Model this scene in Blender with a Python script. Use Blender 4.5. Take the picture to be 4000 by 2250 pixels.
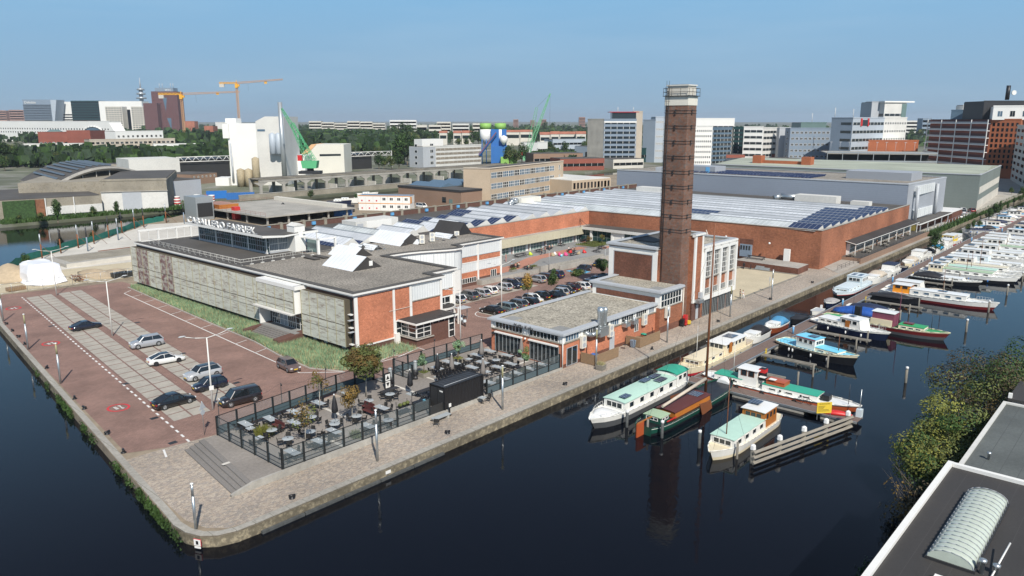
import bpy, math, random
from math import sin, cos, pi, atan2, hypot, radians, degrees, sqrt, tan
from mathutils import Vector, Matrix
random.seed(11)
for o in list(bpy.data.objects): bpy.data.objects.remove(o)
SC = bpy.context.scene
COL = SC.collection
# ---------------------------------------------------------------- camera, sky, sun
CH = 32.0; FP = 3000.0; PITCH = math.atan(656/FP)
cam = bpy.data.cameras.new('camera'); camo = bpy.data.objects.new('camera', cam); COL.objects.link(camo)
camo.location = (0, 0, CH); camo.rotation_euler = (pi/2-PITCH, 0, 0)
cam.sensor_width = 36; cam.lens = 36*FP/4000; cam.clip_start = .5; cam.clip_end = 30000
SC.camera = camo
SUN_AZ = radians(163.5); SUN_EL = radians(44)          # direction towards the sun, clockwise from +Y
W = bpy.data.worlds.new('World'); SC.world = W; W.use_nodes = True
nt = W.node_tree; bg = nt.nodes['Background']
sky = nt.nodes.new('ShaderNodeTexSky'); sky.sky_type = 'NISHITA'; sky.sun_disc = False
sky.sun_elevation = SUN_EL; sky.sun_rotation = SUN_AZ; sky.air_density = 1.0; sky.dust_density = .3; sky.ozone_density = 3.0; sky.altitude = 0
hs = nt.nodes.new('ShaderNodeHueSaturation'); hs.inputs['Saturation'].default_value = .85
nt.links.new(sky.outputs[0], hs.inputs['Color']); bg.inputs[1].default_value = .085
_tc = nt.nodes.new('ShaderNodeTexCoord'); _sx = nt.nodes.new('ShaderNodeSeparateXYZ'); nt.links.new(_tc.outputs['Generated'], _sx.inputs[0])
_r1 = nt.nodes.new('ShaderNodeValToRGB'); _e = _r1.color_ramp.elements; _e[0].color = (.30,.44,.575,1); _e[1].position = .17; _e[1].color = (.225,.475,.74,1); nt.links.new(_sx.outputs[2], _r1.inputs[0])
_sc = nt.nodes.new('ShaderNodeVectorMath'); _sc.operation = 'SCALE'; _sc.inputs['Scale'].default_value = 10; nt.links.new(_r1.outputs[0], _sc.inputs[0])
_cn = nt.nodes.new('ShaderNodeTexNoise'); _cn.inputs['Scale'].default_value = 2.2; _cn.inputs['Detail'].default_value = 7; _cm = nt.nodes.new('ShaderNodeMapping'); _cm.inputs['Scale'].default_value = (1, 1, 9); nt.links.new(_tc.outputs['Generated'], _cm.inputs[0]); nt.links.new(_cm.outputs[0], _cn.inputs['Vector'])
_cr = nt.nodes.new('ShaderNodeMapRange'); _cr.inputs[1].default_value = .5; _cr.inputs[2].default_value = .8; _cr.inputs[4].default_value = .28; nt.links.new(_cn.outputs['Fac'], _cr.inputs[0])
_cx = nt.nodes.new('ShaderNodeMix'); _cx.data_type = 'RGBA'; nt.links.new(_cr.outputs[0], _cx.inputs[0]); nt.links.new(_sc.outputs[0], _cx.inputs[6]); _cx.inputs[7].default_value = (4.6,6.2,7.6,1)
_mr = nt.nodes.new('ShaderNodeMapRange'); _mr.interpolation_type = 'SMOOTHSTEP'; _mr.inputs[1].default_value = .17; _mr.inputs[2].default_value = .5; nt.links.new(_sx.outputs[2], _mr.inputs[0])
_mx = nt.nodes.new('ShaderNodeMix'); _mx.data_type = 'RGBA'; nt.links.new(_mr.outputs[0], _mx.inputs[0]); nt.links.new(_cx.outputs[2], _mx.inputs[6]); nt.links.new(hs.outputs[0], _mx.inputs[7]); nt.links.new(_mx.outputs[2], bg.inputs[0])
sl = bpy.data.lights.new('sun', 'SUN'); sl.energy = 4.2; sl.angle = radians(.5); sl.color = (1, .95, .87)
so = bpy.data.objects.new('sun', sl); COL.objects.link(so)
sd = Vector((sin(SUN_AZ)*cos(SUN_EL), cos(SUN_AZ)*cos(SUN_EL), sin(SUN_EL)))
so.rotation_euler = sd.to_track_quat('Z', 'Y').to_euler(); so.location = (0, -50, 200)
vs = SC.view_settings; vs.view_transform = 'Standard'; vs.look = 'None'; vs.exposure = .3; vs.gamma = 1; vs.use_curve_mapping = False
SC.render.engine = 'CYCLES'
SC.cycles.max_bounces = 6; SC.cycles.transparent_max_bounces = 12; SC.cycles.volume_bounces = 0
# ---------------------------------------------------------------- site grid: u runs along the right quay, v away from it
A0 = atan2(.7497, .6618); CA, SA = cos(A0), sin(A0)
def W2(u, v): return (u*CA - v*SA, u*SA + v*CA)
def UV(X, Y): return (X*CA + Y*SA, -X*SA + Y*CA)
_cp, _sp = cos(PITCH), sin(PITCH)
def gp(x, y, z=0):                                     # surveyed point: photo pixel (4000 wide) to its place on level z
 v = 1125-y; Y = FP*_cp+v*_sp; Z = -FP*_sp+v*_cp; t = (z-CH)/Z
 return ((x-2000)*t, Y*t)
def hz(y, P):                                          # height of photo row y above the ground point P
 v = 1125-y; Y = FP*_cp+v*_sp; Z = -FP*_sp+v*_cp
 return CH+Z*P[1]/Y
# ---------------------------------------------------------------- mesh builder
class MB:
 def __init__(s): s.v = []; s.f = []; s.m = []; s.s = []
 def add(s, vs, fs, m=0, sm=False):
  k = len(s.v); s.v += [tuple(p) for p in vs]
  for f in fs: s.f.append([i+k for i in f]); s.m.append(m); s.s.append(sm)
  return s
 def box(s, x0, x1, y0, y1, z0, z1, m=0):
  return s.add([(x0,y0,z0),(x1,y0,z0),(x1,y1,z0),(x0,y1,z0),(x0,y0,z1),(x1,y0,z1),(x1,y1,z1),(x0,y1,z1)],
       [(0,3,2,1),(4,5,6,7),(0,1,5,4),(1,2,6,5),(2,3,7,6),(3,0,4,7)], m)
 def rbox(s, cx, cy, z0, z1, lx, ly, a=0, m=0):
  c, d = cos(a), sin(a); P = []
  for z in (z0, z1):
   for i, j in ((-1,-1),(1,-1),(1,1),(-1,1)):
    x, y = i*lx/2, j*ly/2; P.append((cx+x*c-y*d, cy+x*d+y*c, z))
  return s.add(P, [(0,3,2,1),(4,5,6,7),(0,1,5,4),(1,2,6,5),(2,3,7,6),(3,0,4,7)], m)
 def bar(s, p, q, w, h=None, m=0):                  # square bar between two points
  return s.tube(p, q, w/1.42, None if h is None else h/1.42, 4, m, False, pi/4)
 def tube(s, p, q, r, r2=None, n=6, m=0, sm=True, off=0):
  if r2 is None: r2 = r
  p = Vector(p); q = Vector(q); d = (q-p)
  if d.length < 1e-6: return s
  d.normalize(); a = Vector((0,0,1)) if abs(d.z) < .9 else Vector((1,0,0))
  x = d.cross(a).normalized(); y = d.cross(x)
  P = [p+(x*cos(off+2*pi*i/n)+y*sin(off+2*pi*i/n))*r for i in range(n)]+[q+(x*cos(off+2*pi*i/n)+y*sin(off+2*pi*i/n))*r2 for i in range(n)]
  F = [(i,(i+1)%n,n+(i+1)%n,n+i) for i in range(n)]
  s.add(P, F, m, sm); k = len(s.v)-2*n
  s.f.append([k+i for i in range(n)][::-1]); s.f.append([k+n+i for i in range(n)]); s.m += [m,m]; s.s += [False]*2
  return s
 def prism(s, poly, z0, z1, m=0, mt=None):
  n = len(poly); P = [(x,y,z0) for x,y in poly]+[(x,y,z1) for x,y in poly]
  s.add(P, [(i,(i+1)%n,n+(i+1)%n,n+i) for i in range(n)]+[tuple(range(n))[::-1]], m)
  k = len(s.v)-2*n; s.f.append([k+n+i for i in range(n)]); s.m.append(m if mt is None else mt); s.s.append(False); return s
 def poly(s, pts, m=0): return s.add(pts, [tuple(range(len(pts)))], m)
 def disc(s, c, r, n=16, m=0): return s.poly([(c[0]+r*cos(2*pi*i/n), c[1]+r*sin(2*pi*i/n), c[2]) for i in range(n)], m)
 def loft(s, rings, m=0, caps=True, sm=True, closed=True):
  n = len(rings[0]); k = len(s.v)
  for r in rings: s.v += [tuple(p) for p in r]
  for i in range(len(rings)-1):
   for j in range(n if closed else n-1):
    a = k+i*n+j; b = k+i*n+(j+1)%n
    s.f.append([a,b,b+n,a+n]); s.m.append(m if not callable(m) else m(i,j)); s.s.append(sm)
  if caps:
   s.f.append([k+j for j in range(n)][::-1]); s.f.append([k+(len(rings)-1)*n+j for j in range(n)])
   mm = m if not callable(m) else m(0,0); s.m += [mm,mm]; s.s += [False]*2
  return s
 def lathe(s, c, prof, n=12, m=0):                  # profile of (r, z)
  return s.loft([[(c[0]+r*cos(2*pi*i/n), c[1]+r*sin(2*pi*i/n), c[2]+z) for i in range(n)] for r, z in prof], m)
 def blob(s, c, r, m=0, nu=10, nv=6, jit=0):
  R = []
  for i in range(1, nv):
   th = pi*i/nv
   R.append([(c[0]+r[0]*sin(th)*cos(2*pi*j/nu)*(1+random.uniform(-jit,jit)), c[1]+r[1]*sin(th)*sin(2*pi*j/nu)*(1+random.uniform(-jit,jit)), c[2]-r[2]*cos(th)) for j in range(nu)])
  return s.loft(R, m)
 def mesh(s, name, mats):
  me = bpy.data.meshes.new(name); me.from_pydata(s.v, [], s.f)
  if not isinstance(mats, (list, tuple)): mats = [mats]
  for mt in mats: me.materials.append(M(mt) if isinstance(mt, str) else mt)
  me.polygons.foreach_set('material_index', s.m); me.polygons.foreach_set('use_smooth', s.s); me.update()
  return me
 def build(s, name, mats, parent=None, loc=(0,0,0), rot=0): return put(name, s.mesh(name, mats), parent, loc, rot)
def put(name, me, parent=None, loc=(0,0,0), rot=0):
 o = bpy.data.objects.new(name, me); COL.objects.link(o); o.location = loc
 if isinstance(rot, (tuple, list)): o.rotation_euler = rot
 elif rot: o.rotation_euler = (0,0,rot)
 if parent: o.parent = parent
 return o
def tag(o, label=None, cat=None, group=None, kind=None):
 if label: o['label'] = label
 if cat: o['category'] = cat
 if group: o['group'] = group
 if kind: o['kind'] = kind
 return o
def thing(name, label, cat, u, v, z=0, rot=0, group=None):          # on the site grid
 X, Y = W2(u, v); return thingw(name, label, cat, X, Y, z, A0+rot, group)
def thingw(name, label, cat, X, Y, z=0, rot=0, group=None):         # in world metres
 o = put(name, None, None, (X, Y, z), rot); o.empty_display_size = .5
 return tag(o, label, cat, group)
def structure(name, mb, mats):
 o = mb.build(name, mats); o['kind'] = 'structure'; return o
def gridmesh(name, mb, mats, label, cat, u, v, z=0, rot=0, group=None):   # one-mesh thing on the grid
 X, Y = W2(u, v); o = mb.build(name, mats, None, (X, Y, z), A0+rot); return tag(o, label, cat, group)
def bx(parent, name, mat, *bs):                                     # one part out of boxes x0,x1,y0,y1,z0,z1
 m = MB()
 for b in bs: m.box(*b)
 return m.build(name, mat, parent)
def copy_tree(o, parent=None):
 c = o.copy(); COL.objects.link(c); c.parent = parent
 for ch in KIDS(o): copy_tree(ch, c)
 return c
def KIDS(o): return [c for c in o.children]
def dup(o, u=None, v=None, z=0, rot=0, label=None, X=None, Y=None):
 c = copy_tree(o)
 if u is not None: X, Y = W2(u, v); rot += A0
 c.location = (X, Y, z); c.rotation_euler = (0,0,rot)
 if label: c['label'] = label
 return c
ORD = ['first','second','third','fourth','fifth','sixth','seventh','eighth','ninth','tenth','eleventh','twelfth','thirteenth','fourteenth','fifteenth','sixteenth','seventeenth','eighteenth','nineteenth','twentieth']
def ordn(i):
 if i < 20: return ORD[i]
 t = ['twenty','thirty','forty','fifty','sixty','seventy','eighty','ninety'][(i+1)//10-2]
 return t+('-'+ORD[(i+1)%10-1] if (i+1) % 10 else 'th')
# ---------------------------------------------------------------- materials
_M = {}
def newmat(name, col, rough=.7, metal=0, var=.12, scale=1.5, var2=.1, scale2=.12, bump=0, stretch=(1,1,1), spec=.5, extra=None, col2=None, ramp=(.42,.62), objrand=0):
 m = bpy.data.materials.new(name); m.use_nodes = True; t = m.node_tree; N = t.nodes; Lk = t.links
 b = N['Principled BSDF']; b.inputs['Roughness'].default_value = rough; b.inputs['Metallic'].default_value = metal
 b.inputs['Specular IOR Level'].default_value = spec
 b.inputs['Base Color'].default_value = (*col, 1); m.diffuse_color = (*col, 1)
 out = None
 if var or var2 or col2:
  tc = N.new('ShaderNodeTexCoord'); mp = N.new('ShaderNodeMapping'); mp.inputs['Scale'].default_value = stretch
  Lk.new(tc.outputs['Object'], mp.inputs[0])
  n1 = N.new('ShaderNodeTexNoise'); n1.inputs['Scale'].default_value = scale; n1.inputs['Detail'].default_value = 6; n1.inputs['Roughness'].default_value = .65
  n2 = N.new('ShaderNodeTexNoise'); n2.inputs['Scale'].default_value = scale2; n2.inputs['Detail'].default_value = 4
  Lk.new(mp.outputs[0], n1.inputs['Vector']); Lk.new(mp.outputs[0], n2.inputs['Vector'])
  def rng(n, a):
   r = N.new('ShaderNodeMapRange'); r.inputs[1].default_value = .3; r.inputs[2].default_value = .7; r.inputs[3].default_value = 1-a; r.inputs[4].default_value = 1+a
   Lk.new(n.outputs['Fac'], r.inputs[0]); return r.outputs[0]
  mu = N.new('ShaderNodeMath'); mu.operation = 'MULTIPLY'; Lk.new(rng(n1, var), mu.inputs[0]); Lk.new(rng(n2, var2), mu.inputs[1])
  base = N.new('ShaderNodeRGB'); base.outputs[0].default_value = (*col, 1); bo = base.outputs[0]
  if col2:
   cr = N.new('ShaderNodeMapRange'); cr.inputs[1].default_value = ramp[0]; cr.inputs[2].default_value = ramp[1]; Lk.new(n1.outputs['Fac'], cr.inputs[0])
   mx = N.new('ShaderNodeMix'); mx.data_type = 'RGBA'; mx.inputs[6].default_value = (*col, 1); mx.inputs[7].default_value = (*col2, 1)
   Lk.new(cr.outputs[0], mx.inputs[0]); bo = mx.outputs[2]
  vm = N.new('ShaderNodeVectorMath'); vm.operation = 'SCALE'; Lk.new(bo, vm.inputs[0]); Lk.new(mu.outputs[0], vm.inputs['Scale'])
  out = vm.outputs[0]
  if objrand:
   oi = N.new('ShaderNodeObjectInfo'); r = N.new('ShaderNodeMapRange'); r.inputs[3].default_value = 1-objrand; r.inputs[4].default_value = 1+objrand
   Lk.new(oi.outputs['Random'], r.inputs[0]); v2 = N.new('ShaderNodeVectorMath'); v2.operation = 'SCALE'; Lk.new(out, v2.inputs[0]); Lk.new(r.outputs[0], v2.inputs['Scale']); out = v2.outputs[0]
  if extra: out = extra(N, Lk, tc, out)
  Lk.new(out, b.inputs['Base Color'])
  if bump:
   bp = N.new('ShaderNodeBump'); bp.inputs['Strength'].default_value = bump; bp.inputs['Distance'].default_value = .05
   Lk.new(n1.outputs['Fac'], bp.inputs['Height']); Lk.new(bp.outputs[0], b.inputs['Normal'])
 return m
def lines(axis, period, width, dark, axis2=None, period2=1):        # procedural joints: darker or lighter lines every period
 def f(N, Lk, tc, out):
  sp = N.new('ShaderNodeSeparateXYZ'); Lk.new(tc.outputs['Object'], sp.inputs[0]); prev = None
  for ax, pe in ((axis, period), (axis2, period2)):
   if ax is None: continue
   a = N.new('ShaderNodeMath'); a.operation = 'DIVIDE'; Lk.new(sp.outputs[ax], a.inputs[0]); a.inputs[1].default_value = pe
   fr = N.new('ShaderNodeMath'); fr.operation = 'FRACT'; Lk.new(a.outputs[0], fr.inputs[0])
   lt = N.new('ShaderNodeMath'); lt.operation = 'LESS_THAN'; Lk.new(fr.outputs[0], lt.inputs[0]); lt.inputs[1].default_value = width/pe
   if prev is None: prev = lt.outputs[0]
   else:
    mxm = N.new('ShaderNodeMath'); mxm.operation = 'MAXIMUM'; Lk.new(prev, mxm.inputs[0]); Lk.new(lt.outputs[0], mxm.inputs[1]); prev = mxm.outputs[0]
  mx = N.new('ShaderNodeMix'); mx.data_type = 'RGBA'; Lk.new(prev, mx.inputs[0]); Lk.new(out, mx.inputs[6]); mx.inputs[7].default_value = (*dark, 1)
  return mx.outputs[2]
 return f
def bricks(c2, bw=.42, bh=.14, wall='xz', mortar=(.3,.27,.24), fac=.5, ms=.012):
 def f(N, Lk, tc, out):
  sp = N.new('ShaderNodeSeparateXYZ'); Lk.new(tc.outputs['Object'], sp.inputs[0]); cb = N.new('ShaderNodeCombineXYZ')
  if wall == 'floor': Lk.new(sp.outputs[0], cb.inputs[0]); Lk.new(sp.outputs[1], cb.inputs[1])
  else:
   ad = N.new('ShaderNodeMath'); ad.operation = 'ADD'; Lk.new(sp.outputs[0], ad.inputs[0]); Lk.new(sp.outputs[1], ad.inputs[1])
   Lk.new(ad.outputs[0], cb.inputs[0]); Lk.new(sp.outputs[2], cb.inputs[1])
  bt = N.new('ShaderNodeTexBrick'); Lk.new(cb.outputs[0], bt.inputs[0]); bt.inputs['Color1'].default_value = (1,1,1,1); bt.inputs['Color2'].default_value = (*c2, 1); bt.inputs['Mortar'].default_value = (*mortar, 1)
  bt.inputs['Scale'].default_value = 1; bt.inputs['Brick Width'].default_value = bw; bt.inputs['Row Height'].default_value = bh; bt.inputs['Mortar Size'].default_value = ms; bt.inputs['Bias'].default_value = 0
  mx = N.new('ShaderNodeMix'); mx.data_type = 'RGBA'; mx.blend_type = 'MULTIPLY'; mx.inputs[0].default_value = fac
  Lk.new(out, mx.inputs[6]); Lk.new(bt.outputs[0], mx.inputs[7]); return mx.outputs[2]
 return f
def cells(cols, scale, amount=1):                                    # paving stones of several tones
 def f(N, Lk, tc, out):
  vo = N.new('ShaderNodeTexVoronoi'); vo.inputs['Scale'].default_value = scale; mp = N.new('ShaderNodeMapping'); mp.inputs['Scale'].default_value = (1, 1.7, .2); mp.inputs['Rotation'].default_value = (0, 0, A0)
  Lk.new(tc.outputs['Object'], mp.inputs[0]); Lk.new(mp.outputs[0], vo.inputs['Vector'])
  rp = N.new('ShaderNodeValToRGB'); rp.color_ramp.interpolation = 'CONSTANT'; e = rp.color_ramp.elements
  e[0].color = (*cols[0], 1); e[1].position = 1/len(cols); e[1].color = (*cols[1], 1)
  for i, c in enumerate(cols[2:]): k = e.new((i+2)/len(cols)); k.color = (*c, 1)
  sp = N.new('ShaderNodeSeparateXYZ'); Lk.new(vo.outputs['Color'], sp.inputs[0]); Lk.new(sp.outputs[0], rp.inputs[0])
  mx = N.new('ShaderNodeMix'); mx.data_type = 'RGBA'; mx.blend_type = 'MULTIPLY'; mx.inputs[0].default_value = amount
  Lk.new(out, mx.inputs[6]); Lk.new(rp.outputs[0], mx.inputs[7]); return mx.outputs[2]
 return f
def plain(c, r=.5, me=0, v=.05, **k): return dict(col=c, rough=r, metal=me, var=v, var2=v, **k)
SPEC = {
   'brick': dict(col=(.56,.215,.12), var=.22, scale=3, var2=.2, scale2=.25, rough=.9, extra=bricks((.72,.66,.62), .44, .16)),
   'brick_dark': dict(col=(.165,.07,.045), var=.3, scale=4, var2=.25, scale2=.3, rough=.9, extra=bricks((.6,.55,.55), .44, .16)),
   'brick_hall': dict(col=(.35,.14,.075), var=.25, scale=2.5, var2=.28, scale2=.13, rough=.9, extra=bricks((.6,.55,.5), .5, .18)),
   'brick_chimney': dict(col=(.27,.14,.095), var=.5, scale=2.2, var2=.25, scale2=.2, rough=.9, col2=(.135,.105,.09), ramp=(.44,.6), extra=bricks((.5,.42,.38), .7, .3, mortar=(.6,.55,.5), ms=.03)),
   'plinth': dict(col=(.12,.06,.045), var=.2, scale=3, rough=.9),
   'brown_brick': dict(col=(.26,.17,.12), var=.12, scale=3, var2=.08, rough=.9),
   'tan_brick': dict(col=(.46,.37,.27), var=.1, scale=3, var2=.08, rough=.9),
   'far_red': plain((.25,.08,.055), .9, v=.12), 'orange_brick': plain((.36,.115,.05), .9, v=.12), 'purple_brick': plain((.13,.06,.06), .9),
   'pink_wall': plain((.38,.24,.2), .9), 'beige_wall': plain((.48,.42,.34), .9, v=.08), 'cream_wall': plain((.6,.57,.5), .8, v=.06),
   'white': plain((.78,.77,.73), .5, v=.03), 'white_warm': plain((.72,.69,.6), .5, v=.04), 'white_gloss': plain((.8,.8,.77), .25, v=.02), 'cream': plain((.75,.66,.47), .3, v=.03),
   'old_white': plain((.62,.61,.57), .7, v=.08), 'corrug': dict(col=(.72,.74,.73), var=.04, rough=.5, extra=lines(0, .5, .06, (.5,.53,.54))),
   'seam_y': dict(col=(.74,.76,.77), var=.05, rough=.38, extra=lines(1, 1.0, .07, (.52,.55,.58))),
   'glasshouse': dict(col=(.56,.58,.60), var=.14, rough=.35, scale=.35, objrand=.26, extra=lines(1, 1.15, .13, (.40,.43,.45))),
   'glasshouse_old': dict(col=(.5,.53,.52), var=.3, rough=.3, scale=.25, extra=lines(1, 1.15, .1, (.75,.77,.77))),
   'panel_weathered': dict(col=(.58,.585,.50), var=.12, scale=1.5, var2=.1, scale2=.4, stretch=(1,.42,2.1), rough=.8, col2=(.2,.15,.115), ramp=(.48,.7)),
   'panel_red': dict(col=(.46,.45,.38), var=.15, scale=1.1, var2=.1, scale2=.5, stretch=(1,.8,1.3), rough=.8, col2=(.17,.085,.085), ramp=(.40,.58)),
   'panel_joint': plain((.36,.33,.2), .8), 'panel_shadow': plain((.09,.075,.05), .9),  # ochre joint strips; dark brown facade panel rails and returns
   'canopy_stained': dict(col=(.52,.48,.35), var=.12, scale=2, stretch=(.5,1,2), rough=.8, col2=(.25,.19,.12), ramp=(.55,.75)),
   'gravel': dict(col=(.25,.225,.19), var=.75, scale=3.4, var2=.2, scale2=.16, rough=1, bump=.6), 'gravel_pale': dict(col=(.34,.31,.25), var=.75, scale=3.4, var2=.16, scale2=.3, rough=1, bump=.6),
   'bitumen': dict(col=(.085,.078,.07), var=.12, scale=4, var2=.18, scale2=.12, rough=.8), 'bitumen_black': dict(col=(.042,.039,.037), var=.12, scale=6, var2=.2, scale2=.12, rough=.75, extra=lines(1, 1.0, .03, (.06,.056,.054))),
   'bitumen_grey': dict(col=(.10,.11,.105), var=.15, scale=4, var2=.2, scale2=.2, rough=.8, extra=lines(1, 1.2, .05, (.075,.08,.078))),
   'red_paving': dict(col=(.275,.168,.135), var=.22, scale=7, var2=.2, scale2=.2, rough=.9, extra=bricks((.72,.74,.74), .44, .22, 'floor', fac=.7)),
   'slab': dict(col=(.37,.34,.29), var=.1, scale=3, var2=.12, scale2=.6, rough=.9), 'slab_joint': plain((.2,.12,.1), .9, v=.2),
   'cobble': dict(col=(.41,.37,.325), var=.34, scale=9, var2=.16, scale2=.12, rough=.9, extra=cells(((.55,.5,.46),(.8,.7,.6),(1,.92,.8),(.72,.66,.62),(.95,.84,.72),(.62,.6,.58)), 3.4, .75)),
   'concrete': dict(col=(.36,.34,.30), var=.16, scale=2, var2=.16, scale2=.2, rough=.9), 'concrete_pale': dict(col=(.55,.52,.46), var=.08, scale=.9, var2=.12, scale2=.1, rough=.9),
   'concrete_dirty': dict(col=(.30,.27,.215), var=.3, scale=1.3, var2=.2, scale2=.2, rough=.95, col2=(.14,.12,.085), ramp=(.5,.7)),
   'quay_stone': dict(col=(.33,.31,.27), var=.2, scale=2.5, var2=.15, rough=.9, extra=lines(0, 1.6, .04, (.16,.15,.12))),
   'quay_old': dict(col=(.17,.145,.10), var=.35, scale=2, var2=.3, scale2=.2, rough=.95, col2=(.32,.27,.18), ramp=(.5,.7)),
   'deck_paving': dict(col=(.25,.225,.20), var=.15, scale=3, var2=.14, scale2=.15, rough=.9), 'step_stone': dict(col=(.20,.185,.17), var=.2, scale=8, var2=.1, rough=.95),
   'court_grey': dict(col=(.25,.25,.24), var=.1, scale=2, var2=.12, rough=.9), 'court_red': dict(col=(.42,.20,.14), var=.12, scale=4, var2=.1, rough=.9),
   'sand': dict(col=(.50,.43,.30), var=.07, scale=2, var2=.08, scale2=.3, rough=1), 'sand_pile': dict(col=(.43,.34,.23), var=.12, scale=2, rough=1), 'earth': dict(col=(.26,.21,.15), var=.25, scale=.7, var2=.2, scale2=.05, rough=1),
   'asphalt': dict(col=(.09,.09,.088), var=.12, scale=2, var2=.12, rough=.95), 'far_ground': dict(col=(.13,.14,.09), var=.3, scale=.03, var2=.35, scale2=.006, rough=1, col2=(.22,.21,.19), ramp=(.5,.65)),
   'line_white': plain((.72,.71,.68), .8, v=.08), 'mark_red': plain((.55,.04,.05), .8, v=.1), 'mark_blue': plain((.12,.42,.62), .8, v=.1),
   'metal_grey': plain((.42,.45,.46), .4, .5), 'galv': plain((.50,.53,.54), .35, .75, v=.12), 'steel_dark': plain((.05,.05,.052), .5, .4), 'black_paint': plain((.012,.012,.014), .45), 'black_panel': plain((.03,.03,.03), .5), 'frame_black': plain((.02,.024,.026), .4, .2),
   'lamp_pole': plain((.68,.67,.63), .45), 'lamp_pole_grey': plain((.36,.38,.38), .5, .3), 'lamp_head': plain((.45,.47,.48), .4), 'yellow_tip': plain((.35,.33,.18), .6),
   'slate_panel': plain((.075,.11,.125), .3),
   'grey_clad': dict(col=(.25,.285,.34), var=.04, var2=.06, scale2=.05, rough=.6, extra=lines(2, .6, .04, (.21,.23,.26))), 'grey_clad_v': dict(col=(.36,.38,.41), var=.04, rough=.55, extra=lines(0, .5, .09, (.28,.3,.33))), 'green_clad': dict(col=(.18,.21,.195), var=.05, var2=.07, rough=.7, extra=lines(2, 1.2, .05, (.14,.18,.155))),
   'green_roof': dict(col=(.35,.375,.30), var=.2, scale=.12, rough=.8, stretch=(3,.4,1)), 'blue_clad': plain((.21,.265,.33), .5), 'pale_blue_clad': plain((.41,.46,.51), .5), 'lightgrey': plain((.42,.44,.46), .6),
   'glass': dict(col=(.018,.026,.03), rough=.08, var=0, var2=0, spec=.8), 'glass_blue': plain((.10,.16,.22), .12), 'glass_green': plain((.02,.055,.055), .12), 'glass_teal': plain((.14,.21,.2), .2),
   'car_glass': dict(col=(.012,.015,.018), rough=.05, var=0, var2=0, spec=.9), 'curtain': dict(col=(.42,.45,.46), var=.2, rough=.6, extra=lines(0, .33, .13, (.12,.15,.18))),
   'solar': dict(col=(.018,.028,.075), var=.1, rough=.12, extra=lines(1, 1.15, .06, (.4,.42,.45)), spec=.8),
   'solar_cell': dict(col=(.025,.04,.08), var=0, var2=.05, rough=.12, extra=lines(0, .33, .03, (.3,.34,.38), 1, .33)),
   'tyre': plain((.018,.018,.018), .8), 'rim': plain((.38,.39,.4), .3, .8), 'rim_dark': plain((.05,.05,.055), .4, .6), 'headlight': plain((.7,.72,.72), .15), 'taillight': plain((.35,.01,.012), .3), 'plate_yellow': plain((.75,.5,.03), .5),
   'wood': dict(col=(.27,.18,.105), var=.2, scale=3, stretch=(.4,1,6), rough=.8), 'wood_grey': dict(col=(.235,.215,.18), var=.3, scale=3, stretch=(.3,.3,5), rough=.9), 'wood_brown': plain((.19,.07,.03), .5, v=.15), 'varnish': plain((.42,.15,.03), .3, v=.12), 'pier_wood': dict(col=(.175,.125,.105), var=.12, scale=2, var2=.1, rough=.9, extra=lines(0, .16, .02, (.1,.075,.065))),
   'pile_dark': dict(col=(.075,.08,.08), var=.3, scale=3, rough=.8), 'pile_wood': dict(col=(.2,.185,.155), var=.3, scale=4, stretch=(1,1,.3), rough=.9), 'cap_white': plain((.74,.74,.72), .5),
   'mint': plain((.46,.66,.55), .5), 'green_deck': plain((.04,.36,.24), .5), 'green_bright': plain((.04,.33,.12), .5), 'hull_green': plain((.012,.07,.05), .3), 'pale_green': plain((.38,.5,.33), .5),
   'hull_white': plain((.76,.75,.70), .25), 'hull_black': plain((.014,.015,.018), .3), 'hull_navy': plain((.012,.018,.045), .25), 'hull_grey': plain((.09,.095,.1), .35), 'hull_red': plain((.45,.03,.045), .35), 'hull_maroon': plain((.15,.018,.018), .3), 'hull_orange': plain((.42,.09,.03), .35), 'hull_blue': plain((.04,.09,.25), .3), 'hull_brown': plain((.2,.05,.02), .2),
   'sky_blue': plain((.2,.62,.82), .4), 'pale_blue': plain((.62,.70,.73), .4), 'blue_tarp': dict(col=(.02,.09,.36), var=.25, scale=2, rough=.5, bump=.8), 'navy_tarp': dict(col=(.02,.03,.07), var=.2, scale=2, rough=.6, bump=.8), 'black_tarp': dict(col=(.022,.022,.025), var=.25, scale=2, rough=.6, bump=.8), 'grey_tarp': dict(col=(.36,.34,.33), var=.15, scale=2, rough=.7), 'beige_tarp': dict(col=(.52,.45,.36), var=.12, scale=2, rough=.8), 'cyan_tarp': dict(col=(.03,.32,.6), var=.2, scale=2, rough=.5), 'blue_canvas': dict(col=(.07,.26,.45), var=.12, scale=2, rough=.7), 'maroon_tarp': dict(col=(.19,.05,.085), var=.12, scale=2, rough=.6),
   'yellow': plain((.72,.52,.05), .5), 'orange': plain((.8,.3,.02), .5), 'crane_yellow': plain((.78,.4,.03), .6), 'crane_pink': plain((.6,.36,.2), .7), 'red': plain((.55,.03,.03), .45), 'blue': plain((.03,.17,.5), .4), 'blue_post': plain((.13,.38,.66), .4), 'crane_green': plain((.10,.42,.19), .6), 'crane_green_pale': plain((.2,.5,.27), .6), 'lime': plain((.24,.45,.10), .6), 'silo_blue': plain((.03,.14,.40), .5), 'silo_tan': plain((.35,.29,.19), .8, v=.2), 'roof_orange': plain((.72,.43,.22), .8), 'roof_red': dict(col=(.36,.14,.09), var=.25, scale=.1, rough=.9), 'pink': plain((.65,.07,.22), .7), 'lime_bag': plain((.5,.62,.05), .7), 'tan_bag': plain((.4,.32,.2), .7),
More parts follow.
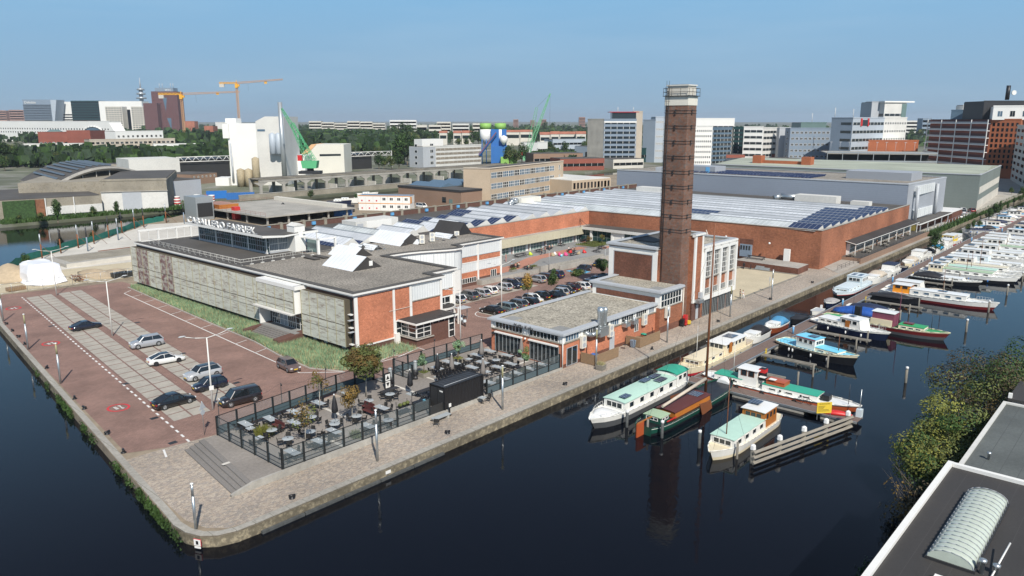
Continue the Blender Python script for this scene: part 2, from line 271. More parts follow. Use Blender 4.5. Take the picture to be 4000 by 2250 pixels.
   'skin': plain((.5,.3,.2), .6), 'hair': plain((.05,.03,.02), .8), 'cloth_dark': plain((.03,.035,.05), .9), 'cloth_white': plain((.7,.7,.68), .9), 'cloth_blue': plain((.25,.35,.45), .9), 'cloth_teal': plain((.12,.36,.3), .9), 'cloth_pink': plain((.5,.2,.2), .9), 'cloth_grey': plain((.2,.2,.21), .9),
   'table_grey': plain((.38,.41,.42), .5, v=.1), 'rattan': plain((.022,.021,.02), .7), 'bench_red': plain((.10,.03,.028), .6), 'parasol_grey': dict(col=(.21,.19,.175), var=.15, scale=3, stretch=(1,1,.3), rough=.9), 'picnic_black': plain((.03,.03,.033), .7), 'netting': plain((.02,.17,.13), .9, v=.2), 'wrap_white': dict(col=(.82,.82,.84), var=.05, scale=.8, rough=.4, bump=1), 'rust': plain((.22,.08,.03), .9, v=.3),
   'bark': dict(col=(.16,.125,.09), var=.2, scale=5, rough=.95), 'bark_pale': dict(col=(.36,.33,.28), var=.2, scale=5, rough=.95),
   'ivy': dict(col=(.035,.075,.02), var=.5, scale=1.6, rough=.8, bump=1), 'rusty_panel': plain((.19,.085,.045), .9, v=.3),
}
LEAF = {'leaf_dark': (.028,.052,.018), 'leaf_mid': (.045,.085,.022), 'leaf_light': (.08,.12,.03), 'leaf_olive': (.12,.14,.042), 'leaf_rust': (.15,.10,.03), 'leaf_orange': (.30,.18,.04), 'leaf_yellow': (.20,.205,.045), 'leaf_grass': (.11,.165,.055), 'leaf_marram': (.19,.30,.17), 'leaf_straw': (.38,.34,.18), 'leaf_brown': (.08,.065,.035), 'leaf_far': (.03,.05,.026)}
def leafmat(n, c):
 m = newmat(n, c, .65, 0, .3, .8, .2, .2, objrand=.18); b = m.node_tree.nodes['Principled BSDF']; b.inputs['Specular IOR Level'].default_value = .25
 return m
def M(n):
 if n in _M: return _M[n]
 if n in SPEC: m = newmat(n, **SPEC[n])
 elif n in LEAF: m = leafmat(n, LEAF[n])
 elif n == 'clear_glass':
  m = bpy.data.materials.new(n); m.use_nodes = True; t = m.node_tree; b = t.nodes['Principled BSDF']; b.inputs['Base Color'].default_value = (.22,.27,.28,1); b.inputs['Roughness'].default_value = .05
  b.inputs['Alpha'].default_value = .28
 elif n == 'milky':
  m = newmat(n, (.50,.55,.47), .25, 0, .06, 3, .05, .3)
 elif n == 'water':
  m = bpy.data.materials.new(n); m.use_nodes = True; t = m.node_tree; N = t.nodes; Lk = t.links; b = N['Principled BSDF']
  b.inputs['Base Color'].default_value = (.003,.004,.007,1); b.inputs['Roughness'].default_value = .04; b.inputs['IOR'].default_value = 1.33; b.inputs['Specular IOR Level'].default_value = .38
  tc = N.new('ShaderNodeTexCoord'); n1 = N.new('ShaderNodeTexNoise'); n1.inputs['Scale'].default_value = 1.6; n1.inputs['Detail'].default_value = 3
  n2 = N.new('ShaderNodeTexNoise'); n2.inputs['Scale'].default_value = .09; n2.inputs['Detail'].default_value = 2
  Lk.new(tc.outputs['Object'], n1.inputs['Vector']); Lk.new(tc.outputs['Object'], n2.inputs['Vector'])
  ad = N.new('ShaderNodeMath'); ad.operation = 'MULTIPLY'; Lk.new(n1.outputs['Fac'], ad.inputs[0]); Lk.new(n2.outputs['Fac'], ad.inputs[1])
  bp = N.new('ShaderNodeBump'); bp.inputs['Strength'].default_value = .14; bp.inputs['Distance'].default_value = .1; Lk.new(ad.outputs[0], bp.inputs['Height']); Lk.new(bp.outputs[0], b.inputs['Normal'])
 elif n.startswith('paint:'):
  c = tuple(float(q) for q in n[6:].split(','))
  m = newmat(n.replace(':', '_'), c, .3, .15 if max(c) < .3 else .1, 0, 1, 0, 1); b = m.node_tree.nodes['Principled BSDF']; b.inputs['Coat Weight'].default_value = .8; b.inputs['Coat Roughness'].default_value = .04
 else: raise KeyError(n)
 _M[n] = m; return m
# ---------------------------------------------------------------- windows
_WIN = {}
def window(parent, x, y, z, rot, w, h, nx=1, ny=1, fm='white', gm='glass', fw=.07, name='window', d=.05):
 # x, y, z: middle of the opening's lower edge; rot: direction along the wall; outside is to the right of it
 key = (round(w,2), round(h,2), nx, ny, fm, gm, fw, name)
 if key not in _WIN:
  m = MB(); m.poly([(-w/2,-.012,0),(w/2,-.012,0),(w/2,-.012,h),(-w/2,-.012,h)], 1)
  for i in range(nx+1):
   xx = -w/2+w*i/nx; m.box(xx-fw/2, xx+fw/2, -d, -.002, 0, h)
  for i in range(ny+1):
   zz = h*i/ny; m.box(-w/2, w/2, -d+.004, -.002, max(zz-fw/2,0), min(zz+fw/2,h+.01))
  _WIN[key] = m.mesh(name, [fm, gm])
 return put(name, _WIN[key], parent, (x, y, z), rot)
# ================================================================ THE SETTING (all in site grid metres)
def struct(name, mb, mats, label=None):
 o = mb.build(name, mats, None, (0,0,0), A0); o['kind'] = 'structure'
 if label: o['label'] = label
 return o
m = MB(); m.poly([(-3000,-3000,-1),(9000,-3000,-1),(9000,9000,-1),(-3000,9000,-1)]); struct('water', m, 'water')
CORN = [(24.3,58),(24.4,56.2),(24.9,54.8),(25.9,53.8),(27.3,53.3),(29,53.2)]
NET = [(45,178),(50,190),(57,201),(69,212),(84,225),(104,246),(125,262)]
PEN = CORN[::-1] + [(34.9,141),(40,165)] + NET + [(650,262),(650,53.2)]
m = MB(); m.prism(PEN[::-1], -4, -.02); struct('ground', m, 'earth')
m = MB(); m.prism([(-2500,278),(73,278),(104,277),(160,281),(246,285),(650,290),(650,3000),(-2500,3000)], -4, -.02)
m.prism([(-900,-500),(650,-500),(650,12),(200,12),(60,11),(-900,9)], -4, -.02)
m.prism([(650,-9000),(12000,-9000),(12000,12000),(650,12000)], -4, -.02); m.prism([(-2500,3000),(650,3000),(650,12000),(-2500,12000)], -4, -.02)
struct('far_ground', m, 'far_ground')
# red paved yard, cobbled quay, coping, quay walls
m = MB(); m.poly([(x,y,0) for x,y in [(27.6,75),(31,73.3),(36,72.6),(58,73.4),(78,73.2),(106,60),(150,60),(150,122),(62,122),(62,160),(42,164.5),(37.3,158)]]); struct('red_brick_paving', m, 'red_paving')
m = MB(); m.poly([(x,y,.004) for x,y in [(25.3,58),(25.8,55.6),(27,54.2),(28.5,53.9),(245,53.9),(245,60),(168,60.5),(160,60.5),(131.5,60.5),(106,60),(78,73.2),(58,73.4),(36,72.6),(31,73.3),(26.4,73.4)]]); struct('cobbled_quay', m, 'cobble')
m = MB(); m.box(160,650,54,120,-.01,.0)
struct('concrete_yard', m, 'concrete')
m = MB()
def edge(m, pts, w, z0, z1, mt=0):                    # coping: strip of width w to the left of the path
 L_ = [Vector(p) for p in pts]; N_ = []
 for i, p in enumerate(L_):
  a = L_[max(i-1,0)]; b = L_[min(i+1,len(L_)-1)]; d = (b-a).normalized(); N_.append(Vector((-d.y, d.x)))
 R = [[(p.x,p.y,z0),(p.x,p.y,z1),(p.x+n.x*w,p.y+n.y*w,z1),(p.x+n.x*w,p.y+n.y*w,z0)] for p, n in zip(L_, N_)]
 m.loft(R, mt, True, False)
QR = [(45.6,201.5-60+20)] if 0 else []
EL = [(40,165),(34.9,141),(31.2,112),(27.4,82),(24.6,60),(24.3,58),(24.4,56.2),(24.9,54.8),(25.9,53.8),(27.3,53.3),(29,53.2)]
edge(m, EL, .62, -.12, .05); edge(m, [(29,53.2),(52.6,53.2)], .7, -.12, .05); edge(m, [(52.6,53.2),(248,53.2)], .8, -.12, .02)
struct('quay_coping', m, 'quay_stone')
m = MB(); E2 = [(x+.03,y+.02) for x,y in EL]
for a, b in zip(EL[:-1], EL[1:]):
 m.poly([(a[0]-.02,a[1]-.02,-3),(a[0]-.02,a[1]-.02,-.12),(b[0]-.02,b[1]-.02,-.12),(b[0]-.02,b[1]-.02,-3)])
m.poly([(29,53.18,-3),(650,53.18,-3),(650,53.18,-.12),(29,53.18,-.12)]); struct('quay_wall', m, 'quay_old')
m = MB()
for i in range(5): m.box(29.2+i*4.1, 33.2+i*4.1, 52.85, 53.15, -1.25, -.78)
tag(m.build('fender_beam', 'pile_dark', None, (0,0,0), A0), 'long dark fender beam along the waterline of the near quay corner', 'fender')
# moss and weeds hanging on the left quay wall
def tufts(m, n, fx, h, w=.06, bend=.3):
 for i in range(n):
  x, y, z = fx(); a = random.uniform(0, 2*pi); hh = h*random.uniform(.5,1.2); dx, dy = cos(a)*w, sin(a)*w; bx_, by_ = random.uniform(-bend,bend)*hh, random.uniform(-bend,bend)*hh
  m.add([(x-dx,y-dy,z),(x+dx,y+dy,z),(x+bx_,y+by_,z+hh)], [(0,1,2)], 0)
m = MB()
for c, n in ((110,40),(104,60),(97.5,220),(95,260),(92.5,200),(86,90),(82.5,60),(73,120),(70,60),(66,190),(63.5,200),(61.5,230),(59.5,150),(57,60)):
 def fx():
  v = c+random.gauss(0,.7); u = 24.6+(v-60)*.1265-.1
  return (u-random.uniform(0,.35), v, random.uniform(-1,-.1))
 tufts(m, n, fx, .28, .09, .6)
o = m.build('wall_weeds', 'leaf_mid', None, (0,0,0), A0); tag(o, 'green weeds and moss growing on the left quay wall above the water', 'weeds', kind='stuff')
# concrete parking slabs with joints
def slabs(c0, c1, w, n):                               # two columns of slabs between the near end c0 and far end c1 (left edge)
 a = Vector(c0); b = Vector(c1); d = (b-a)/n; s = Vector((w,0))
 for i in range(n):
  for k in range(2):
   p = a+d*i+s*k*.5; g = .10; q = d.normalized()*g
   P = [p+q+Vector((g,0)), p+s*.5+q-Vector((g,0)), p+s*.5+d-q-Vector((g,0)), p+d-q+Vector((g,0))]
   sl_.poly([(x,y,.012) for x,y in P])
sl_ = MB(); jt = MB()
jt.poly([(x,y,.004) for x,y in [(34.3,79.3),(38.9,79.3),(48.4,158.6),(43.9,158.6)]]); jt.poly([(x,y,.004) for x,y in [(39.9,79.6),(44.3,79.6),(53.6,158.2),(49.1,158.2)]])
struct('slab_bed', jt, 'slab_joint'); slabs((34.4,79.4),(44,158.4),4.4,34); slabs((40,79.7),(49.2,158),4.3,34); struct('parking_slabs', sl_, 'slab')
# painted lines
m = MB()
def strip(m, a, b, w, z=.016):
 a = Vector(a); b = Vector(b); n = (b-a).normalized(); n = Vector((-n.y, n.x))*w/2
 m.poly([(a.x-n.x,a.y-n.y,z),(b.x-n.x,b.y-n.y,z),(b.x+n.x,b.y+n.y,z),(a.x+n.x,a.y+n.y,z)])
a = Vector((33.0,72.8)); b = Vector((43.8,160)); n = 55; d = (b-a)/n
for i in range(n): strip(m, a+d*(i+.1), a+d*(i+.62), .22)
strip(m, (30.4,73.0),(29.8,71.1),.2)
WL = [(52.8,83.2),(54.0,99),(57.6,148.6)]
strip(m,(59.6,150.4),(57.6,148.6),.13); strip(m,(57.6,148.6),(54.0,99),.16); strip(m,(54.0,99),(52.9,83.4),.16); strip(m,(52.9,83.4),(57,79.3),.16,.020)
for i in range(10):
 v = 144.5-i*6.1; u = 57.6-(148.6-v)*.0725; strip(m,(u,v),(u+2.2+.0*i,v+.7),.12)
for p, q in (((62.5,79.2),(70.5,78.7)),((62.6,79.4),(65.8,80.3)),((65.8,80.3),(70.6,80.4)),((70.5,78.7),(70.6,80.4)),((65.2,78.9),(70.6,80.2)),((65.6,80.2),(67,79.1))): strip(m,p,q,.14,.018+random.random()*.004)
for i in range(20):                                    # ring at the head of the parking row
 if 4 <= i <= 15: strip(m,(92.3+3.0*cos(i*.314),86+2.7*sin(i*.314)),(92.3+3.0*cos(i*.314+.314),86+2.7*sin(i*.314+.314)),.14,.02)
struct('white_road_markings', m, 'line_white')
for (u, v) in ((39.9,150.9),(36.4,122.3),(32.2,88.2)):  # red load-limit roundels: bar with wheels and figures
 m = MB(); n = 32
 for i in range(n):
  t0, t1 = 2*pi*i/n, 2*pi*(i+1)/n
  m.poly([(1.45*cos(t0),1.75*sin(t0),0),(1.45*cos(t1),1.75*sin(t1),0),(1.15*cos(t1),1.42*sin(t1),0),(1.15*cos(t0),1.42*sin(t0),0)],0)
 for s in (-.7,.7): m.disc((.35,s,0),.2,8,1)
 m.poly([(.27,-.7,0),(.27,.7,0),(.42,.7,0),(.42,-.7,0)],1)
 for s in (-.55,-.1,.35): m.poly([(-.5,s,0),(-.5,s+.28,0),(-.1,s+.28,0),(-.1,s,0)],1)
 o = m.build('load_limit_marking', ['mark_red','line_white'], None, (*W2(u,v),.02), A0); o.scale = (.82,.76,1); tag(o, {150.9:'red ring with white axle symbol painted farthest away beside the left quay',122.3:'red ring with white axle symbol painted midway along the left quay',88.2:'red ring with white axle symbol painted nearest the steps'}[v], 'road marking')
m = MB(); m.poly([(129.9,94.8,.02),(131.3,94.6,.02),(131.6,99.4,.02),(130.4,99.6,.02)]); m.poly([(130,95,.02),(133.2,94.8,.02),(133.4,97.6,.02),(130.3,97.8,.02)]); struct('blue_bay_marking', m, 'mark_blue')
# parking bay slabs in the court
m = MB()
for k in range(12):
 for (v0,v1) in ((83.3,88.3),(94.4,99.2)):
  if not (v0 > 90 and k > 8): m.poly([(x,y,.012) for x,y in ((91.2+k*2.65,v0),(93.6+k*2.65,v0),(93.6+k*2.65,v1),(91.2+k*2.65,v1))])
struct('court_bay_slabs', m, 'slab')
# sandy plot and its kerb
m = MB(); m.poly([(x,y,.02) for x,y in [(128.5,59.6),(159,59.6),(158.5,72.6),(128,72.6)]]); struct('sand_plot', m, 'sand')
m = MB(); m.box(128,159.4,59.2,59.6,0,.14); m.box(159,159.4,59.6,73,0,.14); m.box(128,159,72.6,73,0,.14); struct('sand_plot_kerb', m, 'wood_grey')
# grass strip by the office
m = MB(); m.poly([(x,y,.012) for x,y in [(61,153.7),(59.6,139),(57.9,116),(57,101),(55.6,92),(55,84),(57.6,79.7),(70,79.9),(71,84.5),(62.6,84.5),(62.6,153.7)]]); struct('grass_soil', m, 'earth')
GE = [(153.7,60.7),(139,59.6),(116,57.9),(101,57),(92,55.6),(84,55.1),(79.6,57.2)]
def gx():
 while 1:
  v = random.uniform(79.8,153); 
  if random.random() > (1.25 if v < 106 else .75): continue
  for (v1,u1),(v0,u0) in zip(GE[:-1],GE[1:]):
   if v0 <= v <= v1: ul = u0+(u1-u0)*(v-v0)/(v1-v0)
  if v < 84.2: return (random.uniform(ul, 70.2), v, 0)
  if 96.3 < v < 105.2: return (random.uniform(ul, 58.2), v, 0)
  return (random.uniform(ul, 62.4), v, 0)
for mt, n, h, lab in (('leaf_marram',26000,.7,'blue green marram grass'),('leaf_straw',11000,.7,'straw coloured dry grass')):
 m = MB()
 tufts(m, n, gx, h, .045, .55)
 tag(m.build('grass', mt, None, (0,0,0), A0), lab+' in the strip along the weathered facade', 'grass', kind='stuff')
m = MB(); 
for (v1,u1),(v0,u0) in zip(GE[:-1],GE[1:]): edge(m, [(u0-.2,v0),(u1-.2,v1)], .2, 0, .1)
struct('kerb', m, 'concrete')
# terrace deck, slightly falling towards the restaurant, and the broad steps at its end
def dz(u): return .62-(u-35)*.0112 if u > 35 else .62
m = MB(); P = [(31.9,59.0),(76.6,59.0),(76.6,73.2),(51.3,73.4),(51.2,71.2),(33.7,71.1)]
m.loft([[(x,y,-.1) for x,y in P],[(x,y,dz(x)) for x,y in P]], 0, True, False); struct('terrace_deck', m, 'deck_paving')
m = MB()
for i in range(4): m.prism([(30.05+i*.46,59.0),(32+i*.1,59.0),(34,71.15),(31.65+i*.5,71.15)], -.1, .155*(i+.97)*.98)
struct('terrace_steps', m, 'step_stone')
m = MB(); P = [(29.8,58.75),(76.6,58.75),(76.6,59.0),(29.8,59.0)]
m.loft([[(x,y,-.1) for x,y in P],[(P[0][0],P[0][1],.2),(P[1][0],P[1][1],.22),(P[2][0],P[2][1],.22),(P[3][0],P[3][1],.2)]],0,True,False)
m.add([(29.8,58.72,.0),(76.6,58.72,.0),(76.6,58.72,.22),(35,58.72,.66),(31.9,58.72,.66),(29.8,58.72,.2),(29.8,59.02,0),(76.6,59.02,0),(76.6,59.02,.22),(35,59.02,.66),(31.9,59.02,.66),(29.8,59.02,.2)],
   [(0,1,2,3,4,5),(11,10,9,8,7,6),(5,4,10,11),(4,3,9,10),(3,2,8,9),(0,5,11,6)])
struct('terrace_edge_wall', m, 'concrete')
m = MB()
for P in (((31.9,64.2),(76,64.2)),((57.2,59.3),(57.2,73)),((42,59.3),(42,64)),((46.9,64),(46.9,71)),((62,64),(62,73)),((70,59.3),(70,64))):
 for a, b in ((P[0],P[1]),):
  z0, z1 = dz(a[0])+.006, dz(b[0])+.006
  if a[1] == b[1]: m.poly([(a[0],a[1]-.2,z0),(b[0],b[1]-.2,z1),(b[0],b[1]+.2,z1),(a[0],a[1]+.2,z0)])
  else: m.poly([(a[0]-.2,a[1],z0+.004),(b[0]+.2,a[1],z1+.004),(b[0]+.2,b[1],z1+.004),(a[0]-.2,b[1],z0+.004)])
struct('terrace_bands', m, 'concrete_pale')
# raised court terrace
m = MB(); m.prism([(107.5,102.9),(124.6,102.3),(124.6,119),(107.5,119)], 0, 1.0, 1, 0); m.prism([(124.6,105.2),(165.2,103.6),(165.2,119),(124.6,119)], 0, 1.02, 1, 0)
m.prism([(125,102.1),(147,101.2),(147,104.6),(125,105.2)],0,1.5,1,0); m.prism([(129.8,100.6),(158,99.8),(158,100.2),(129.8,101.0)],0,1.1,1,1); m.prism([(148,100.3),(158,99.8),(161,103.7),(147,104.3)],0,1.0,1,0)
m.prism([(158,84),(166,84),(165.5,119),(158,119)],0,.98,1,0)
struct('court_terrace', m, ['court_grey','concrete'])
m = MB(); 
for P in ([(110,104.4),(124.6,105.4),(134,109.5),(156,110.8),(158,113.4),(133,112.6),(123,109.2),(108,108.4)],[(155,106.5),(158.5,106.5),(164,118),(160.5,118)]): m.poly([(x,y,1.03) for x,y in P])
struct('court_red_path', m, 'court_red')
# terrace and ramp on the quay side of the hall
m = MB(); P = [(166.8,54.3),(240,55.2),(240,59.4),(172,59.4)]
m.loft([[(x,y,-.05) for x,y in P],[(166.8,54.3,.03),(240,55.2,1.0),(240,59.4,1.0),(172,59.4,.1)]],0,True,False)
m.prism([(183,54.6),(240,54.9),(240,59.3),(183,59.3)],0,1.0,1,2); m.box(181,240,54.2,54.5,0,1.15,1)
struct('hall_terrace', m, ['concrete','brown_brick','bitumen'])
m = MB(); P = [(159.6,60.2),(166,60.4),(167.6,74),(160.4,75.3)]; m.prism(P, 0, 1.35, 1, 0); m.prism([(125.2,75),(160.4,75.3),(160.4,80),(125.2,80)],0,1.35,1,0); struct('loading_platform', m, ['concrete','brick_dark'])
m = MB()
for i in range(6): m.box(160.6-i*.3, 160.9-i*.3, 66.4, 69.6, 0, 1.2-i*.2)
struct('loading_steps', m, 'galv')
# ================================================================ OFFICE BUILDING (front left)
def shell(parent, poly, z0, z1, wall, roof, rz=None, par=.25, name='wall', pw=.35, cap='white'):
 m = MB(); m.prism(poly, z0, rz or z1, 0); m.build(name, wall, parent)
 m = MB(); m.poly([(x,y,(rz or z1)+.01) for x,y in poly]); return m.build('roof', roof, parent)
def fascia(parent, pts, z, h=.45, out=.5, mat='white', closed=False, name='roof_edge', top='bitumen'):
 # pts run with the outside on their right; white edge board with a dark upstand on top
 L_ = [Vector(p) for p in pts]; n = len(L_); N_ = []
 for i, p in enumerate(L_):
  if closed: a, b = L_[i-1], L_[(i+1)%n]
  else: a, b = L_[max(i-1,0)], L_[min(i+1,n-1)]
  d1_ = (p-a).normalized() if (p-a).length else (b-p).normalized(); d2_ = (b-p).normalized() if (b-p).length else d1_
  n1 = Vector((d1_.y,-d1_.x)); n2 = Vector((d2_.y,-d2_.x)); k = (n1+n2); k = k/ max(k.dot(n1),.4); N_.append(k)
 R = []; T = []
 for p, k in zip(L_, N_):
  o = p+k*out; i_ = p-k*.35; o2 = p+k*(out-.12)
  R.append([(p.x,p.y,z-h),(o.x,o.y,z-h*.55),(o.x,o.y,z),(i_.x,i_.y,z),(i_.x,i_.y,z-h)])
  T.append([(o2.x,o2.y,z-.02),(o2.x,o2.y,z+.09),(i_.x-k.x*.25,i_.y-k.y*.25,z+.09),(i_.x-k.x*.25,i_.y-k.y*.25,z-.02)])
 if closed: R.append(R[0]); T.append(T[0])
 m = MB(); m.loft(R, 0, not closed, False); o = m.build(name, mat, parent)
 m = MB(); m.loft(T, 0, not closed, False); m.build('roof_trim', top, parent); return o
OB = thing('office_building', 'long flat-roofed factory office with streaked pale panels on its left side and orange brick end', 'building', 62.8, 84.5)
H = 8.55
F1 = [(0,0),(16.5,0),(16.5,3.1),(22.2,3.1),(22.2,20.2),(22.4,20.3)]
CURVE = [(22.2+16.8*t, 20.0-3.2*sin(pi*min(t*1.0,1))**1.0*(t**.7)) for t in [i/14 for i in range(15)]]
CURVE = [(22.2,20.4),(24.5,20.3),(27,20.0),(29.5,19.3),(31.8,18.3),(33.8,17.2),(35.6,16.6),(37.2,16.7),(38.4,17.6),(38.9,18.9),(38.9,19.8)]
OUT = [(0,0),(16.5,0),(16.5,3.1),(22.2,3.1),(22.2,20.4)]+CURVE[1:]+[(52.0,19.9),(52.0,34),(15,34),(15,69),(0,69)]
m = MB(); m.prism(OUT, 0, H); m.build('wall', 'white', OB)
m = MB(); m.poly([(x,y,H+.012) for x,y in OUT]); m.build('roof', 'gravel', OB)
m = MB(); m.poly([(.4,31,H+.03),(14.6,31,H+.03),(14.6,68.6,H+.03),(.4,68.6,H+.03)]); m.poly([(.4,.6,H+.028),(2.4,.6,H+.028),(2.4,31,H+.028),(.4,31,H+.028)]) if 0 else None
m.build('roof_terrace', 'bitumen', OB)
fascia(OB, [(0,69),(0,0),(16.5,0),(16.5,3.1),(22.2,3.1),(22.2,20.4)]+CURVE[1:]+[(52,19.9),(52,34)], H+.15)
m = MB(); m.box(-.06,0,0,69,0,1.1); m.box(0,9.9,-.06,0,0,.95); m.build('plinth', 'plinth', OB)
bx(OB,'inner_wall','plinth',(-.03,0,0,69,1.1,8.1))
# hanging weathered panels
def panels(y0, y1, x, z0, z1, n, reds=()):
 w = (y1-y0)/n
 for i in range(n):
  a, b = y0+w*i, y0+w*(i+1); m = MB(); m.box(x-.05,x,a+.03,b-.03,z0,z1); m.build('facade_panel', 'panel_red' if i in reds else 'panel_weathered', OB)
 for i in range(n+1):
  y = y0+w*i; bx(OB,'panel_joint','panel_joint',(x-.09,x-.05,y-.05,y+.05,z0,z1))
 zm = z0+(z1-z0)*.46
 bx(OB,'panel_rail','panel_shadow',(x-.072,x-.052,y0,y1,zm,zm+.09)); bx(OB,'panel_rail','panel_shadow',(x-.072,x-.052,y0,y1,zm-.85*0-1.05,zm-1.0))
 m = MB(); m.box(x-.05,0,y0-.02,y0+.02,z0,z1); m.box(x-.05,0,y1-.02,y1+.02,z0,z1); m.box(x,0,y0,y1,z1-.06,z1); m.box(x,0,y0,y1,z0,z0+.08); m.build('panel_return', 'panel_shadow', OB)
panels(.9, 11.4, -.95, 1.05, 7.75, 5)
panels(22.0, 69.4, -1.0, 1.05, 7.85, 19, (12,13,16,17))
panels(11.9, 21.8, -1.9, 4.2, 7.7, 4)
m = MB(); m.box(-1.9,0,11.7,11.9,4.1,8.3); m.box(-.6,-.35,11.5,11.7,0,8.3); m.box(-2.0,0,11.35,21.9,7.75,8.3); m.build('entrance_frame','white',OB)
bx(OB,'entrance_canopy','old_white',(-2.6,-.1,11.9,22.4,3.95,4.15)); bx(OB,'entrance_side_wall','white',(-1.9,-.05,21.5,21.75,1,4))
bx(OB,'entrance_recess','glass',(-.08,-.045,12,21.5,1.1,3.9))
for k in range(4): window(OB,-.1,13.3+k*2.2,1.1,-pi/2,2.1,2.7,4 if k%2 else 2,3,'white','curtain' if k==2 else 'glass')
m = MB()
for i in range(7): m.box(-4.7+i*.38,-.05,13.2,20.6,0 if i == 0 else .02,.15*(i+1)); 
m.build('entrance_steps','step_stone',OB); bx(OB,'entrance_landing','court_grey',(-2.0,-.1,12,21.5,.9,1.09))
for y0,y1,s in ((11.6,13.1,1),(20.7,21.5,1)):
 m = MB(); m.loft([[(-5.0,y0,0),(-5.0,y1,0),(-5.0,y1,.75),(-5.0,y0,.75)],[(-3.4,y0-.25*(y0<15),0),(-3.4,y1,0),(-3.4,y1,.95),(-3.4,y0-.25*(y0<15),.95)],[(-.1,y0,0),(-.1,y1,0),(-.1,y1,1.15),(-.1,y0,1.15)]],0,True,False); m.build('steps_cheek_wall','plinth',OB)
for y in (-.02,): bx(OB,'facade_window','glass',(-.06,-.035,.25,.85,1.2,7.8))
for z in (1.3,3.7,5.6): bx(OB,'facade_window_bar','white',(-.5,-.03,.2,.9,z,z+.12))
for z in (3.2,4.9): bx(OB,'side_ledge','lightgrey',(-.9,-.03,-.05,.5,z,z+.06))
for y in (2.2,6.5,9.3): bx(OB,'cellar_window','white',(-.09,-.055,y,y+.9,.35,.75))
# brick end
for (x0,x1,z0,z1) in ((.55,6.75,1.05,8.1),(7.15,9.95,3.45,8.1),(10.45,16.1,3.3,5.75)): bx(OB,'brick_panel','brick',(x0,x1,-.07,-.002,z0,z1))
for x0,x1,z0 in ((-.05,.5,.75),(6.8,7.15,.0),(9.98,10.4,3.2),(16.1,16.55,0)): bx(OB,'pilaster','white',(x0,x1,-.16,0,z0,8.2))
bx(OB,'sill_band','white',(0,6.9,-.14,0,.82,1.03)); bx(OB,'lintel','white',(7.1,10.2,-.13,0,3.25,3.42)); bx(OB,'pier','white',(6.8,7.6,-.55,-.18,0,1.6))
bx(OB,'corrugated_panel','corrug',(10.5,16.05,-.1,-.002,5.85,7.9)); bx(OB,'panel_sill','concrete',(10.42,16.1,-.22,0,5.72,5.84)); bx(OB,'facade_cable','white_warm',(6,10.4,-.2,-.17,5.05,5.1))
window(OB,8.65,-.02,1.05,0,2.6,2.2,3,2,'white','glass',.09)
bx(OB,'window_apron','old_white',(7.4,9.95,-.1,0,.5,1.05))
# bay with dark roof
m = MB(); m.prism([(8.0,-3.7),(15.6,-3.7),(15.6,0),(8.0,0)],0,1.05); m.box(10.9,14.3,-3.72,-3.4,1.05,2.85); m.box(14.3,15.6,-3.6,0,1.05,1.2); m.build('bay_wall','plinth',OB)
m = MB(); m.box(8.15,15.5,-3.5,-.02,1.1,3.25); m.build('bay_inside','glass',OB)
window(OB,9.5,-3.55,1.2,0,2.7,2.05,2,3,'white','glass',.1); window(OB,8.1,-1.9,1.2,-pi/2,3.2,2.05,2,3,'white','glass',.1); window(OB,13,-3.66,2.6,0,3.6,.6,3,1,'white','glass',.09)
window(OB,14.95,-3.72,.1,0,1.15,3.1,1,3,'white','glass',.14,'door'); bx(OB,'bay_sill','concrete',(7.8,11.2,-3.95,-3.7,1.0,1.14),(7.8,8.0,-3.7,0,1.0,1.14))
m = MB(); m.box(7.5,16.0,-4.2,0,3.28,3.52); m.build('bay_roof_edge','white',OB); bx(OB,'bay_roof','bitumen_black',(7.65,15.85,-4.05,-.05,3.52,3.56))
# set-back entrance bay
bx(OB,'brick_panel','brick',(16.6,21.8,3.0,3.1,4.5,5.6)); bx(OB,'corrugated_panel','corrug',(16.6,21.8,2.98,3.1,5.7,7.9)); bx(OB,'pilaster','white',(21.8,22.3,2.9,3.2,0,8.2)); bx(OB,'panel_sill','concrete',(16.55,21.9,2.88,3.1,5.58,5.7))
window(OB,18.9,3.05,.1,0,4.6,4.2,4,4,'white','glass',.12,'entrance_glazing')
m = MB(); m.loft([[(19+2.6*cos(a),3.0-2.3*sin(a),z) for a in [pi*i/10 for i in range(11)]] for z in (2.75,3.05)],0,True,False); m.build('round_canopy','old_white',OB)
m = MB(); m.poly([(19+2.45*cos(a),3.0-2.15*sin(a),3.06) for a in [pi*i/10 for i in range(11)]]); m.build('canopy_top','bitumen_black',OB); bx(OB,'canopy_post','white',(20.9,21.1,.9,1.1,0,2.75))
# court face of block and wing (face towards the court, v=104.5)
for i,(x0,x1) in enumerate(((39.1,44.9),(45.3,51.6))):
 for (z0,z1,mt,nm) in ((6.0,8.1,'corrug','corrugated_panel'),(4.85,5.9,'brick','brick_panel'),(2.9,4.6,'corrug','corrugated_panel'),(1.4,2.8,'brick','brick_panel'),(0,1.35,'plinth','plinth')):
  bx(OB,nm,mt,(x0,x1,19.78,19.9,z0,z1))
 bx(OB,'panel_sill','lightgrey',(x0-.1,x1+.1,19.7,19.88,5.9,5.99)); bx(OB,'panel_band','white',(x0-.1,x1+.1,19.72,19.89,4.62,4.8))
 bx(OB,'pilaster','white',(x1,x1+.42,19.65,19.95,0,8.2))
window(OB,42,19.76,.7,0,5,1.0,8,1,'white','glass',.1); window(OB,49.6,19.76,.5,0,1.6,1.9,3,1,'white','glass',.1)
bx(OB,'pilaster','white',(38.7,39.1,19.6,19.95,0,8.2))
m = MB(); R = []
for x, y in CURVE: R.append([(x,y-.06,4.6),(x,y-.06,8.0)])
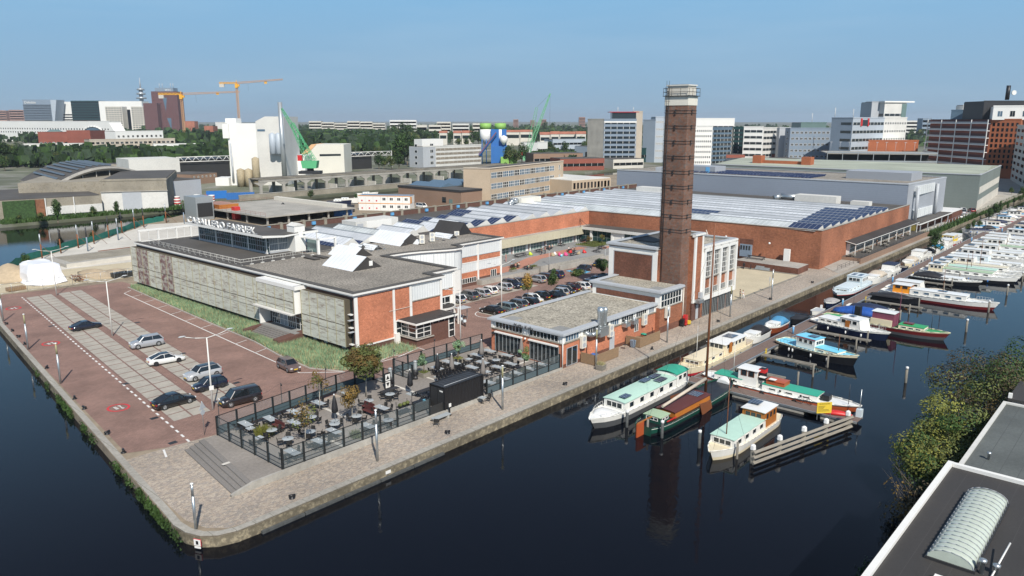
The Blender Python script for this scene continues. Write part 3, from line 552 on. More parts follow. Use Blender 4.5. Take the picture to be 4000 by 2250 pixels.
m.loft(R,0,False,True,False); m.build('curved_panel','seam_y' if 0 else 'corrug',OB)
m = MB()
for x, y in CURVE[1:-1]:
 m.box(x-.03,x+.03,y-.12,y-.05,4.6,8.0)
m.build('panel_seam','lightgrey',OB)
# wall to the hall side (east end of wing)
bx(OB,'brick_panel','brick',(52.0,52.08,20.2,33,0,8.1))
# roof furniture on the office
def gable(name, label, cat, u, v, lx, ly, h, roof, end, z=H+.03, ridge='y', parent=None, hatch=False):
 o = thing(name, label, cat, u, v, z) if parent is None else put(name, None, parent, (u, v, z))
 m = MB(); a, b = lx/2, ly/2
 if ridge == 'y': m.add([(-a,-b,0),(0,-b,h),(0,b,h),(-a,b,0),(a,-b,0),(a,b,0)], [(0,1,2,3),(1,4,5,2)]); e = [[(-a,-b+.02,0),(a,-b+.02,0),(0,-b+.02,h)],[(-a,b-.02,0),(0,b-.02,h),(a,b-.02,0)]]
 else: m.add([(-a,-b,0),(a,-b,0),(a,0,h),(-a,0,h),(-a,b,0),(a,b,0)], [(0,1,2,3),(3,2,5,4)]); e = [[(-a+.02,-b,0),(-a+.02,0,h),(-a+.02,b,0)],[(a-.02,-b,0),(a-.02,b,0),(a-.02,0,h)]]
 m.build('glazed_roof' if roof != 'bitumen_black' else 'roof_skin', roof, o)
 for q in e:
  n = MB(); n.poly(q); n.build('gable_end', end, o)
 if hatch: bx(o,'hatch','white',(.4,1.1,-b-.03,-b+.01,.45,1.25))
 return o
gable('roof_lantern','large ridged roof light nearest the brick end, white hatch in its black gable','skylight',75.6,101.9,5.9,8.2,2.0,'seam_y','bitumen_black',hatch=True)
gable('roof_lantern','ridged white roof light behind the large one with the hatch','skylight',82.0,110.8,4.6,7.0,1.6,'seam_y','bitumen_black')
gable('roof_lantern','longest white ridged roof light beside the row of air-conditioning units','skylight',97.2,116.5,6.5,9.5,2.0,'seam_y','bitumen_black')
gable('roof_lantern','small low white roof light left of its twin behind the ridged lanterns','skylight',87.5,116.0,2.0,3.6,.8,'seam_y','bitumen_black')
gable('roof_lantern','small low white roof light with a safety rail, near the lanterns','skylight',88.8,113.5,2.2,4.2,.8,'seam_y','bitumen_black')
gable('roof_lantern','small white roof light at the foot of the longest one','skylight',95.0,112.8,2.0,3.0,.8,'seam_y','bitumen_black')
gable('roof_lantern','small white roof light beside the stacked air-conditioning units','skylight',98.6,111.8,2.0,3.0,.8,'seam_y','bitumen_black')
gable('roof_lantern','small low white roof light in front of the black gabled hood','skylight',107.8,113.6,2.2,5.2,.8,'seam_y','bitumen_black')
gable('roof_hood','tall black gabled hood on the gravel roof of the office wing','roof hood',113.0,116.8,4.6,7.6,2.5,'bitumen_black','steel_dark')
for i,(u,v,l) in enumerate(((75,112.3,'lower of the two dark roof slabs by the railing'),(76.8,112.3,'upper of the two dark roof slabs by the railing'))):
 gridmesh('roof_slab', MB().box(-.5,.5,-1.7,1.7,0,.25).box(-.6,.6,-1.8,1.8,.25,.32), 'bitumen', l, 'roof slab', u, v, H)
def ac_unit(label, u, v, z, rot=0, stack=1, group=None, wall=True):
 o = thing('air_conditioner', label, 'air conditioner', u, v, z, rot, group); h = .85*stack+.0
 bx(o,'casing','white_warm',(-.5,.5,-.2,.2,0,h)); m = MB()
 for i in range(stack):
  m = MB(); c = (0,-.21,.43+.85*i)
  m.add([(c[0]+.33*cos(2*pi*k/14),c[1],c[2]+.33*sin(2*pi*k/14)) for k in range(14)],[tuple(range(14))]); m.build('fan_grille','lightgrey',o)
 return o
for l,u,v,r,s in (('single white air-conditioning unit near the roof lanterns',81.7,115,-.6,1),('left tall white twin-fan unit on the office roof',98.3,109.9,-.6,2),('right tall white twin-fan unit on the office roof',101.6,110.6,-.6,2),('white air-conditioning unit beside the black gabled hood',110.3,112.6,-.6,1)):
 ac_unit(l,u,v,H+.2,r,s)
def rail(label, pts, z, every=1.5, h=1.0, mat='old_white', feet=True, name='roof_railing'):
 o = thing(name, label, 'railing', pts[0][0], pts[0][1], z)
 P = [Vector((p[0]-pts[0][0], p[1]-pts[0][1], 0)) for p in pts]
 for a, b in zip(P[:-1], P[1:]):
  m = MB(); m.tube(a+Vector((0,0,h)), b+Vector((0,0,h)), .035, n=4); m.tube(a+Vector((0,0,h*.55)), b+Vector((0,0,h*.55)), .03, n=4); m.build('rail', mat, o)
  n = max(1, round((b-a).length/every)); me = None
  for i in range(n+1):
   p = a+(b-a)*i/n
   if me is None:
    q = MB(); q.tube((0,0,0),(0,0,h),.03,n=4)
    if feet: q.box(-.3,.3,-.14,.14,0,.1); 
    me = q.mesh('post', mat)
   put('post', me, o, p)
  if feet:
   n2 = n*2; mm = MB()
   for i in range(n2): 
    p = a+(b-a)*(i+.5)/n2; mm.tube(p+Vector((0,0,h*.55)), p+Vector((0,0,h)), .02, n=4)
   mm.build('baluster', mat, o)
 return o
rail('pale railing on weighted feet around the roof terrace of the office',[(63.6,149.5),(63.6,115.6),(77.4,115.6)],H+.03,2.05,1.0)
for l,u,v,n in (('low rail around the small roof lights left of the unit stacks',86.9,112.0,5),('low rail around the roof light by the black hood',104.5,111.4,6)): rail(l,[(u,v+2.6),(u,v-1),(u+n*.6,v-1)],H+.03,1.5,.9,'galv')
# roof pavilion
PV = thing('roof_pavilion','white glazed pavilion with a slanting roof on top of the office','pavilion',72.7,122.6,H+.03)
bx(PV,'base','lightgrey',(-.1,4.4,-.05,24.9,0,.35)); bx(PV,'glazing','glass_green',(.12,4.3,.15,24.7,.35,3.2))
bx(PV,'curtain','curtain',(.5,4.2,.6,.7,.35,2.9))
for i in range(11):
 y = 23.5-i*2.32; window(PV,0,y,.35,-pi/2,2.3,2.75,3,3,'lightgrey','glass_green' if i%3 else 'glass',.09)
for i in range(2): window(PV,1.3+i*2.0,0,.35,0,2.0,2.6,1,2,'white','curtain',.12)
for y in (24.9,): window(PV,2.1,y,.35,pi,4,2.8,3,2,'lightgrey','glass',.1)
for y in (0,18.0,12.0,6.2,24.7): bx(PV,'column','white',(-.12,.18,y-.15,y+.15,0,3.15))
m = MB(); R = []
for y in (-3.6+1.4,25.9): R.append([(-2.1,y,3.35),(-2.1,y,3.75),(2.2,y,3.05+.35),(5.2,y,3.6),(5.2,y,3.25),(2.2,y,3.0)])
m.loft(R,0,True,False); m.build('roof','bitumen',PV)
bx(PV,'roof_edge','white',(-2.2,-2.08,-2.3,26,3.3,3.72)); m = MB(); m.add([(-2.2,-2.3,3.3),(2.2,-2.3,2.98),(5.2,-2.3,3.2),(5.2,-2.3,3.45),(2.2,-2.3,3.32),(-2.2,-2.3,3.72)],[(0,1,2,3,4,5)]); m.add([(-2.2,26,3.3),(2.2,26,2.98),(5.2,26,3.2),(5.2,26,3.45),(2.2,26,3.32),(-2.2,26,3.72)],[(5,4,3,2,1,0)]); m.build('roof_edge','white',PV)
m = MB(); m.box(4.4,6.6,-2.2,.2,0,4.7); m.build('chimney_block','white',PV); m = MB(); m.add([(4.3,-2.3,4.7),(6.7,-2.3,4.7),(6.7,.3,4.7),(4.3,.3,4.7),(5.5,-2.3,5.2),(5.5,.3,5.2)],[(0,1,4),(1,2,5,4),(2,3,5),(3,0,4,5)]); m.build('chimney_cap','old_white',PV)
bx(PV,'rear_canopy','white',(6,9.2,-2.5,2,3.2,3.6)); bx(PV,'rear_canopy_roof','bitumen_black',(6.1,9.1,-2.4,1.9,3.6,3.63)); bx(PV,'shutter','glass_teal',(6.62,6.7,-6.0,-2.6,.1,2.3)); bx(PV,'rear_post','white',(8.9,9.1,-2.4,-2.2,0,3.2))
m = MB(); m.box(5.6,6.0,-7.5,-7.1,0,2.7); m.box(5.6,6.0,-7.5,-2.2,2.55,2.8); m.box(5.6,9.6,-7.5,-7.1,2.55,2.8); m.box(9.3,9.6,-7.5,-7.1,0,2.6); m.build('pergola_frame','white',PV)
fr = thing('roof_frame','white open frame screen at the far left end of the office roof','screen',63.4,153.2,H+.03)
for y in (0,3.7,7.4,10.4): bx(fr,'post','white',(y-.15,y+.15,-.15,.15,0,2.1))
for y in (1.8,5.5,9): bx(fr,'thin_post','white',(y-.04,y+.04,-.05,.05,0,2.1))
bx(fr,'beam','white',(-.2,12,-.2,.2,2.1,2.42)); bx(fr,'beam','white',(-.2,12,-.06,.06,.12,.24)); bx(fr,'mesh_panel','court_grey',(-.15,-.1,-4,0,0,.05)) if 0 else None
# sign letters on the pavilion roof, each a solid letter with pale edge
def letters(parent, text, size, depth, face, edge, place, name='letter', bold=.0):
 out = []; x = 0
 for ch in text:
  cu = bpy.data.curves.new('t', 'FONT'); cu.body = ch if ch != ' ' else 'x'; cu.size = size; cu.extrude = depth/2; cu.offset = bold; cu.resolution_u = 3
  to = bpy.data.objects.new('t', cu); COL.objects.link(to); dg = bpy.context.evaluated_depsgraph_get(); dg.update()
  me = bpy.data.meshes.new_from_object(to.evaluated_get(dg)); bpy.data.objects.remove(to)
  xs = [v.co.x for v in me.vertices]; w = max(xs)-min(xs)
  if ch == ' ': x += w*.7; continue
  me.materials.clear(); me.materials.append(M(face)); me.materials.append(M(edge))
  for p in me.polygons: p.material_index = 0 if abs(p.normal.z) > .5 else 1
  for v in me.vertices: v.co.x -= min(xs)
  out.append((ch, me, x, w)); x += w+size*.14
 for ch, me, xx, w in out: place(put(name, me, parent), xx, x)
 return out
SG = thing('rooftop_sign','white block letters spelling CABALLERO FABRIEK along the pavilion roof edge','sign',70.75,147.8,H+3.75)
SG2 = 25.2
def pl(o, x, tot):
 k = SG2/tot; o.location = (0, -x*k, 0); o.rotation_euler = (pi/2, 0, -pi/2); o.scale = (k, 1, 1)
letters(SG,'CABALLERO FABRIEK',1.75,.28,'lightgrey','white',pl,bold=.02)
bx(SG,'support_rail','lightgrey',(.1,.2,-25.3,.1,0,.12))
# ================================================================ FACTORY HALL with saw-tooth roof lights
FH = thing('factory_hall','broad brick factory hall with rows of white roof lights and solar panels','hall',85,59)
HP = [(0,60),(80.6,60),(83.4,0),(153,.6),(153,92),(-6,92),(-6,60)]
m = MB(); m.prism(HP, 0, 8.3); m.build('wall','brick_hall',FH)
m = MB(); m.poly([(x,y,8.31) for x,y in HP]); m.build('roof','bitumen',FH)
# courtside wall is brighter brick
bx(FH,'brick_panel','brick',(29.9,80.55,59.93,60,4.9,8.55))
m = MB(); m.prism([(29,60),(80.6,60),(83.4,0),(153,.6),(153,.95),(83.8,.4),(81,60.4),(29,60.4)][::1],8.3,8.55); m.build('parapet','brick_hall',FH)
m = MB(); m.prism([(29,59.85),(80.5,59.85),(83.25,-.15),(153,.45),(153,.95),(83.8,.45),(81,60.5),(29,60.5)],8.55,8.66); m.build('coping','concrete',FH)
bx(FH,'rear_parapet','plinth',(-6,153,91.2,91.7,8.3,9.5)); bx(FH,'rear_coping','concrete_dirty',(-6,153,91.1,91.8,9.5,9.65))
for i in range(27):
 bx(FH,'parapet_pier','concrete_dirty',(-4+i*5.8,-3.3+i*5.8,91.0,91.9,8.3,9.85))
 if i%2: bx(FH,'roof_hatch','blue_post',(-1.6+i*5.8,-.7+i*5.8,90.8,91.2,8.6,9.3))
# saw-tooth rows: children, each with its solar strip
def saw(u, v0, v1, solar=None, mat='glasshouse', w1=3.4, w2=1.5, h=1.75, sm='solar'):
 x = u-85; y0, y1 = v0-59, v1-59; z = 8.33
 m = MB(); m.add([(x,y0,z),(x+w1,y0,z+h),(x+w1,y1,z+h),(x,y1,z),(x+w1+w2,y0,z),(x+w1+w2,y1,z)],[(0,1,2,3)[::-1],(1,4,5,2)[::-1]],0)
 m.add([(x,y0,z),(x+w1+w2,y0,z),(x+w1,y0,z+h),(x,y1,z),(x+w1,y1,z+h),(x+w1+w2,y1,z)],[(0,1,2),(3,4,5)],1); m.tube((x+w1,y0,z+h),(x+w1,y1,z+h),.14,n=4,m=2,sm=False); r = m.build('roof_light',[mat,'old_white','metal_grey'],FH)
 for (a,b,k0,k1) in (solar or ()):
  a -= 59; b -= 59
  q = [(x+w1*k0-.05,a,z+h*k0+.08),(x+w1*k1-.05,a,z+h*k1+.08),(x+w1*k1-.05,b,z+h*k1+.08),(x+w1*k0-.05,b,z+h*k0+.08)]
  n = MB(); n.poly(q[::-1]); n.build('solar_panel',sm,r)
 return r
rows = [(86.2,120,137,[(120.5,137,-.02,.3)]),(91.5,120.5,140,[(120.5,140,-.02,.3)]),(96.8,121,139,[(121,139,-.02,.3)]),(102.3,120.5,131,[(120.5,131,-.02,.3)]),(107.6,123.5,132,[(123.5,132,-.02,.3)])]
for i,(u,a,b,s) in enumerate(rows): saw(u,a,b,s,'glasshouse_old' if i == 2 else 'glasshouse',h=1.45)
for i,u in enumerate([112.8,118.3,123.7,129.2,134.6,140.1,145.5,151,156.5,161.9]):
 e = 135.5 if i < 4 else 139+i*.6
 s = [(e-(6 if i in (0,4) else 3.2),e,.05,1.0)]
 if i in (0,1,2,3,4): s.append((120.3,123.5,0,.9))
 saw(u,120.2,e,s if i < 5 else None,h=1.3,w1=3.8)
for i in range(10):
 u = 168.0+i*5.3; s = []
 if u < 226:
  s = [(60.2+.0*i,66.8+.9*i if i < 8 else 66,.05,1)]
 if i == 0: saw(u,60.4,147,s,'glasshouse_old',4.5,.8,1.0)
 else:
  if i in (1,2): s.append((90,104,.05,1))
  saw(u,60.4,148,s,'glasshouse',4.5,.8,.8)
def hall_box(label, name, cat, u, v, lx, ly, h, z=8.35, mat='old_white', extra=None):
 o = thing(name, label, cat, u, v, z); bx(o,'casing',mat,(-lx/2,lx/2,-ly/2,ly/2,0,h)); bx(o,'base','steel_dark',(-lx/2+.1,lx/2-.1,-ly/2+.1,ly/2-.1,-.3,0)); 
 if extra: extra(o)
 return o
def duct(o, pts, r=.55, mat='galv', name='duct', n=10):
 m = MB()
 for a,b in zip(pts[:-1],pts[1:]): m.tube(a,b,r,n=n)
 for p in pts[1:-1]: m.blob(p,(r*1.02,)*3,0,n,6)
 return m.build(name, mat, o)
hall_box('long pale plant housing on the hall roof near the rear parapet, left part','rooftop_unit','rooftop unit',108.5,138.5,12,5,1.9,mat='old_white',extra=lambda o:(bx(o,'panel','white',(-3,4,-2.56,-2.5,.2,1.7)),bx(o,'louvre','lightgrey',(-5.6,-4,-2.55,-2.5,.2,1.4))))
hall_box('beige rooftop unit with a curved silver pipe in front of the tan office block','rooftop_unit','rooftop unit',164.5,140,8.5,4,2.6,mat='white_warm',extra=lambda o:duct(o,[(-4,-.5,1.8),(-6,-.5,2.2),(-7.2,-.5,1.4),(-7.2,-.5,-.2)],.7))
hall_box('white rooftop unit on the hall roof left behind the brick chimney','rooftop_unit','rooftop unit',222,131,4,16,2.0,mat='old_white',extra=lambda o:duct(o,[(0,-8,1.1),(0,-11,1.1)],.6,'white'))
hall_box('white rooftop unit with a silver drum against the grey hall','rooftop_unit','rooftop unit',228,82,4,12,2.2,mat='old_white',extra=lambda o:duct(o,[(0,6,1.2),(0,11,1.2),(-1.5,12.5,.6)],.9))
hall_box('low white ventilation box right of the rooftop unit near the solar panels','rooftop_unit','rooftop unit',229,70,3,5,1.2)
# windows and doors of the hall
for i in range(8):
 x = 31.5+i*6.2; window(FH,x+2.3,59.9,1.05,0,4.6,2.0,4,2,'white','glass_teal',.08)
 bx(FH,'pilaster','white',(x-.35,x-.05,59.6,59.92,1,3.3)); bx(FH,'door','white' if i%2 else 'lightgrey',(x+4.65,x+5.5,59.85,59.93,1,3.2))
bx(FH,'canopy_soffit','steel_dark',(29.5,79.5,58.6,59.9,3.1,3.2))
for i in range(16):
 a = 29.6+i*3.08; bx(FH,'canopy_panel','canopy_stained',(a+.02,a+3.05,58.5,58.6,3.0,5.0))
bx(FH,'canopy_top','concrete',(29.5,79.2,58.5,59.95,5.0,5.06))
m = MB(); m.tube((76.5,59.9,6.8),(74.5,58.2,5.1),.05); m.tube((76.5,59.9,6.8),(77.5,58.2,5.1),.05); m.build('bracket','steel_dark',FH)
# link building with glass front facing the court
LK = thing('glazed_link_building','low white flat-roofed building with tall glass bays facing the court','building',161.2,86)
m = MB(); m.box(.3,5.6,0,36.2,1,4.9); m.build('wall','glass_green',LK); bx(LK,'roof_edge','old_white',(-.6,5.6,-.4,36.6,4.3,5.0)); bx(LK,'roof','bitumen',(-.4,5.6,-.2,36.4,5.0,5.04))
for y in (0,5.5,10.8,13.4,19.2,22.5,29,36): bx(LK,'pilaster','white',(-.15,.3,y-.3,y+.3,1,4.3))
for a,b in ((0,5.5),(5.5,10.8),(10.8,13.4),(13.4,19.2),(22.5,29),(29,36)):
 window(LK,.28,(a+b)/2,1.0,-pi/2,b-a-.6,3.2,max(2,int((b-a)/1.6)),2,'metal_grey','glass_green',.05)
bx(LK,'wall_panel','white',(.0,.29,19.2,22.5,1,4.3))
# brick face details towards the sand plot
bx(FH,'double_door','blue_post' if 0 else 'blue_clad',(80.9-.0,81.4,14.6,17.4,1.35,4.2))
for k in range(4): bx(FH,'door_light','glass',(80.86,80.9,14.9+k*.65,15.3+k*.65,2.9,3.9))
bx(FH,'filled_opening','brick_dark',(81.15-.1,81.4,14.4,17.6,4.3,5.4)); bx(FH,'side_door','white',(81.5,82.1,6.0,7.3,1.35,4.0))
for y,z in ((10.5,5.0),(21,5.5)): FHl = MB().blob((81.0,y,z),(.25,.25,.25)).build('wall_lamp','white',FH)
m = MB(); m.tube((80.7,26,6.6),(80.2,25,5.2),.09); m.tube((80.2,25,5.2),(80.3,25,1.4),.09); m.build('drain_pipe','white_warm',FH)
for i in range(5): bx(FH,'air_vent','plinth',(80.55+.3,81.5,27+i*1.2,27.5+i*1.2,5.2,5.6)) if 0 else None
# window strip and canopy on the quay side
m = MB(); m.box(101,150.5,-.5,.5,1.0,3.6); m.build('glazed_bay','glass',FH)
for i in range(13): window(FH,103+i*3.8,-.52,1.35,0,3.7,2.15,5,2,'white','glass',.08)
bx(FH,'bay_plinth','brown_brick',(100.9,150.6,-.55,-.4,1.0,1.35)); bx(FH,'bay_end','white',(100.8,101,-.6,.5,.9,3.7)); window(FH,100.98,0,1.35,-pi/2,.9,2.1,1,2,'white','glass')
m = MB(); m.add([(99.8,-2.4,3.7),(153.2,-2.4,3.7),(153.2,.6,4.35),(99.8,.6,4.35),(99.8,-2.4,3.86),(153.2,-2.4,3.86),(153.2,.6,4.5),(99.8,.6,4.5)],[(0,3,2,1),(0,1,5,4),(1,2,6,5),(2,3,7,6),(3,0,4,7)],1); m.add([(99.8,-2.4,3.865),(153.2,-2.4,3.865),(153.2,.6,4.505),(99.8,.6,4.505)],[(0,1,2,3)],0); m.build('long_canopy',['bitumen_black','white'],FH)
for i in range(9): bx(FH,'canopy_post','white',(100+i*6.5,100.15+i*6.5,-2.2,-2.05,1.0,3.75))
bx(FH,'end_bay','white',(150.6,152.8,-.35,.55,1.0,4.0))
rail('thin dark railing along the ramp and terrace beside the hall',[(166.9,54.6),(183,54.8),(239,55.1)],1.0 if 0 else .55,2.6,.95,'steel_dark',False,'terrace_railing')
# ================================================================ RESTAURANT, LINK, BOILER HOUSE
RB = thing('restaurant_building','low brick restaurant with pale gravel roof and folding glass doors to the terrace','building',76.8,58.95)
m = MB(); m.box(0,23.4,0,12.7,0,3.35); m.build('wall','brick',RB); m = MB(); m.box(.03,23.4,.03,12.67,3.35,4.55); m.build('upper_wall','white',RB)
bx(RB,'base_course','brick_dark',(-.03,23.4,-.03,0,0,.5)); bx(RB,'sill_course','concrete_dirty',(-.14,23.5,-.14,0,3.3,3.42),(-.14,0,-.1,12.8,3.3,3.42))
m = MB(); m.box(0,23,0,12.7,4.55,4.6); m.build('roof','gravel_pale',RB)
fascia(RB,[(23.4,12.7),(0,12.7),(0,0),(23.4,0)],4.75,.42,.45,'lightgrey',False,'roof_edge','lightgrey')
bx(RB,'roof_patch','court_grey',(1,3.4,1,3.2,4.6,4.62)); bx(RB,'roof_patch','court_grey',(1,3.2,9.6,11.6,4.6,4.62))
for y in (3.2,9.4):
 window(RB,-.0,y,3.5,-pi/2,4.9,.85,8,1,'white','glass',.06); m=MB(); window(RB,-.02,y+(.1 if y>5 else -.1),.25,-pi/2,4.9,2.6,7,1,'metal_grey','glass',.12,'folding_door'); bx(RB,'blind_box','white',(-.35,0,y-2.5,y+2.5,2.85,3.02))
for y in (0,6.3,12.7): bx(RB,'pilaster','white',(-.1,0,y-.38 if y else 0,min(y+.38,12.7),3.4,4.4))
for k,(c,w) in enumerate(((2.0,2.9),(5.9,2.6),(9.2,2.4),(11.9,2.2),(15.3,3.0),(19.0,2.8),(21.9,1.4))): window(RB,c,-.0,3.5,0,w,.85,5 if w>2.5 else 4,1,'white','glass' if k%3 else 'glass_blue',.07)
for x in (0,3.85,7.5,10.5,13.2,17.2,20.7,23): bx(RB,'pilaster','white',(x,x+.35,-.1,0,3.4,4.4))
window(RB,2.0,-.03,.1,0,2.3,2.5,2,1,'lightgrey','glass',.1,'double_door'); window(RB,11.4,-.03,.1,0,1.1,2.5,1,1,'lightgrey','lightgrey',.1,'door'); window(RB,17.7,-.03,1.4,0,1.0,1.7,2,1,'white','glass',.1)
m = MB(); m.tube((-.12,-.12,.0),(-.12,-.12,4.4),.07); m.build('drain_pipe','white',RB); m = MB(); m.blob((-.2,6.3,2.95),(.16,.16,.16)); m.build('wall_lamp','white',RB); bx(RB,'speaker','steel_dark',(-.4,0,12.0,12.35,2.55,2.85))
m = MB()
def pl2(o, x, tot): o.location = (0, -x*.85, 0); o.rotation_euler = (pi/2, 0, -pi/2); o.scale = (.85, 1, 1)
s2 = thing('restaurant_sign','thin dark handwritten lettering MaMa Kelly on the restaurant fascia','sign',76.2,66.9,4.42)
letters(s2,'MaMa Kelly',.78,.03,'steel_dark','steel_dark',pl2)
for ch in s2.children: ch.rotation_euler[1] = 0
# fixtures on the quay wall of the restaurant
for l,u,z,s in (('white twin-fan unit on the restaurant wall beside the glass double door',80.9,2.0,2),('white twin-fan unit on the restaurant wall right of the silver duct',87.4,2.2,2),('white twin-fan unit high on the wall between the brown bins and the grey door',96.3,2.1,2),('white twin-fan unit on the wall just left of the tall brick pier',101.7,2.3,2)):
 ac_unit(l,u,58.62 if u < 99 else 57.9,z,0,s)
dk = thing('extract_duct','silver kitchen duct with two cowled stacks on the restaurant wall','duct',84.6,58.4,2.9)
bx(dk,'fan_box','galv',(-.7,1.3,-.5,.4,0,1.3)); duct(dk,[(-.6,0,.6),(-2.2,0,.6),(-3.0,0,.9),(-3.0,.5,1.1)],.33)
for x,r,h in ((-.1,.42,3.3),(1.0,.27,3.1)):
 m = MB(); m.lathe((x,.0,1.3),[(r*.8,0),(r,.3),(r,h-1.6),(r*1.25,h-1.3),(r*1.25,h-.9),(r*.9,h-.5)],14); m.lathe((x,0,1.3),[(r*.8,h-.52),(.01,h-.6)],14,1); m.build('stack',['galv','black_paint'],dk)
for l,u in (('silver duct outlet on the restaurant wall, left of its box-shaped twin',91.2),('silver box vent on the restaurant wall above the framed window',93.3)):
 o = thing('wall_vent',l,'vent',u,58.6,2.9); bx(o,'cowl','galv',(-.6,.6,-.45,.3,0,.6)); m = MB(); m.tube((0,-.1,.5),(0,.1,1.0),.25,n=8); m.build('duct','galv',o)
for i,(u,w) in enumerate(((80.5,5.5),(91.5,5.5))):
 o = thing('wooden_screen',('horizontal board wooden enclosure below the first wall unit, blue lid inside','horizontal board wooden enclosure between the white door and the brown bins')[i],'screen',u,56.3)
 for k in range(8): bx(o,'board','wood',(0,w,-.03,.03,.08+k*.18,.24+k*.18),(-.03,.03,-.0,2.4,.08+k*.18,.24+k*.18))
 bx(o,'crate','blue' if i == 0 else 'wood',(.4,1.6,.6,1.5,0,1.2)) 
# connecting block
MBL = thing('machine_hall','middle block with white window front between restaurant and boiler house','building',99.9,58.2)
m = MB(); m.box(0,6.8,0,12.6,0,4.0); m.build('wall','brick_hall',MBL); bx(MBL,'upper_wall','white',(.02,6.8,.02,12.58,4.0,6.4)); bx(MBL,'brick_band','brick_dark',(-.03,.02,.9,11.8,4.75,5.6)); bx(MBL,'base_course','brick_dark',(0,6.8,-.03,0,0,1))
bx(MBL,'sill','concrete',(-.0,6.9,-.15,0,3.9,4.02)); window(MBL,3.3,0,4.05,0,6.0,2.0,7,2,'white','glass',.1); bx(MBL,'roof','gravel_pale',(0,6.8,0,12.6,6.4,6.46)); bx(MBL,'roof_patch','court_grey',(.8,3.5,.8,3,6.46,6.48)); bx(MBL,'roof_patch','court_grey',(.8,2.8,10,12,6.46,6.48))
fascia(MBL,[(6.8,12.6),(0,12.6),(0,0),(6.8,0)],6.6,.45,.42,'lightgrey',False,'roof_edge','lightgrey'); m = MB(); m.tube((6.9,-.15,0),(6.9,-.15,6.2),.07); m.build('drain_pipe','white_warm',MBL)
BH = thing('boiler_house','tall white framed brick boiler house with four long window bays over the quay','building',106.7,58.3)
m = MB(); m.box(0,6.2,4.6,14,0,11.5); m.box(3.4,6.2,.1,4.6,0,13.9); m.box(6.2,18,.05,14,0,11.6); m.build('wall','brick_hall',BH)
bx(BH,'roof','gravel_pale',(0,18,4.6,14,11.6,11.63),(6.2,18,0,4.6,11.6,11.63)); bx(BH,'roof','gravel_pale',(3.4,6.2,.1,4.6,13.9,13.93)); bx(BH,'roof_patch','court_grey',(14.5,17,1,3,11.63,11.65)); bx(BH,'roof_patch','court_grey',(.7,2.8,11,13,11.63,11.65))
fascia(BH,[(18,14),(0,14),(0,4.7)],11.95,.5,.42,'lightgrey',False,'roof_edge','lightgrey'); fascia(BH,[(6.3,0),(18,0),(18,14)],11.95,.6,.35,'white',False,'roof_edge','lightgrey'); fascia(BH,[(3.2,0),(6.3,0),(6.3,4.6)],14.2,.45,.3,'white',False,'roof_edge','lightgrey')
bx(BH,'brick_infill','brick_dark',(-.06,0,5.6,13.0,7.4,10.7)); bx(BH,'upper_frame','white',(-.1,-.0,4.6,14,10.75,11.4)); bx(BH,'frame','white',(-.12,0,13.1,14,0,11.4)); bx(BH,'frame','white',(-.12,0,4.65,5.5,6.4,11.4)); bx(BH,'inner_frame','lightgrey',(-.1,0,5.5,13.1,10.62,10.75),(-.1,0,12.95,13.1,6.5,10.7),(-.1,0,5.5,5.62,6.5,10.7)); bx(BH,'brick_infill','brick_dark',(-.05,0,5.6,13.0,6.4,7.4))
# tall brick pier and framed bays facing the quay
bx(BH,'brick_pier','brick_hall',(3.95,5.75,-.06,.1,0,13.7)); bx(BH,'frame','white',(3.4,3.95,-.15,.1,3.2,13.9)); bx(BH,'frame','white',(5.75,6.2,-.15,.1,3.2,13.9)); bx(BH,'frame','white',(3.4,6.3,-.17,.1,2.95,3.2)); bx(BH,'base_course','plinth',(3.3,6.3,-.1,.1,0,2.9))
bx(BH,'side_door','lightgrey',(4.6,5.4,-.14,-.08,.1,2.5)); bx(BH,'switch_box','lightgrey',(5.1,5.8,-.6,-.15,3.6,4.5)); bx(BH,'wall_vent','galv',(3.9,5.4,-1.1,-.15,2.95,3.5))
for i in range(5): bx(BH,'pilaster','white',(6.2+i*2.85,6.75+i*2.85,-.45,.04,2.9,11.5))
bx(BH,'band','white',(6.2,18,-.4,.04,2.9,3.7)); bx(BH,'band','white',(6.2,18,-.4,.04,11.0,11.5))
for i in range(4):
 c = 8.2+i*2.85; window(BH,c,-.02,6.7,0,2.2,4.3,4,5,'white','glass',.07); bx(BH,'sill','concrete',(c-1.15,c+1.15,-.3,0,6.55,6.7)); window(BH,c,-.02,3.75,0,1.9,1.0,4,1,'white','glass',.07); bx(BH,'sill','concrete',(c-1.1,c+1.1,-.36,0,3.66,3.76)); window(BH,c,-.05,.1,0,2.4,2.75,4,1,'metal_grey','glass',.1,'glazed_door')
bx(BH,'steel_shed_wall','green_clad',(18.02,18.3,6,14,1,11.0)); bx(BH,'green_stair_front','green_deck' if 0 else 'pale_green',(18.0,18.6,.9,5.5,1.0,9.0))
bx(BH,'rear_roof','bitumen',(6,18.4,9,14.1,11.64,11.8))
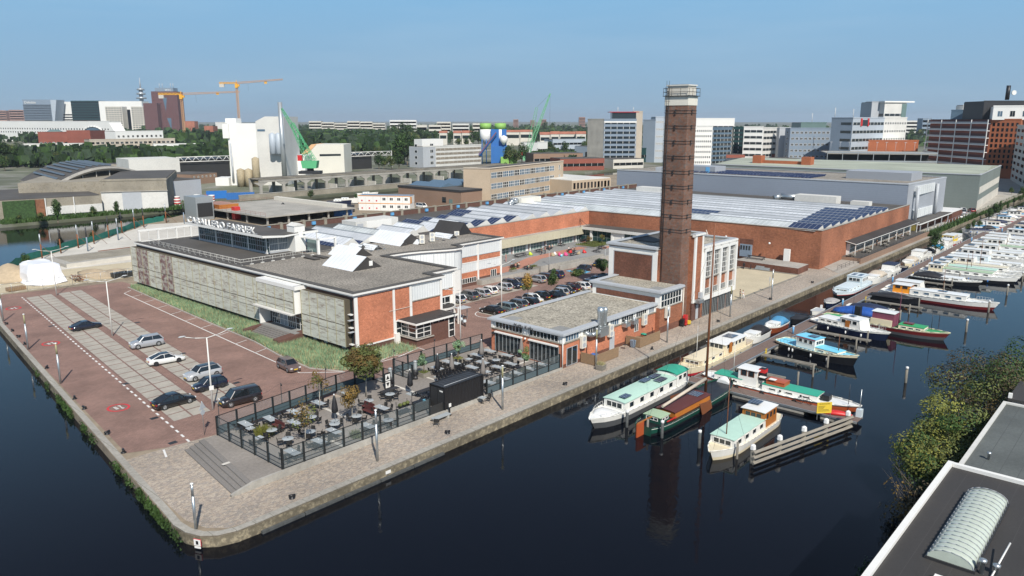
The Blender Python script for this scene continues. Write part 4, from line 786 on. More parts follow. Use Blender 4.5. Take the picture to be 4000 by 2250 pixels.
# ================================================================ CHIMNEY
CM = thing('brick_chimney','tall square dark brick chimney with a white head, iron bands and ladder','chimney',107.5,59.25)
m = MB(); R = []
for z,s in ((0,0),(34.2,.12)): R.append([(s*.9,s*.9,z),(3.0-s,s*.9,z),(3.0-s,4.05-s,z),(s*.9,4.05-s,z)])
m.loft(R,0,True,False); m.build('shaft','brick_chimney',CM)
bx(CM,'white_collar','white_warm',(.02,2.98,.02,4.03,34.2,35.55)); bx(CM,'platform','steel_dark',(-.25,3.25,-.25,4.3,35.55,35.65)); bx(CM,'white_head','cream_wall',(.25,2.75,.25,3.8,35.65,37.1)); bx(CM,'head_rim','old_white',(.1,2.9,.1,3.95,37.1,37.3)); bx(CM,'flue','black_paint',(.5,2.2,.5,3.3,37.3,37.34))
for i in range(9):
 zz = 33.4-i*2.3
 for dz_ in (0,-.42):
  z = zz+dz_; s = .12*z/34.2; m = MB()
  m.loft([[(s*.9-.05,s*.9-.05,z),(3.05-s,s*.9-.05,z),(3.05-s,4.1-s,z),(s*.9-.05,4.1-s,z)],[(s*.9-.05,s*.9-.05,z+.06),(3.05-s,s*.9-.05,z+.06),(3.05-s,4.1-s,z+.06),(s*.9-.05,4.1-s,z+.06)]],0,True,False); m.box(-.12,-.04,1.9,2.2,z-.06,z+.15); m.box(1.2,1.5,-.12,0,z-.06,z+.15); m.build('iron_band','steel_dark',CM)
m = MB()
for y in (3.35,3.75): m.tube((-.12,y,6.5),(.05,y,36.8),.035,n=4)
for k in range(100): z = 6.6+k*.3; x = -.12+.17*(z-6.5)/30; m.tube((x,3.35,z),(x,3.75,z),.025,n=4)
m.build('ladder','steel_dark',CM); m = MB()
for k in range(34):
 z = 8.5+k*.85; x = -.12+.17*(z-6.5)/30; P = [(x-.62*sin(a),3.55+.38*cos(a),z) for a in [pi*j/6 for j in range(7)]]
 for a,b in zip(P[:-1],P[1:]): m.tube(a,b,.022,n=3)
for j in (1,3,5): a = pi*j/6; m.tube((-.12-.62*sin(a),3.55+.38*cos(a),8.5),(.03-.62*sin(a),3.55+.38*cos(a),37),.02,n=3)
m.build('ladder_cage','steel_dark',CM)
m = MB()
C4 = [(-.2,-.2),(3.2,-.2),(3.2,4.25),(-.2,4.25)]
for z in (36.2,36.75):
 for a,b in zip(C4,C4[1:]+C4[:1]): m.tube((*a,z),(*b,z),.035,n=4)
for a,b in zip(C4,C4[1:]+C4[:1]):
 for t in (0,.33,.67): p = (a[0]+(b[0]-a[0])*t, a[1]+(b[1]-a[1])*t); m.tube((*p,35.6),(*p,36.75),.035,n=4)
for k in (0,.45): m.tube((-.1,3.3+k,35.6),(-.1,3.3+k,37.9),.03,n=4)
m.build('platform_railing','steel_dark',CM)
# ================================================================ GREY HALL, GREEN HALL and their neighbours
GH = thing('grey_clad_hall','huge windowless grey clad hall behind the brick factory','hall',239.6,60.9)
m = MB(); m.prism([(0,0),(38,-1.2),(38,99),(0,99)],0,14.0); m.build('wall','grey_clad',GH); m = MB(); m.poly([(x,y,14.02) for x,y in [(0,0),(38,-1.2),(38,99),(0,99)]]); m.build('roof','gravel',GH)
fascia(GH,[(0,99),(0,0),(38,-1.2),(38,99)],14.2,.4,.15,'lightgrey',False,'roof_edge','lightgrey'); m = MB(); m.box(14,26,3,22,14,16.4); m.build('roof_house','grey_clad_v',GH)
bx(GH,'end_cladding','pale_blue_clad',(-.02,38,-1.3,-.0,3.2,13.9)) if 0 else None
m = MB(); m.add([(0,-.05,3.4),(38,-1.28,3.4),(38,-1.28,13.9),(0,-.05,13.9)],[(0,1,2,3)]); m.build('end_panel','grey_clad_v',GH)
for k in range(9): bx(GH,'translucent_panel','corrug',(6+k*2.2,7.9+k*2.2,-1.05-.0,-.2-.07*k,10.6,13.2)) ; bx(GH,'translucent_panel','corrug',(6+k*2.2,7.9+k*2.2,-1.05,-.2-.07*k,3.8,6.2))
for x in (5,27): m = MB(); m.tube((x,-1.5,3.4),(x,-1.5,12.8),.45,n=10); m.build('flue','lightgrey',GH)
for i in range(7):
 m = MB(); 
 for k in range(12): m.add([(6+i*2,30+k*3.6,14.1),(7.5+i*2,30+k*3.6,14.6),(7.5+i*2,33.2+k*3.6,14.6),(6+i*2,33.2+k*3.6,14.1)],[(3,2,1,0)])
 m.build('solar_row','solar',GH)
bx(GH,'canopy','white',(-2,36,-4.6,-.3,3.0,3.3)); bx(GH,'canopy_roof','bitumen',(-1.9,35.9,-4.5,-.4,3.3,3.34)); bx(GH,'ground_floor','brick_dark',(0,38,-1.32,-.1,0,3.0)); bx(GH,'yellow_door','yellow',(2,7,-1.45,-1.3,.1,2.6))
for x in (0,8,16,24,32): bx(GH,'canopy_post','lightgrey',(x,x+.2,-4.4,-4.2,0,3.0))
bx(GH,'brick_wing','brick_dark',(36,50,-4.5,4,0,3.2)); bx(GH,'wing_edge','white',(35.9,50.1,-4.6,4.1,3.2,3.4)); bx(GH,'roof_unit','lightgrey',(-.0+2,6,78,84,14,15.6)); m = MB(); m.box(8,16,64,82,14,16.2); m.build('roof_house','grey_clad_v',GH); bx(GH,'blue_door','blue_post',(7.9,8,66,67.5,14,16))
GG = thing('green_clad_hall','long dull green hall with mossy roof right behind the grey hall','hall',320.1,58)
m = MB(); m.prism([(0,0),(74,6),(74,111),(0,105)],0,12.6); m.build('wall','green_clad',GG); m = MB(); m.add([(0,0,12.62),(74,6,12.62),(74,111,12.62),(0,105,12.62),(37,3,14.2),(37,108,14.2)],[(0,4,5,3),(4,1,2,5),(0,1,4),(3,5,2)]); m.build('roof','green_roof',GG)
fascia(GG,[(0,105),(0,0),(74,6)],12.8,.3,.2,'lightgrey',False,'roof_edge','lightgrey'); m = MB(); m.add([(0+8,.62,6.5),(66,5.3,6.5),(66,5.3,8.6),(8,.62,8.6)],[(0,1,2,3)]); 
m = MB(); m.add([(2,.08,5.6),(72,5.75,5.6),(72,5.75,8.2),(2,.08,8.2)],[(0,1,2,3)]); m.build('yellow_band','cream_wall',GG)
window(GG,-.02,23,8.3,-pi/2,15,3.4,14,1,'lightgrey','glass',.15); bx(GG,'base_wall','white_warm',(4,70,2.2,6,0,3.2)) if 0 else None
m = MB(); m.add([(0,-.06,0),(74,5.9,0),(74,5.9,3.4),(0,-.06,3.4)],[(0,1,2,3)]); m.build('base_wall','concrete_pale',GG)
# ================================================================ TERRACE
def fence(label, pts, zf, h0, gh, every, low='frame_black', lowh=.9, lowmat='clear_glass', upmat='clear_glass', top=True, name='glass_fence', cat='fence', rail_mid=True):
 # each bay: lower panel, upper panel, rails; each post its own part
 o = thing(name, label, cat, pts[0][0], pts[0][1], 0)
 for (a, b) in zip(pts[:-1], pts[1:]):
  L_ = hypot(b[0]-a[0], b[1]-a[1]); n = max(1, round(L_/every))
  for i in range(n+1):
   t = i/n; x = a[0]+(b[0]-a[0])*t-pts[0][0]; y = a[1]+(b[1]-a[1])*t-pts[0][1]; z = zf(x+pts[0][0])
   bx(o,'post',low,(x-.085,x+.085,y-.085,y+.085,z,z+gh))
   if i == n: break
   t2 = (i+1)/n; x2 = a[0]+(b[0]-a[0])*t2-pts[0][0]; y2 = a[1]+(b[1]-a[1])*t2-pts[0][1]; z2 = zf(x2+pts[0][0])
   def q(z0, z1, mt, nm):
    m = MB(); m.add([(x,y,z+z0),(x2,y2,z2+z0),(x2,y2,z2+z1),(x,y,z+z1)],[(0,1,2,3)]); m.build(nm, mt, o)
   q(.1, lowh, lowmat, 'lower_panel'); q(lowh+.06, gh-.1, upmat, 'upper_panel')
   m = MB()
   for zz in (.08, lowh, gh-.04): m.tube((x,y,z+zz),(x2,y2,z2+zz),.045,n=4,sm=False)
   if rail_mid: m.tube((x,y,z+lowh*.5),(x2,y2,z2+lowh*.5),.02,n=4,sm=False)
   m.build('rails', low, o)
 return o
fence('black framed glass fence along the quay edge of the terrace, left of the black container',[(35.1,59.05),(53.3,59.05)],dz,0,2.05,2.28)
fence('black framed glass fence across the near end of the terrace above the steps',[(35.1,59.1),(35.1,71)],dz,0,2.05,2.4)
fence('black framed glass fence between terrace and parking yard, from the steps to the gate',[(35.2,71.05),(51.2,73.1),(56.8,73.3)],dz,0,2.05,2.3,lowmat='slate_panel')
fence('black framed glass fence along the back of the terrace from the gate to the restaurant',[(60.2,73.2),(76.4,73.2)],dz,0,2.05,2.35,lowmat='slate_panel')
fence('fence with grey lower panels between the black container and the restaurant',[(62.4,59.05),(76.3,59.05)],dz,0,1.95,2.3,lowmat='slate_panel',rail_mid=False)
fence('short glass wing left of the terrace entrance, by the arrow sign',[(56.9,69.4),(56.9,73.2)],dz,0,2.0,1.9)
fence('short glass wing right of the terrace entrance, by the second stove',[(60.1,69.6),(60.1,73.2)],dz,0,2.0,1.9)
bp_ = thing('screen_panel','low solid black panel closing the terrace fence beside the container','panel',53.4,59.05,dz(53)); bx(bp_,'sheet','black_panel',(0,1.9,-.04,.04,.1,1.0)); bx(bp_,'post','frame_black',(1.85,1.95,-.06,.06,0,1.05))
CT = thing('bar_container','black corrugated shipping container used as a bar on the terrace','container',55.5,58.95,.42)
m = MB(); n = 46
for (y,s) in ((0,1),(2.3,-1)):
 R = [[(6.1*i/n, y+(.05 if i%4 < 2 else 0)*s, z) for z in (0,2.6)] for i in range(n+1)]; m.loft(R,0,False,False,False)
for x in (0,6.1):
 R = [[(x, 2.3*i/18, z) for z in (0,2.6)] for i in range(19)]; m.loft(R,0,False,False,False)
m.build('side_wall','black_paint',CT); m = MB(); R = [[(6.1*i/40, y, 2.6+(.03 if i%4 < 2 else 0)) for y in (0,2.3)] for i in range(41)]; m.loft(R,0,False,False,False); m.build('roof','steel_dark',CT)
for x in (0,6.1):
 for y in (0,2.3): bx(CT,'corner_post','black_paint',(x-.08,x+.08,y-.08,y+.08,0,2.66))
for y in (0,2.3): bx(CT,'top_rail','black_paint',(0,6.1,y-.06,y+.06,2.55,2.66))
for x in (0,6.1): bx(CT,'top_rail','black_paint',(x-.06,x+.06,0,2.3,2.55,2.66))
bx(CT,'door','steel_dark',(-.05,-.01,.1,1.1,.1,2.4)); bx(CT,'door','steel_dark',(-.05,-.01,1.2,2.2,.1,2.4)); bx(CT,'number_plate','white',(-.07,-.05,.25,.75,2.05,2.2)); m = MB(); m.tube((.3,.4,2.68),(5.8,.4,2.68),.03); m.build('cable','lightgrey',CT)
# furniture prototypes
def chair_proto():
 r = thing('terrace_chair','black woven armchair','chair',0,0); m = MB(); m.box(-.25,.25,-.23,.25,.42,.47); m.build('seat','rattan',r)
 m = MB(); R = []
 for z,k in ((.47,.0),(.70,.03),(.92,.08)): R.append([(-.25*cos(a*.9),.24+k-.04*0+.07*sin(a)+0,z) for a in [pi*i/6 for i in range(7)]])
 m.loft(R,0,False,True,False); m.build('backrest','rattan',r)
 for s in (-1,1):
  m = MB(); m.tube((s*.27,-.22,.66),(s*.27,.26,.68),.025,n=5); m.tube((s*.27,-.22,.66),(s*.26,-.23,.42),.02,n=5); m.build('armrest','rattan',r)
  for y in (-.22,.24): m = MB(); m.tube((s*.22,y,.44),(s*.27,y*1.15,0),.018,n=4); m.build('leg','steel_dark',r)
 return r
def table_proto(kind):
 r = thing('terrace_table','table','table',0,0)
 m = MB()
 if kind == 'round': m.lathe((0,0,.72),[(.01,0),(.56,0),(.58,.015),(.56,.03),(.01,.03)],18); leg = 'pedestal'
 elif kind == 'long': m.box(-.42,.42,-.9,.9,.72,.75)
 elif kind == 'square': m.box(-.38,.38,-.38,.38,.72,.75)
 m.build('tabletop','table_grey',r)
 m = MB(); m.tube((0,0,.03),(0,0,.72),.045,n=6)
 if kind == 'long': 
  for y in (-.55,.55): m = MB(); m.tube((0,y,.02),(0,y,.72),.045,n=6); m.box(-.3,.3,y-.04,y+.04,0,.04); m.build('table_leg','steel_dark',r)
 else:
  m.box(-.3,.3,-.035,.035,0,.04); m.box(-.035,.035,-.3,.3,0,.04); m.build('pedestal','steel_dark',r)
 m = MB(); m.tube((0.05,.05,.75),(.05,.05,.87),.04,n=7); m.build('candle_holder','cap_white' if kind != 'round' else 'steel_dark',r)
 return r
chair0 = chair_proto(); T0 = {k: table_proto(k) for k in ('round','long','square')}; used = set(); usedc = []
TB = [('long',37.7,70.1,'rectangular grey table in the corner by the steps and the parking yard'),('square',37.4,68.6,'small square grey table pushed against the corner table'),('long',40.2,69.5,'long grey table parallel to the rear glass fence near the steps'),('long',43,69.4,'long grey table behind the first slender tree'),
('round',38.6,66.6,'round grey table right beside the lime green shrub'),('long',41.3,66.7,'grey table next to the dark red bench near the shrub'),('round',43.4,66.7,'round grey table left of the nearest black parasol'),('long',46.4,69.8,'long grey table under the slender tree by the rear fence'),('round',43.9,63.3,'round grey table in front of the nearest black parasol'),('round',41,63.4,'round table in the middle of the near terrace, on the pale band'),
('round',38.5,63.5,'dark round table behind the near corner tree'),('long',42.7,61.8,'pair of pushed-together grey tables by the quay fence, third bay'),('long',40.2,60.8,'long grey table along the quay fence, second bay'),('long',37.0,60.4,'grey table in the near fence corner above the steps'),('square',36.7,65.8,'small grey table against the glass above the steps'),('long',50.4,69.7,'long grey table in the shade of the bushy tree by the rear fence'),
('round',53.6,66.1,'round grey table between the bushy tree and the black parasol'),('long',50.2,63.4,'long grey table beside the black planter boxes'),('round',48.3,60,'round grey table by the quay fence near the street pole'),('long',45.9,60.3,'long grey table by the quay fence behind the low yellow plant'),('round',50.6,66.2,'round table under the bushy tree beside the red bench'),('round',46.8,63.4,'round grey table at the foot of the rusty tree'),
('long',64,69.3,'grey table between the two small olive planters'),('long',66.8,70.2,'grey table at the back fence behind the leftmost grey parasol'),('long',67,68.6,'grey table at the foot of the leftmost grey parasol'),('square',69.5,69,'small grey table right of the grass planter'),('long',71.6,69.6,'grey table along the back fence right of the olive tree'),('long',69.7,66.7,'grey table behind the middle grey parasol'),('long',74.2,69.6,'grey table at the foot of the grey parasol by the back fence'),
('long',74.3,66.5,'grey table just outside the left folding doors'),('round',71.7,66.1,'round table in the middle of the restaurant terrace'),('long',67.3,66.3,'grey table behind the row of black stools'),('square',67.2,63.5,'small table at the foot of the parasol by the container'),('long',69.6,63.8,'long grey table in front of the middle of the restaurant terrace'),('long',71.8,63.6,'long grey table left of the olive tree by the quay fence'),('long',66.8,60.3,'grey table in the third bay of the grey panelled fence'),
('long',64.4,60.6,'grey table at the corner by the container end'),('long',69.4,60.6,'grey table behind the street pole near the container'),('long',71.9,60.4,'grey table under the olive tree near the quay fence'),('long',74.4,60.3,'grey table beside the right folding doors')]
for k,u,v,l in TB:
 z = dz(u); rr = random.uniform(-.06,.06)
 if k not in used: t = T0[k]; used.add(k); X,Y = W2(u,v); t.location = (X,Y,z); t.rotation_euler = (0,0,A0+rr); t['label'] = l
 else: t = dup(T0[k],u,v,z,rr,l)
 t['group'] = 'terrace tables'
 if k == 'round': P = [(.78*cos(a),.78*sin(a),a+pi/2+pi) for a in (.5+rr*9,2.1+rr*9,3.7+rr*9,5.2+rr*9)][:random.choice((3,4))]
 elif k == 'long': P = [(-.72,-.45,pi/2),(-.72,.45,pi/2),(.72,-.45,-pi/2),(.72,.45,-pi/2)]
 else: P = [(-.68,0,pi/2),(.68,0,-pi/2)]
 for i,(a,b,r) in enumerate(P):
  if k == 'long' and random.random() < .12: continue
  lab = 'black woven armchair at the '+' '.join(l.split()[:9])+', '+('left','right','near','far')[i]+' side'; cu,cv = u+a*cos(rr)-b*sin(rr)+random.uniform(-.08,.08), v+b*cos(rr)+a*sin(rr)+random.uniform(-.08,.08)
  if k == 'round': r = atan2(b,a)-pi/2
  if not usedc: c = chair0; X,Y = W2(cu,cv); c.location = (X,Y,z); c.rotation_euler = (0,0,A0+r); c['label'] = lab; usedc.append(1)
  else: c = dup(chair0,cu,cv,z,r+random.uniform(-.25,.25),lab)
  c['group'] = 'armchairs on the terrace'
# loose pieces on the quay
dup(chair0,52.6,57.2,.0,2.2,'lone black woven armchair on the cobbled quay in front of the terrace wall'); b = thing('stone_bench','flat grey bench against the terrace wall beside the lone armchair','bench',54,58.0); bx(b,'top','table_grey',(-1.2,1.2,-.35,.35,.42,.5)); bx(b,'support','concrete',(-1,-.7,-.3,.3,0,.42)); bx(b,'support','concrete',(.7,1,-.3,.3,0,.42))
ot = dup(T0['square'],60.6,58.1,0,0,'small grey table standing on the quay right beside the container'); ot['group'] = 'terrace tables'
dup(chair0,61.5,57.9,0,-1.3,'black woven armchair on the quay beside the small table by the container')
ms = thing('menu_stand','slim black menu stand with a white sheet on the quay by the container','menu stand',55.6,58.3); bx(ms,'foot','black_paint',(-.2,.2,-.2,.2,0,.05)); bx(ms,'post','black_paint',(-.06,.06,-.05,.05,.05,1.1)); bx(ms,'menu_sheet','white',(-.16,.16,-.1,-.05,1.0,1.4))
def parasol(l, u, v, mat, h=2.9, cap='cap_white'):
 r = thing('closed_parasol', l, 'parasol', u, v, dz(u), 0, 'closed parasols'); m = MB(); m.tube((0,0,.05),(0,0,h+.1),.035,n=6); m.build('pole','lightgrey',r)
 m = MB(); R = []
 for z,rad in ((.95,.12),(1.1,.30),(1.6,.27),(2.2,.2),(h-.1,.1),(h,.03)):
  R.append([(rad*(1+.22*(i%2))*cos(2*pi*i/14),rad*(1+.22*(i%2))*sin(2*pi*i/14),z) for i in range(14)])
 m.loft(R,0,True,True); m.build('canopy',mat,r); m = MB(); m.blob((0,0,h+.12),(.09,.09,.09)); m.build('finial',cap,r); bx(r,'foot_plate','table_grey',(-.4,.4,-.4,.4,0,.09)); return r
for l,u,v,mt in (('closed black parasol between the two slender trees',45.4,65.3,'black_tarp'),('closed black parasol by the picnic tables near the entrance',56.5,65.9,'black_tarp'),('closed black parasol just behind the row of black stools',63,68.1,'black_tarp'),('closed grey parasol, leftmost on the restaurant terrace',64.3,66.9,'parasol_grey'),('closed grey parasol nearest the container',65.5,62.6,'parasol_grey'),('closed grey parasol in front of the left folding doors',71.5,68.6,'parasol_grey'),('closed grey parasol between the two folding doors',76.0,65.4,'parasol_grey')): parasol(l,u,v,mt)
for l,u,v in (('dark cast iron stove beside the arrow sign',56.6,69.6),('dark cast iron stove right of the terrace entrance',60.6,69.6)):
 r = thing('garden_stove',l,'stove',u,v,dz(u)); m = MB(); m.lathe((0,0,0),[(.32,0),(.3,.3),(.2,.35),(.22,.45),(.36,.6),(.38,1.1),(.3,1.25)],14); m.build('firebox','steel_dark',r); m = MB(); m.lathe((0,0,1.2),[(.3,0),(.22,.25),(.24,.9),(.2,1.0),(.3,1.1),(.12,1.25)],14); m.build('chimney_pipe','lamp_pole_grey',r); bx(r,'fire_door','black_paint',(-.16,.16,-.41,-.33,.65,.95))
s = thing('arrow_sign','upright board with a white arrow emblem on black by the entrance','sign',55.9,69.3,dz(56)); bx(s,'board','black_paint',(-.45,.45,-.05,.05,0,2.0))
m = MB()
for z0,z1,up in ((1.05,1.85,1),(.15,.95,0)):
 m.add([(-.35,-.06,z0),(.35,-.06,z0),(.35,-.06,z1),(-.35,-.06,z1)],[(0,1,2,3)]); 
m.build('white_field','white',s); m = MB()
m.add([(-.26,-.065,1.2),(.26,-.065,1.2),(0,-.065,1.75)],[(0,1,2)]); m.add([(-.26,-.065,.8),(0,-.065,.25),(.26,-.065,.8)],[(0,1,2)]); m.build('arrow','black_paint',s)
for l,u,v,w in (('dark red slatted bench beside the shrub and table near the steps',40.0,67.7,1.8),('dark red slatted bench under the bushy tree',49.7,65.2,1.8),('second dark red slatted bench near the quay fence, lower than its twin',49.0,64.2,1.8)):
 r = thing('slatted_bench',l,'bench',u,v,dz(u)); bx(r,'seat','bench_red',(-.25,.2,-w/2,w/2,.42,.46)); bx(r,'backrest','bench_red',(.2,.26,-w/2,w/2,.5,.95))
 for y in (-w/2+.15,w/2-.15): bx(r,'leg','steel_dark',(-.22,.22,y-.03,y+.03,0,.42))
def picnic(l, u, v, z, rot=0, mat='picnic_black', L_=1.9, grp='picnic tables'):
 r = thing('picnic_table', l, 'picnic table', u, v, z, rot, grp); bx(r,'tabletop',mat,(-L_/2,L_/2,-.36,.36,.7,.75))
 for s in (-1,1): bx(r,'seat',mat,(-L_/2,L_/2,s*.75-.14,s*.75+.14,.42,.46))
 for x in (-L_/2+.35,L_/2-.35):
  m = MB(); m.tube((x,-.15,.7),(x,-.65,0),.05,n=4); m.tube((x,.15,.7),(x,.65,0),.05,n=4); m.tube((x,-.85,.4),(x,.85,.4),.05,n=4); m.build('leg_frame',mat,r)
 return r
for l,u,v in (('black picnic table left of the black parasol near the entrance',54.6,67.3),('black picnic table against the container end, upper one',57.2,64.2),('black picnic table against the container end, lower one',57,62.6)): picnic(l,u,v,dz(u),0,'picnic_black',2.4,'black picnic tables by the container')
for i in range(9):
 r = thing('bar_stool','%s tall black stool counting from the container in the row behind it'%ordn(i),'stool',61.6+i*.58,66.5+.03*i,dz(63),0,'row of black bar stools'); bx(r,'backrest','black_paint',(-.24,.24,.16,.2,.75,1.35)); bx(r,'seat','black_paint',(-.23,.23,-.2,.2,.7,.76))
 for a,b in ((-1,-1),(1,-1),(-1,1),(1,1)): bx(r,'leg','black_paint',(a*.19-.02,a*.19+.02,b*.17-.02,b*.17+.02,0,.7))
r = thing('planter_box','black planter box with small blue flowers beside the container','planter',54.0,61.2,dz(54)); bx(r,'box','black_paint',(-.9,.9,-.5,.5,0,1.0)); m = MB(); m.blob((.3,-.2,1.05),(.25,.15,.1),0,8,4); m.build('flowers','sky_blue',r)
r = thing('planter_rack','black metal rack with potted plants by the quay fence','plant rack',51.8,61.6,dz(52)); 
for z in (.3,.9): bx(r,'shelf','black_paint',(-.8,.8,-.35,.35,z,z+.05))
for a in (-.78,.78):
 for b in (-.33,.33): bx(r,'upright','black_paint',(a-.02,a+.02,b-.02,b+.02,0,1.5))
for x in (-.5,.1,.6): m = MB(); m.blob((x,0,1.15),(.25,.22,.22),0,8,5,.2); m.build('potted_plant','leaf_olive',r)
# festoon light poles
fp0 = None
for i,(u,v,l) in enumerate(((35.6,71.4,'near the steps corner'),(43.4,72.3,'second along the rear fence'),(50,73.4,'by the bushy tree'),(60.3,73.3,'right of the entrance'),(67.3,73.3,'beside the grass planter'),(42.2,59.4,'behind the low yellow plant on the quay side'),(51.2,59.5,'near the street pole on the quay side'),(71.7,59.5,'by the olive tree on the quay side'))):
 r = thing('festoon_pole','thin black festoon light pole '+l,'light pole',u,v,dz(u),0,'festoon poles around the terrace'); m = MB(); m.tube((0,0,0),(0,0,3.2),.04,n=5); m.build('pole','steel_dark',r); m = MB(); m.blob((0,-.1,3.0),(.1,.1,.14),0,8,5); m.build('lamp','steel_dark',r)
FPts = [(35.6,71.4),(43.4,72.3),(50,73.4),(60.3,73.3),(67.3,73.3)]
m = MB()
for a,b in zip(FPts[:-1],FPts[1:]):
 pr = None
 for i in range(9):
  t = i/8; p = (a[0]+(b[0]-a[0])*t,a[1]+(b[1]-a[1])*t,dz(a[0])+3.1-.7*sin(pi*t))
  if pr: m.tube(pr,p,.012,n=3)
  pr = p
tag(m.build('festoon_wire','steel_dark',None,(0,0,0),A0),'thin sagging festoon wire strung between the poles of the rear fence','cable')
# ================================================================ STREET FURNITURE
def street_lamp(l, u, v, h, arms=2, mat='lamp_pole', arm=2.3, rot=0):
 r = thing('street_lamp', l, 'street lamp', u, v, 0, rot, 'tall pale street lamps'); m = MB(); m.tube((0,0,0),(0,0,h),.11,.07,8); m.build('pole',mat,r)
 for s in ((-1,1) if arms == 2 else (1,)):
  m = MB(); m.tube((0,0,h-.05),(s*arm*.55,0,h+.15),.045,n=6); m.tube((s*arm*.55,0,h+.15),(s*arm,0,h+.45),.04,n=6); m.build('arm',mat,r)
  m = MB(); m.blob((s*(arm+.3),0,h+.55),(.42,.14,.09),0,10,5); m.build('lamp_head','lamp_head',r)
 return r
for l,u,v,h,a in (('tall two-armed lamp at the far end of the slab parking rows',48.6,156.4,8.4,2),('tall two-armed lamp between the slab rows halfway along',44,119.6,8.5,2),('tall two-armed lamp beside the dark van near the terrace',39,79.5,8.5,2),('tall single-armed lamp at the back terrace fence by the olive planter',75.7,76.8,8.2,1),('tall two-armed lamp in the court car park behind the restaurant roof',93.4,84.8,8.4,2)):
 r = street_lamp(l,u,v,h,a,rot=-.15 if a == 2 else pi)
 if (u,v) == (39,79.5): bx(r,'notice_plate','white',(-.25,.25,-.16,-.12,2.4,2.9))
def quay_pole(l,u,v,h=5.2,tip=True):
 r = thing('quay_pole', l, 'light pole', u, v, 0, 0, 'grey poles along the quays'); m = MB(); m.tube((0,0,0),(0,0,h*.72),.13,.12,8); m.build('pole','galv',r); m = MB(); m.tube((0,0,h*.72),(0,0,h*.97),.11,.1,8); m.build('light_column','yellow_tip' if tip else 'galv',r); m = MB(); m.lathe((0,0,h*.97),[(.14,0),(.14,.1),(.02,.14)],8); m.build('cap','cap_white',r)
for l,u,v,h,t in (('squat pole at the rounded tip of the quay',25.2,56,4.0,False),('pole on the left quay second from the tip, beside its red ring',30.9,102.1,5.3,True),('pole on the left quay third from the tip',33.2,121.4,5.3,True),('pole on the left quay at the left picture edge',35.9,142.1,5.3,True),('pole in front of the glass terrace fence',42.8,55,5.3,False),('pole in front of the grey panelled fence right of the container',60.7,55,5.3,True),('pole by the square planter in front of the wooden screens',80.4,56.1,5.3,True),('pole near the brown bins in front of the connecting block',96.7,54.9,5.6,False),('pole in front of the boiler house',116.9,54.8,5.4,True),('pole beside the sandy plot',133.5,54.8,5.6,False)): quay_pole(l,u,v,h,t)
for l,u,v,h in (('slim grey lamp at the court terrace wall',127.4,101.8,4.6),('slim grey lamp near the green carts behind the boiler house',137.6,94.3,4.6)):
 r = thing('court_lamp',l,'street lamp',u,v); m = MB(); m.tube((0,0,0),(0,0,h),.06,n=6); m.build('pole','lamp_pole_grey',r); m = MB(); m.lathe((0,0,h),[(.05,0),(.35,.3),(.02,.36)],10); m.build('lamp_head','steel_dark',r)
def bollard(l,u,v):
 r = thing('mooring_bollard', l, 'bollard', u, v, 0, random.uniform(0,3), 'black mooring bollards on the quay'); m = MB(); m.lathe((0,0,0),[(.28,0),(.28,.05),(.15,.1),(.14,.2),(.01,.21)],10); m.build('base','black_paint',r); m = MB(); m.tube((-.28,0,.24),(.28,0,.28),.12,n=8); m.build('head','black_paint',r)
for i,(u,v) in enumerate([(27.5,75.3),(28.3,81.3),(29.5,90.7),(30,95),(31.9,110),(33.7,124.5),(34.4,129.6),(34.9,134.1),(35.6,139.5)]): bollard('%s black bollard on the left quay counting from the steps'%ordn(i),u,v)
for i,(u,v) in enumerate([(33.2,54.7),(51.9,54.8),(72,54.8),(92.2,54.7),(112.5,54.7),(133.4,54.9),(153.2,54.7)]): bollard('%s black bollard on the right quay counting from the tip'%ordn(i),u,v)
r = thing('traffic_sign','grey back of a triangle sign above a round one on a pole by the steps','traffic sign',34.9,73.5,0,.35); m = MB(); m.tube((0,0,0),(0,0,3.7),.035,n=6); m.build('pole','galv',r)
m = MB(); m.prism([(-.5,-.03),(.5,-.03),(.5,0),(-.5,0)],0,.01) if 0 else m.add([(-.48,-.04,2.85),(.48,-.04,2.85),(0,-.04,3.7),(-.48,-.06,2.85),(.48,-.06,2.85),(0,-.06,3.7)],[(0,1,2),(5,4,3),(0,3,4,1),(1,4,5,2),(2,5,3,0)]); m.build('triangle_plate','lightgrey',r); m = MB(); m.tube((0,-.06,2.5),(0,-.03,2.5),.3,n=16,sm=False); m.build('round_plate','lightgrey',r)
r = thing('quay_sign','small white and red mooring sign fixed to the rounded quay corner','sign',24.75,54.7,-.62,-pi/4-.35); bx(r,'plate','white',(-.3,.3,-.22,-.18,0,.5)); bx(r,'red_border','mark_red',(-.34,.34,-.18,-.15,-.04,.54)); bx(r,'symbol','black_paint',(-.1,.12,-.235,-.222,.1,.4)); bx(r,'lower_plate','white',(-.28,.28,-.2,-.16,-.25,-.08))
r = thing('quay_sign','small white plate on the quay wall below the terrace fence','sign',42.5,53.1,-.55); bx(r,'plate','white',(-.3,.3,-.05,0,0,.3))
r = thing('sand_plot_sign','thin post with a small grey plate at the edge of the sandy plot','sign',139,57.6); m = MB(); m.tube((0,0,0),(0,0,3),.03,n=5); m.build('post','galv',r); bx(r,'plate','lightgrey',(-.15,.25,-.03,.03,2.2,3.0))
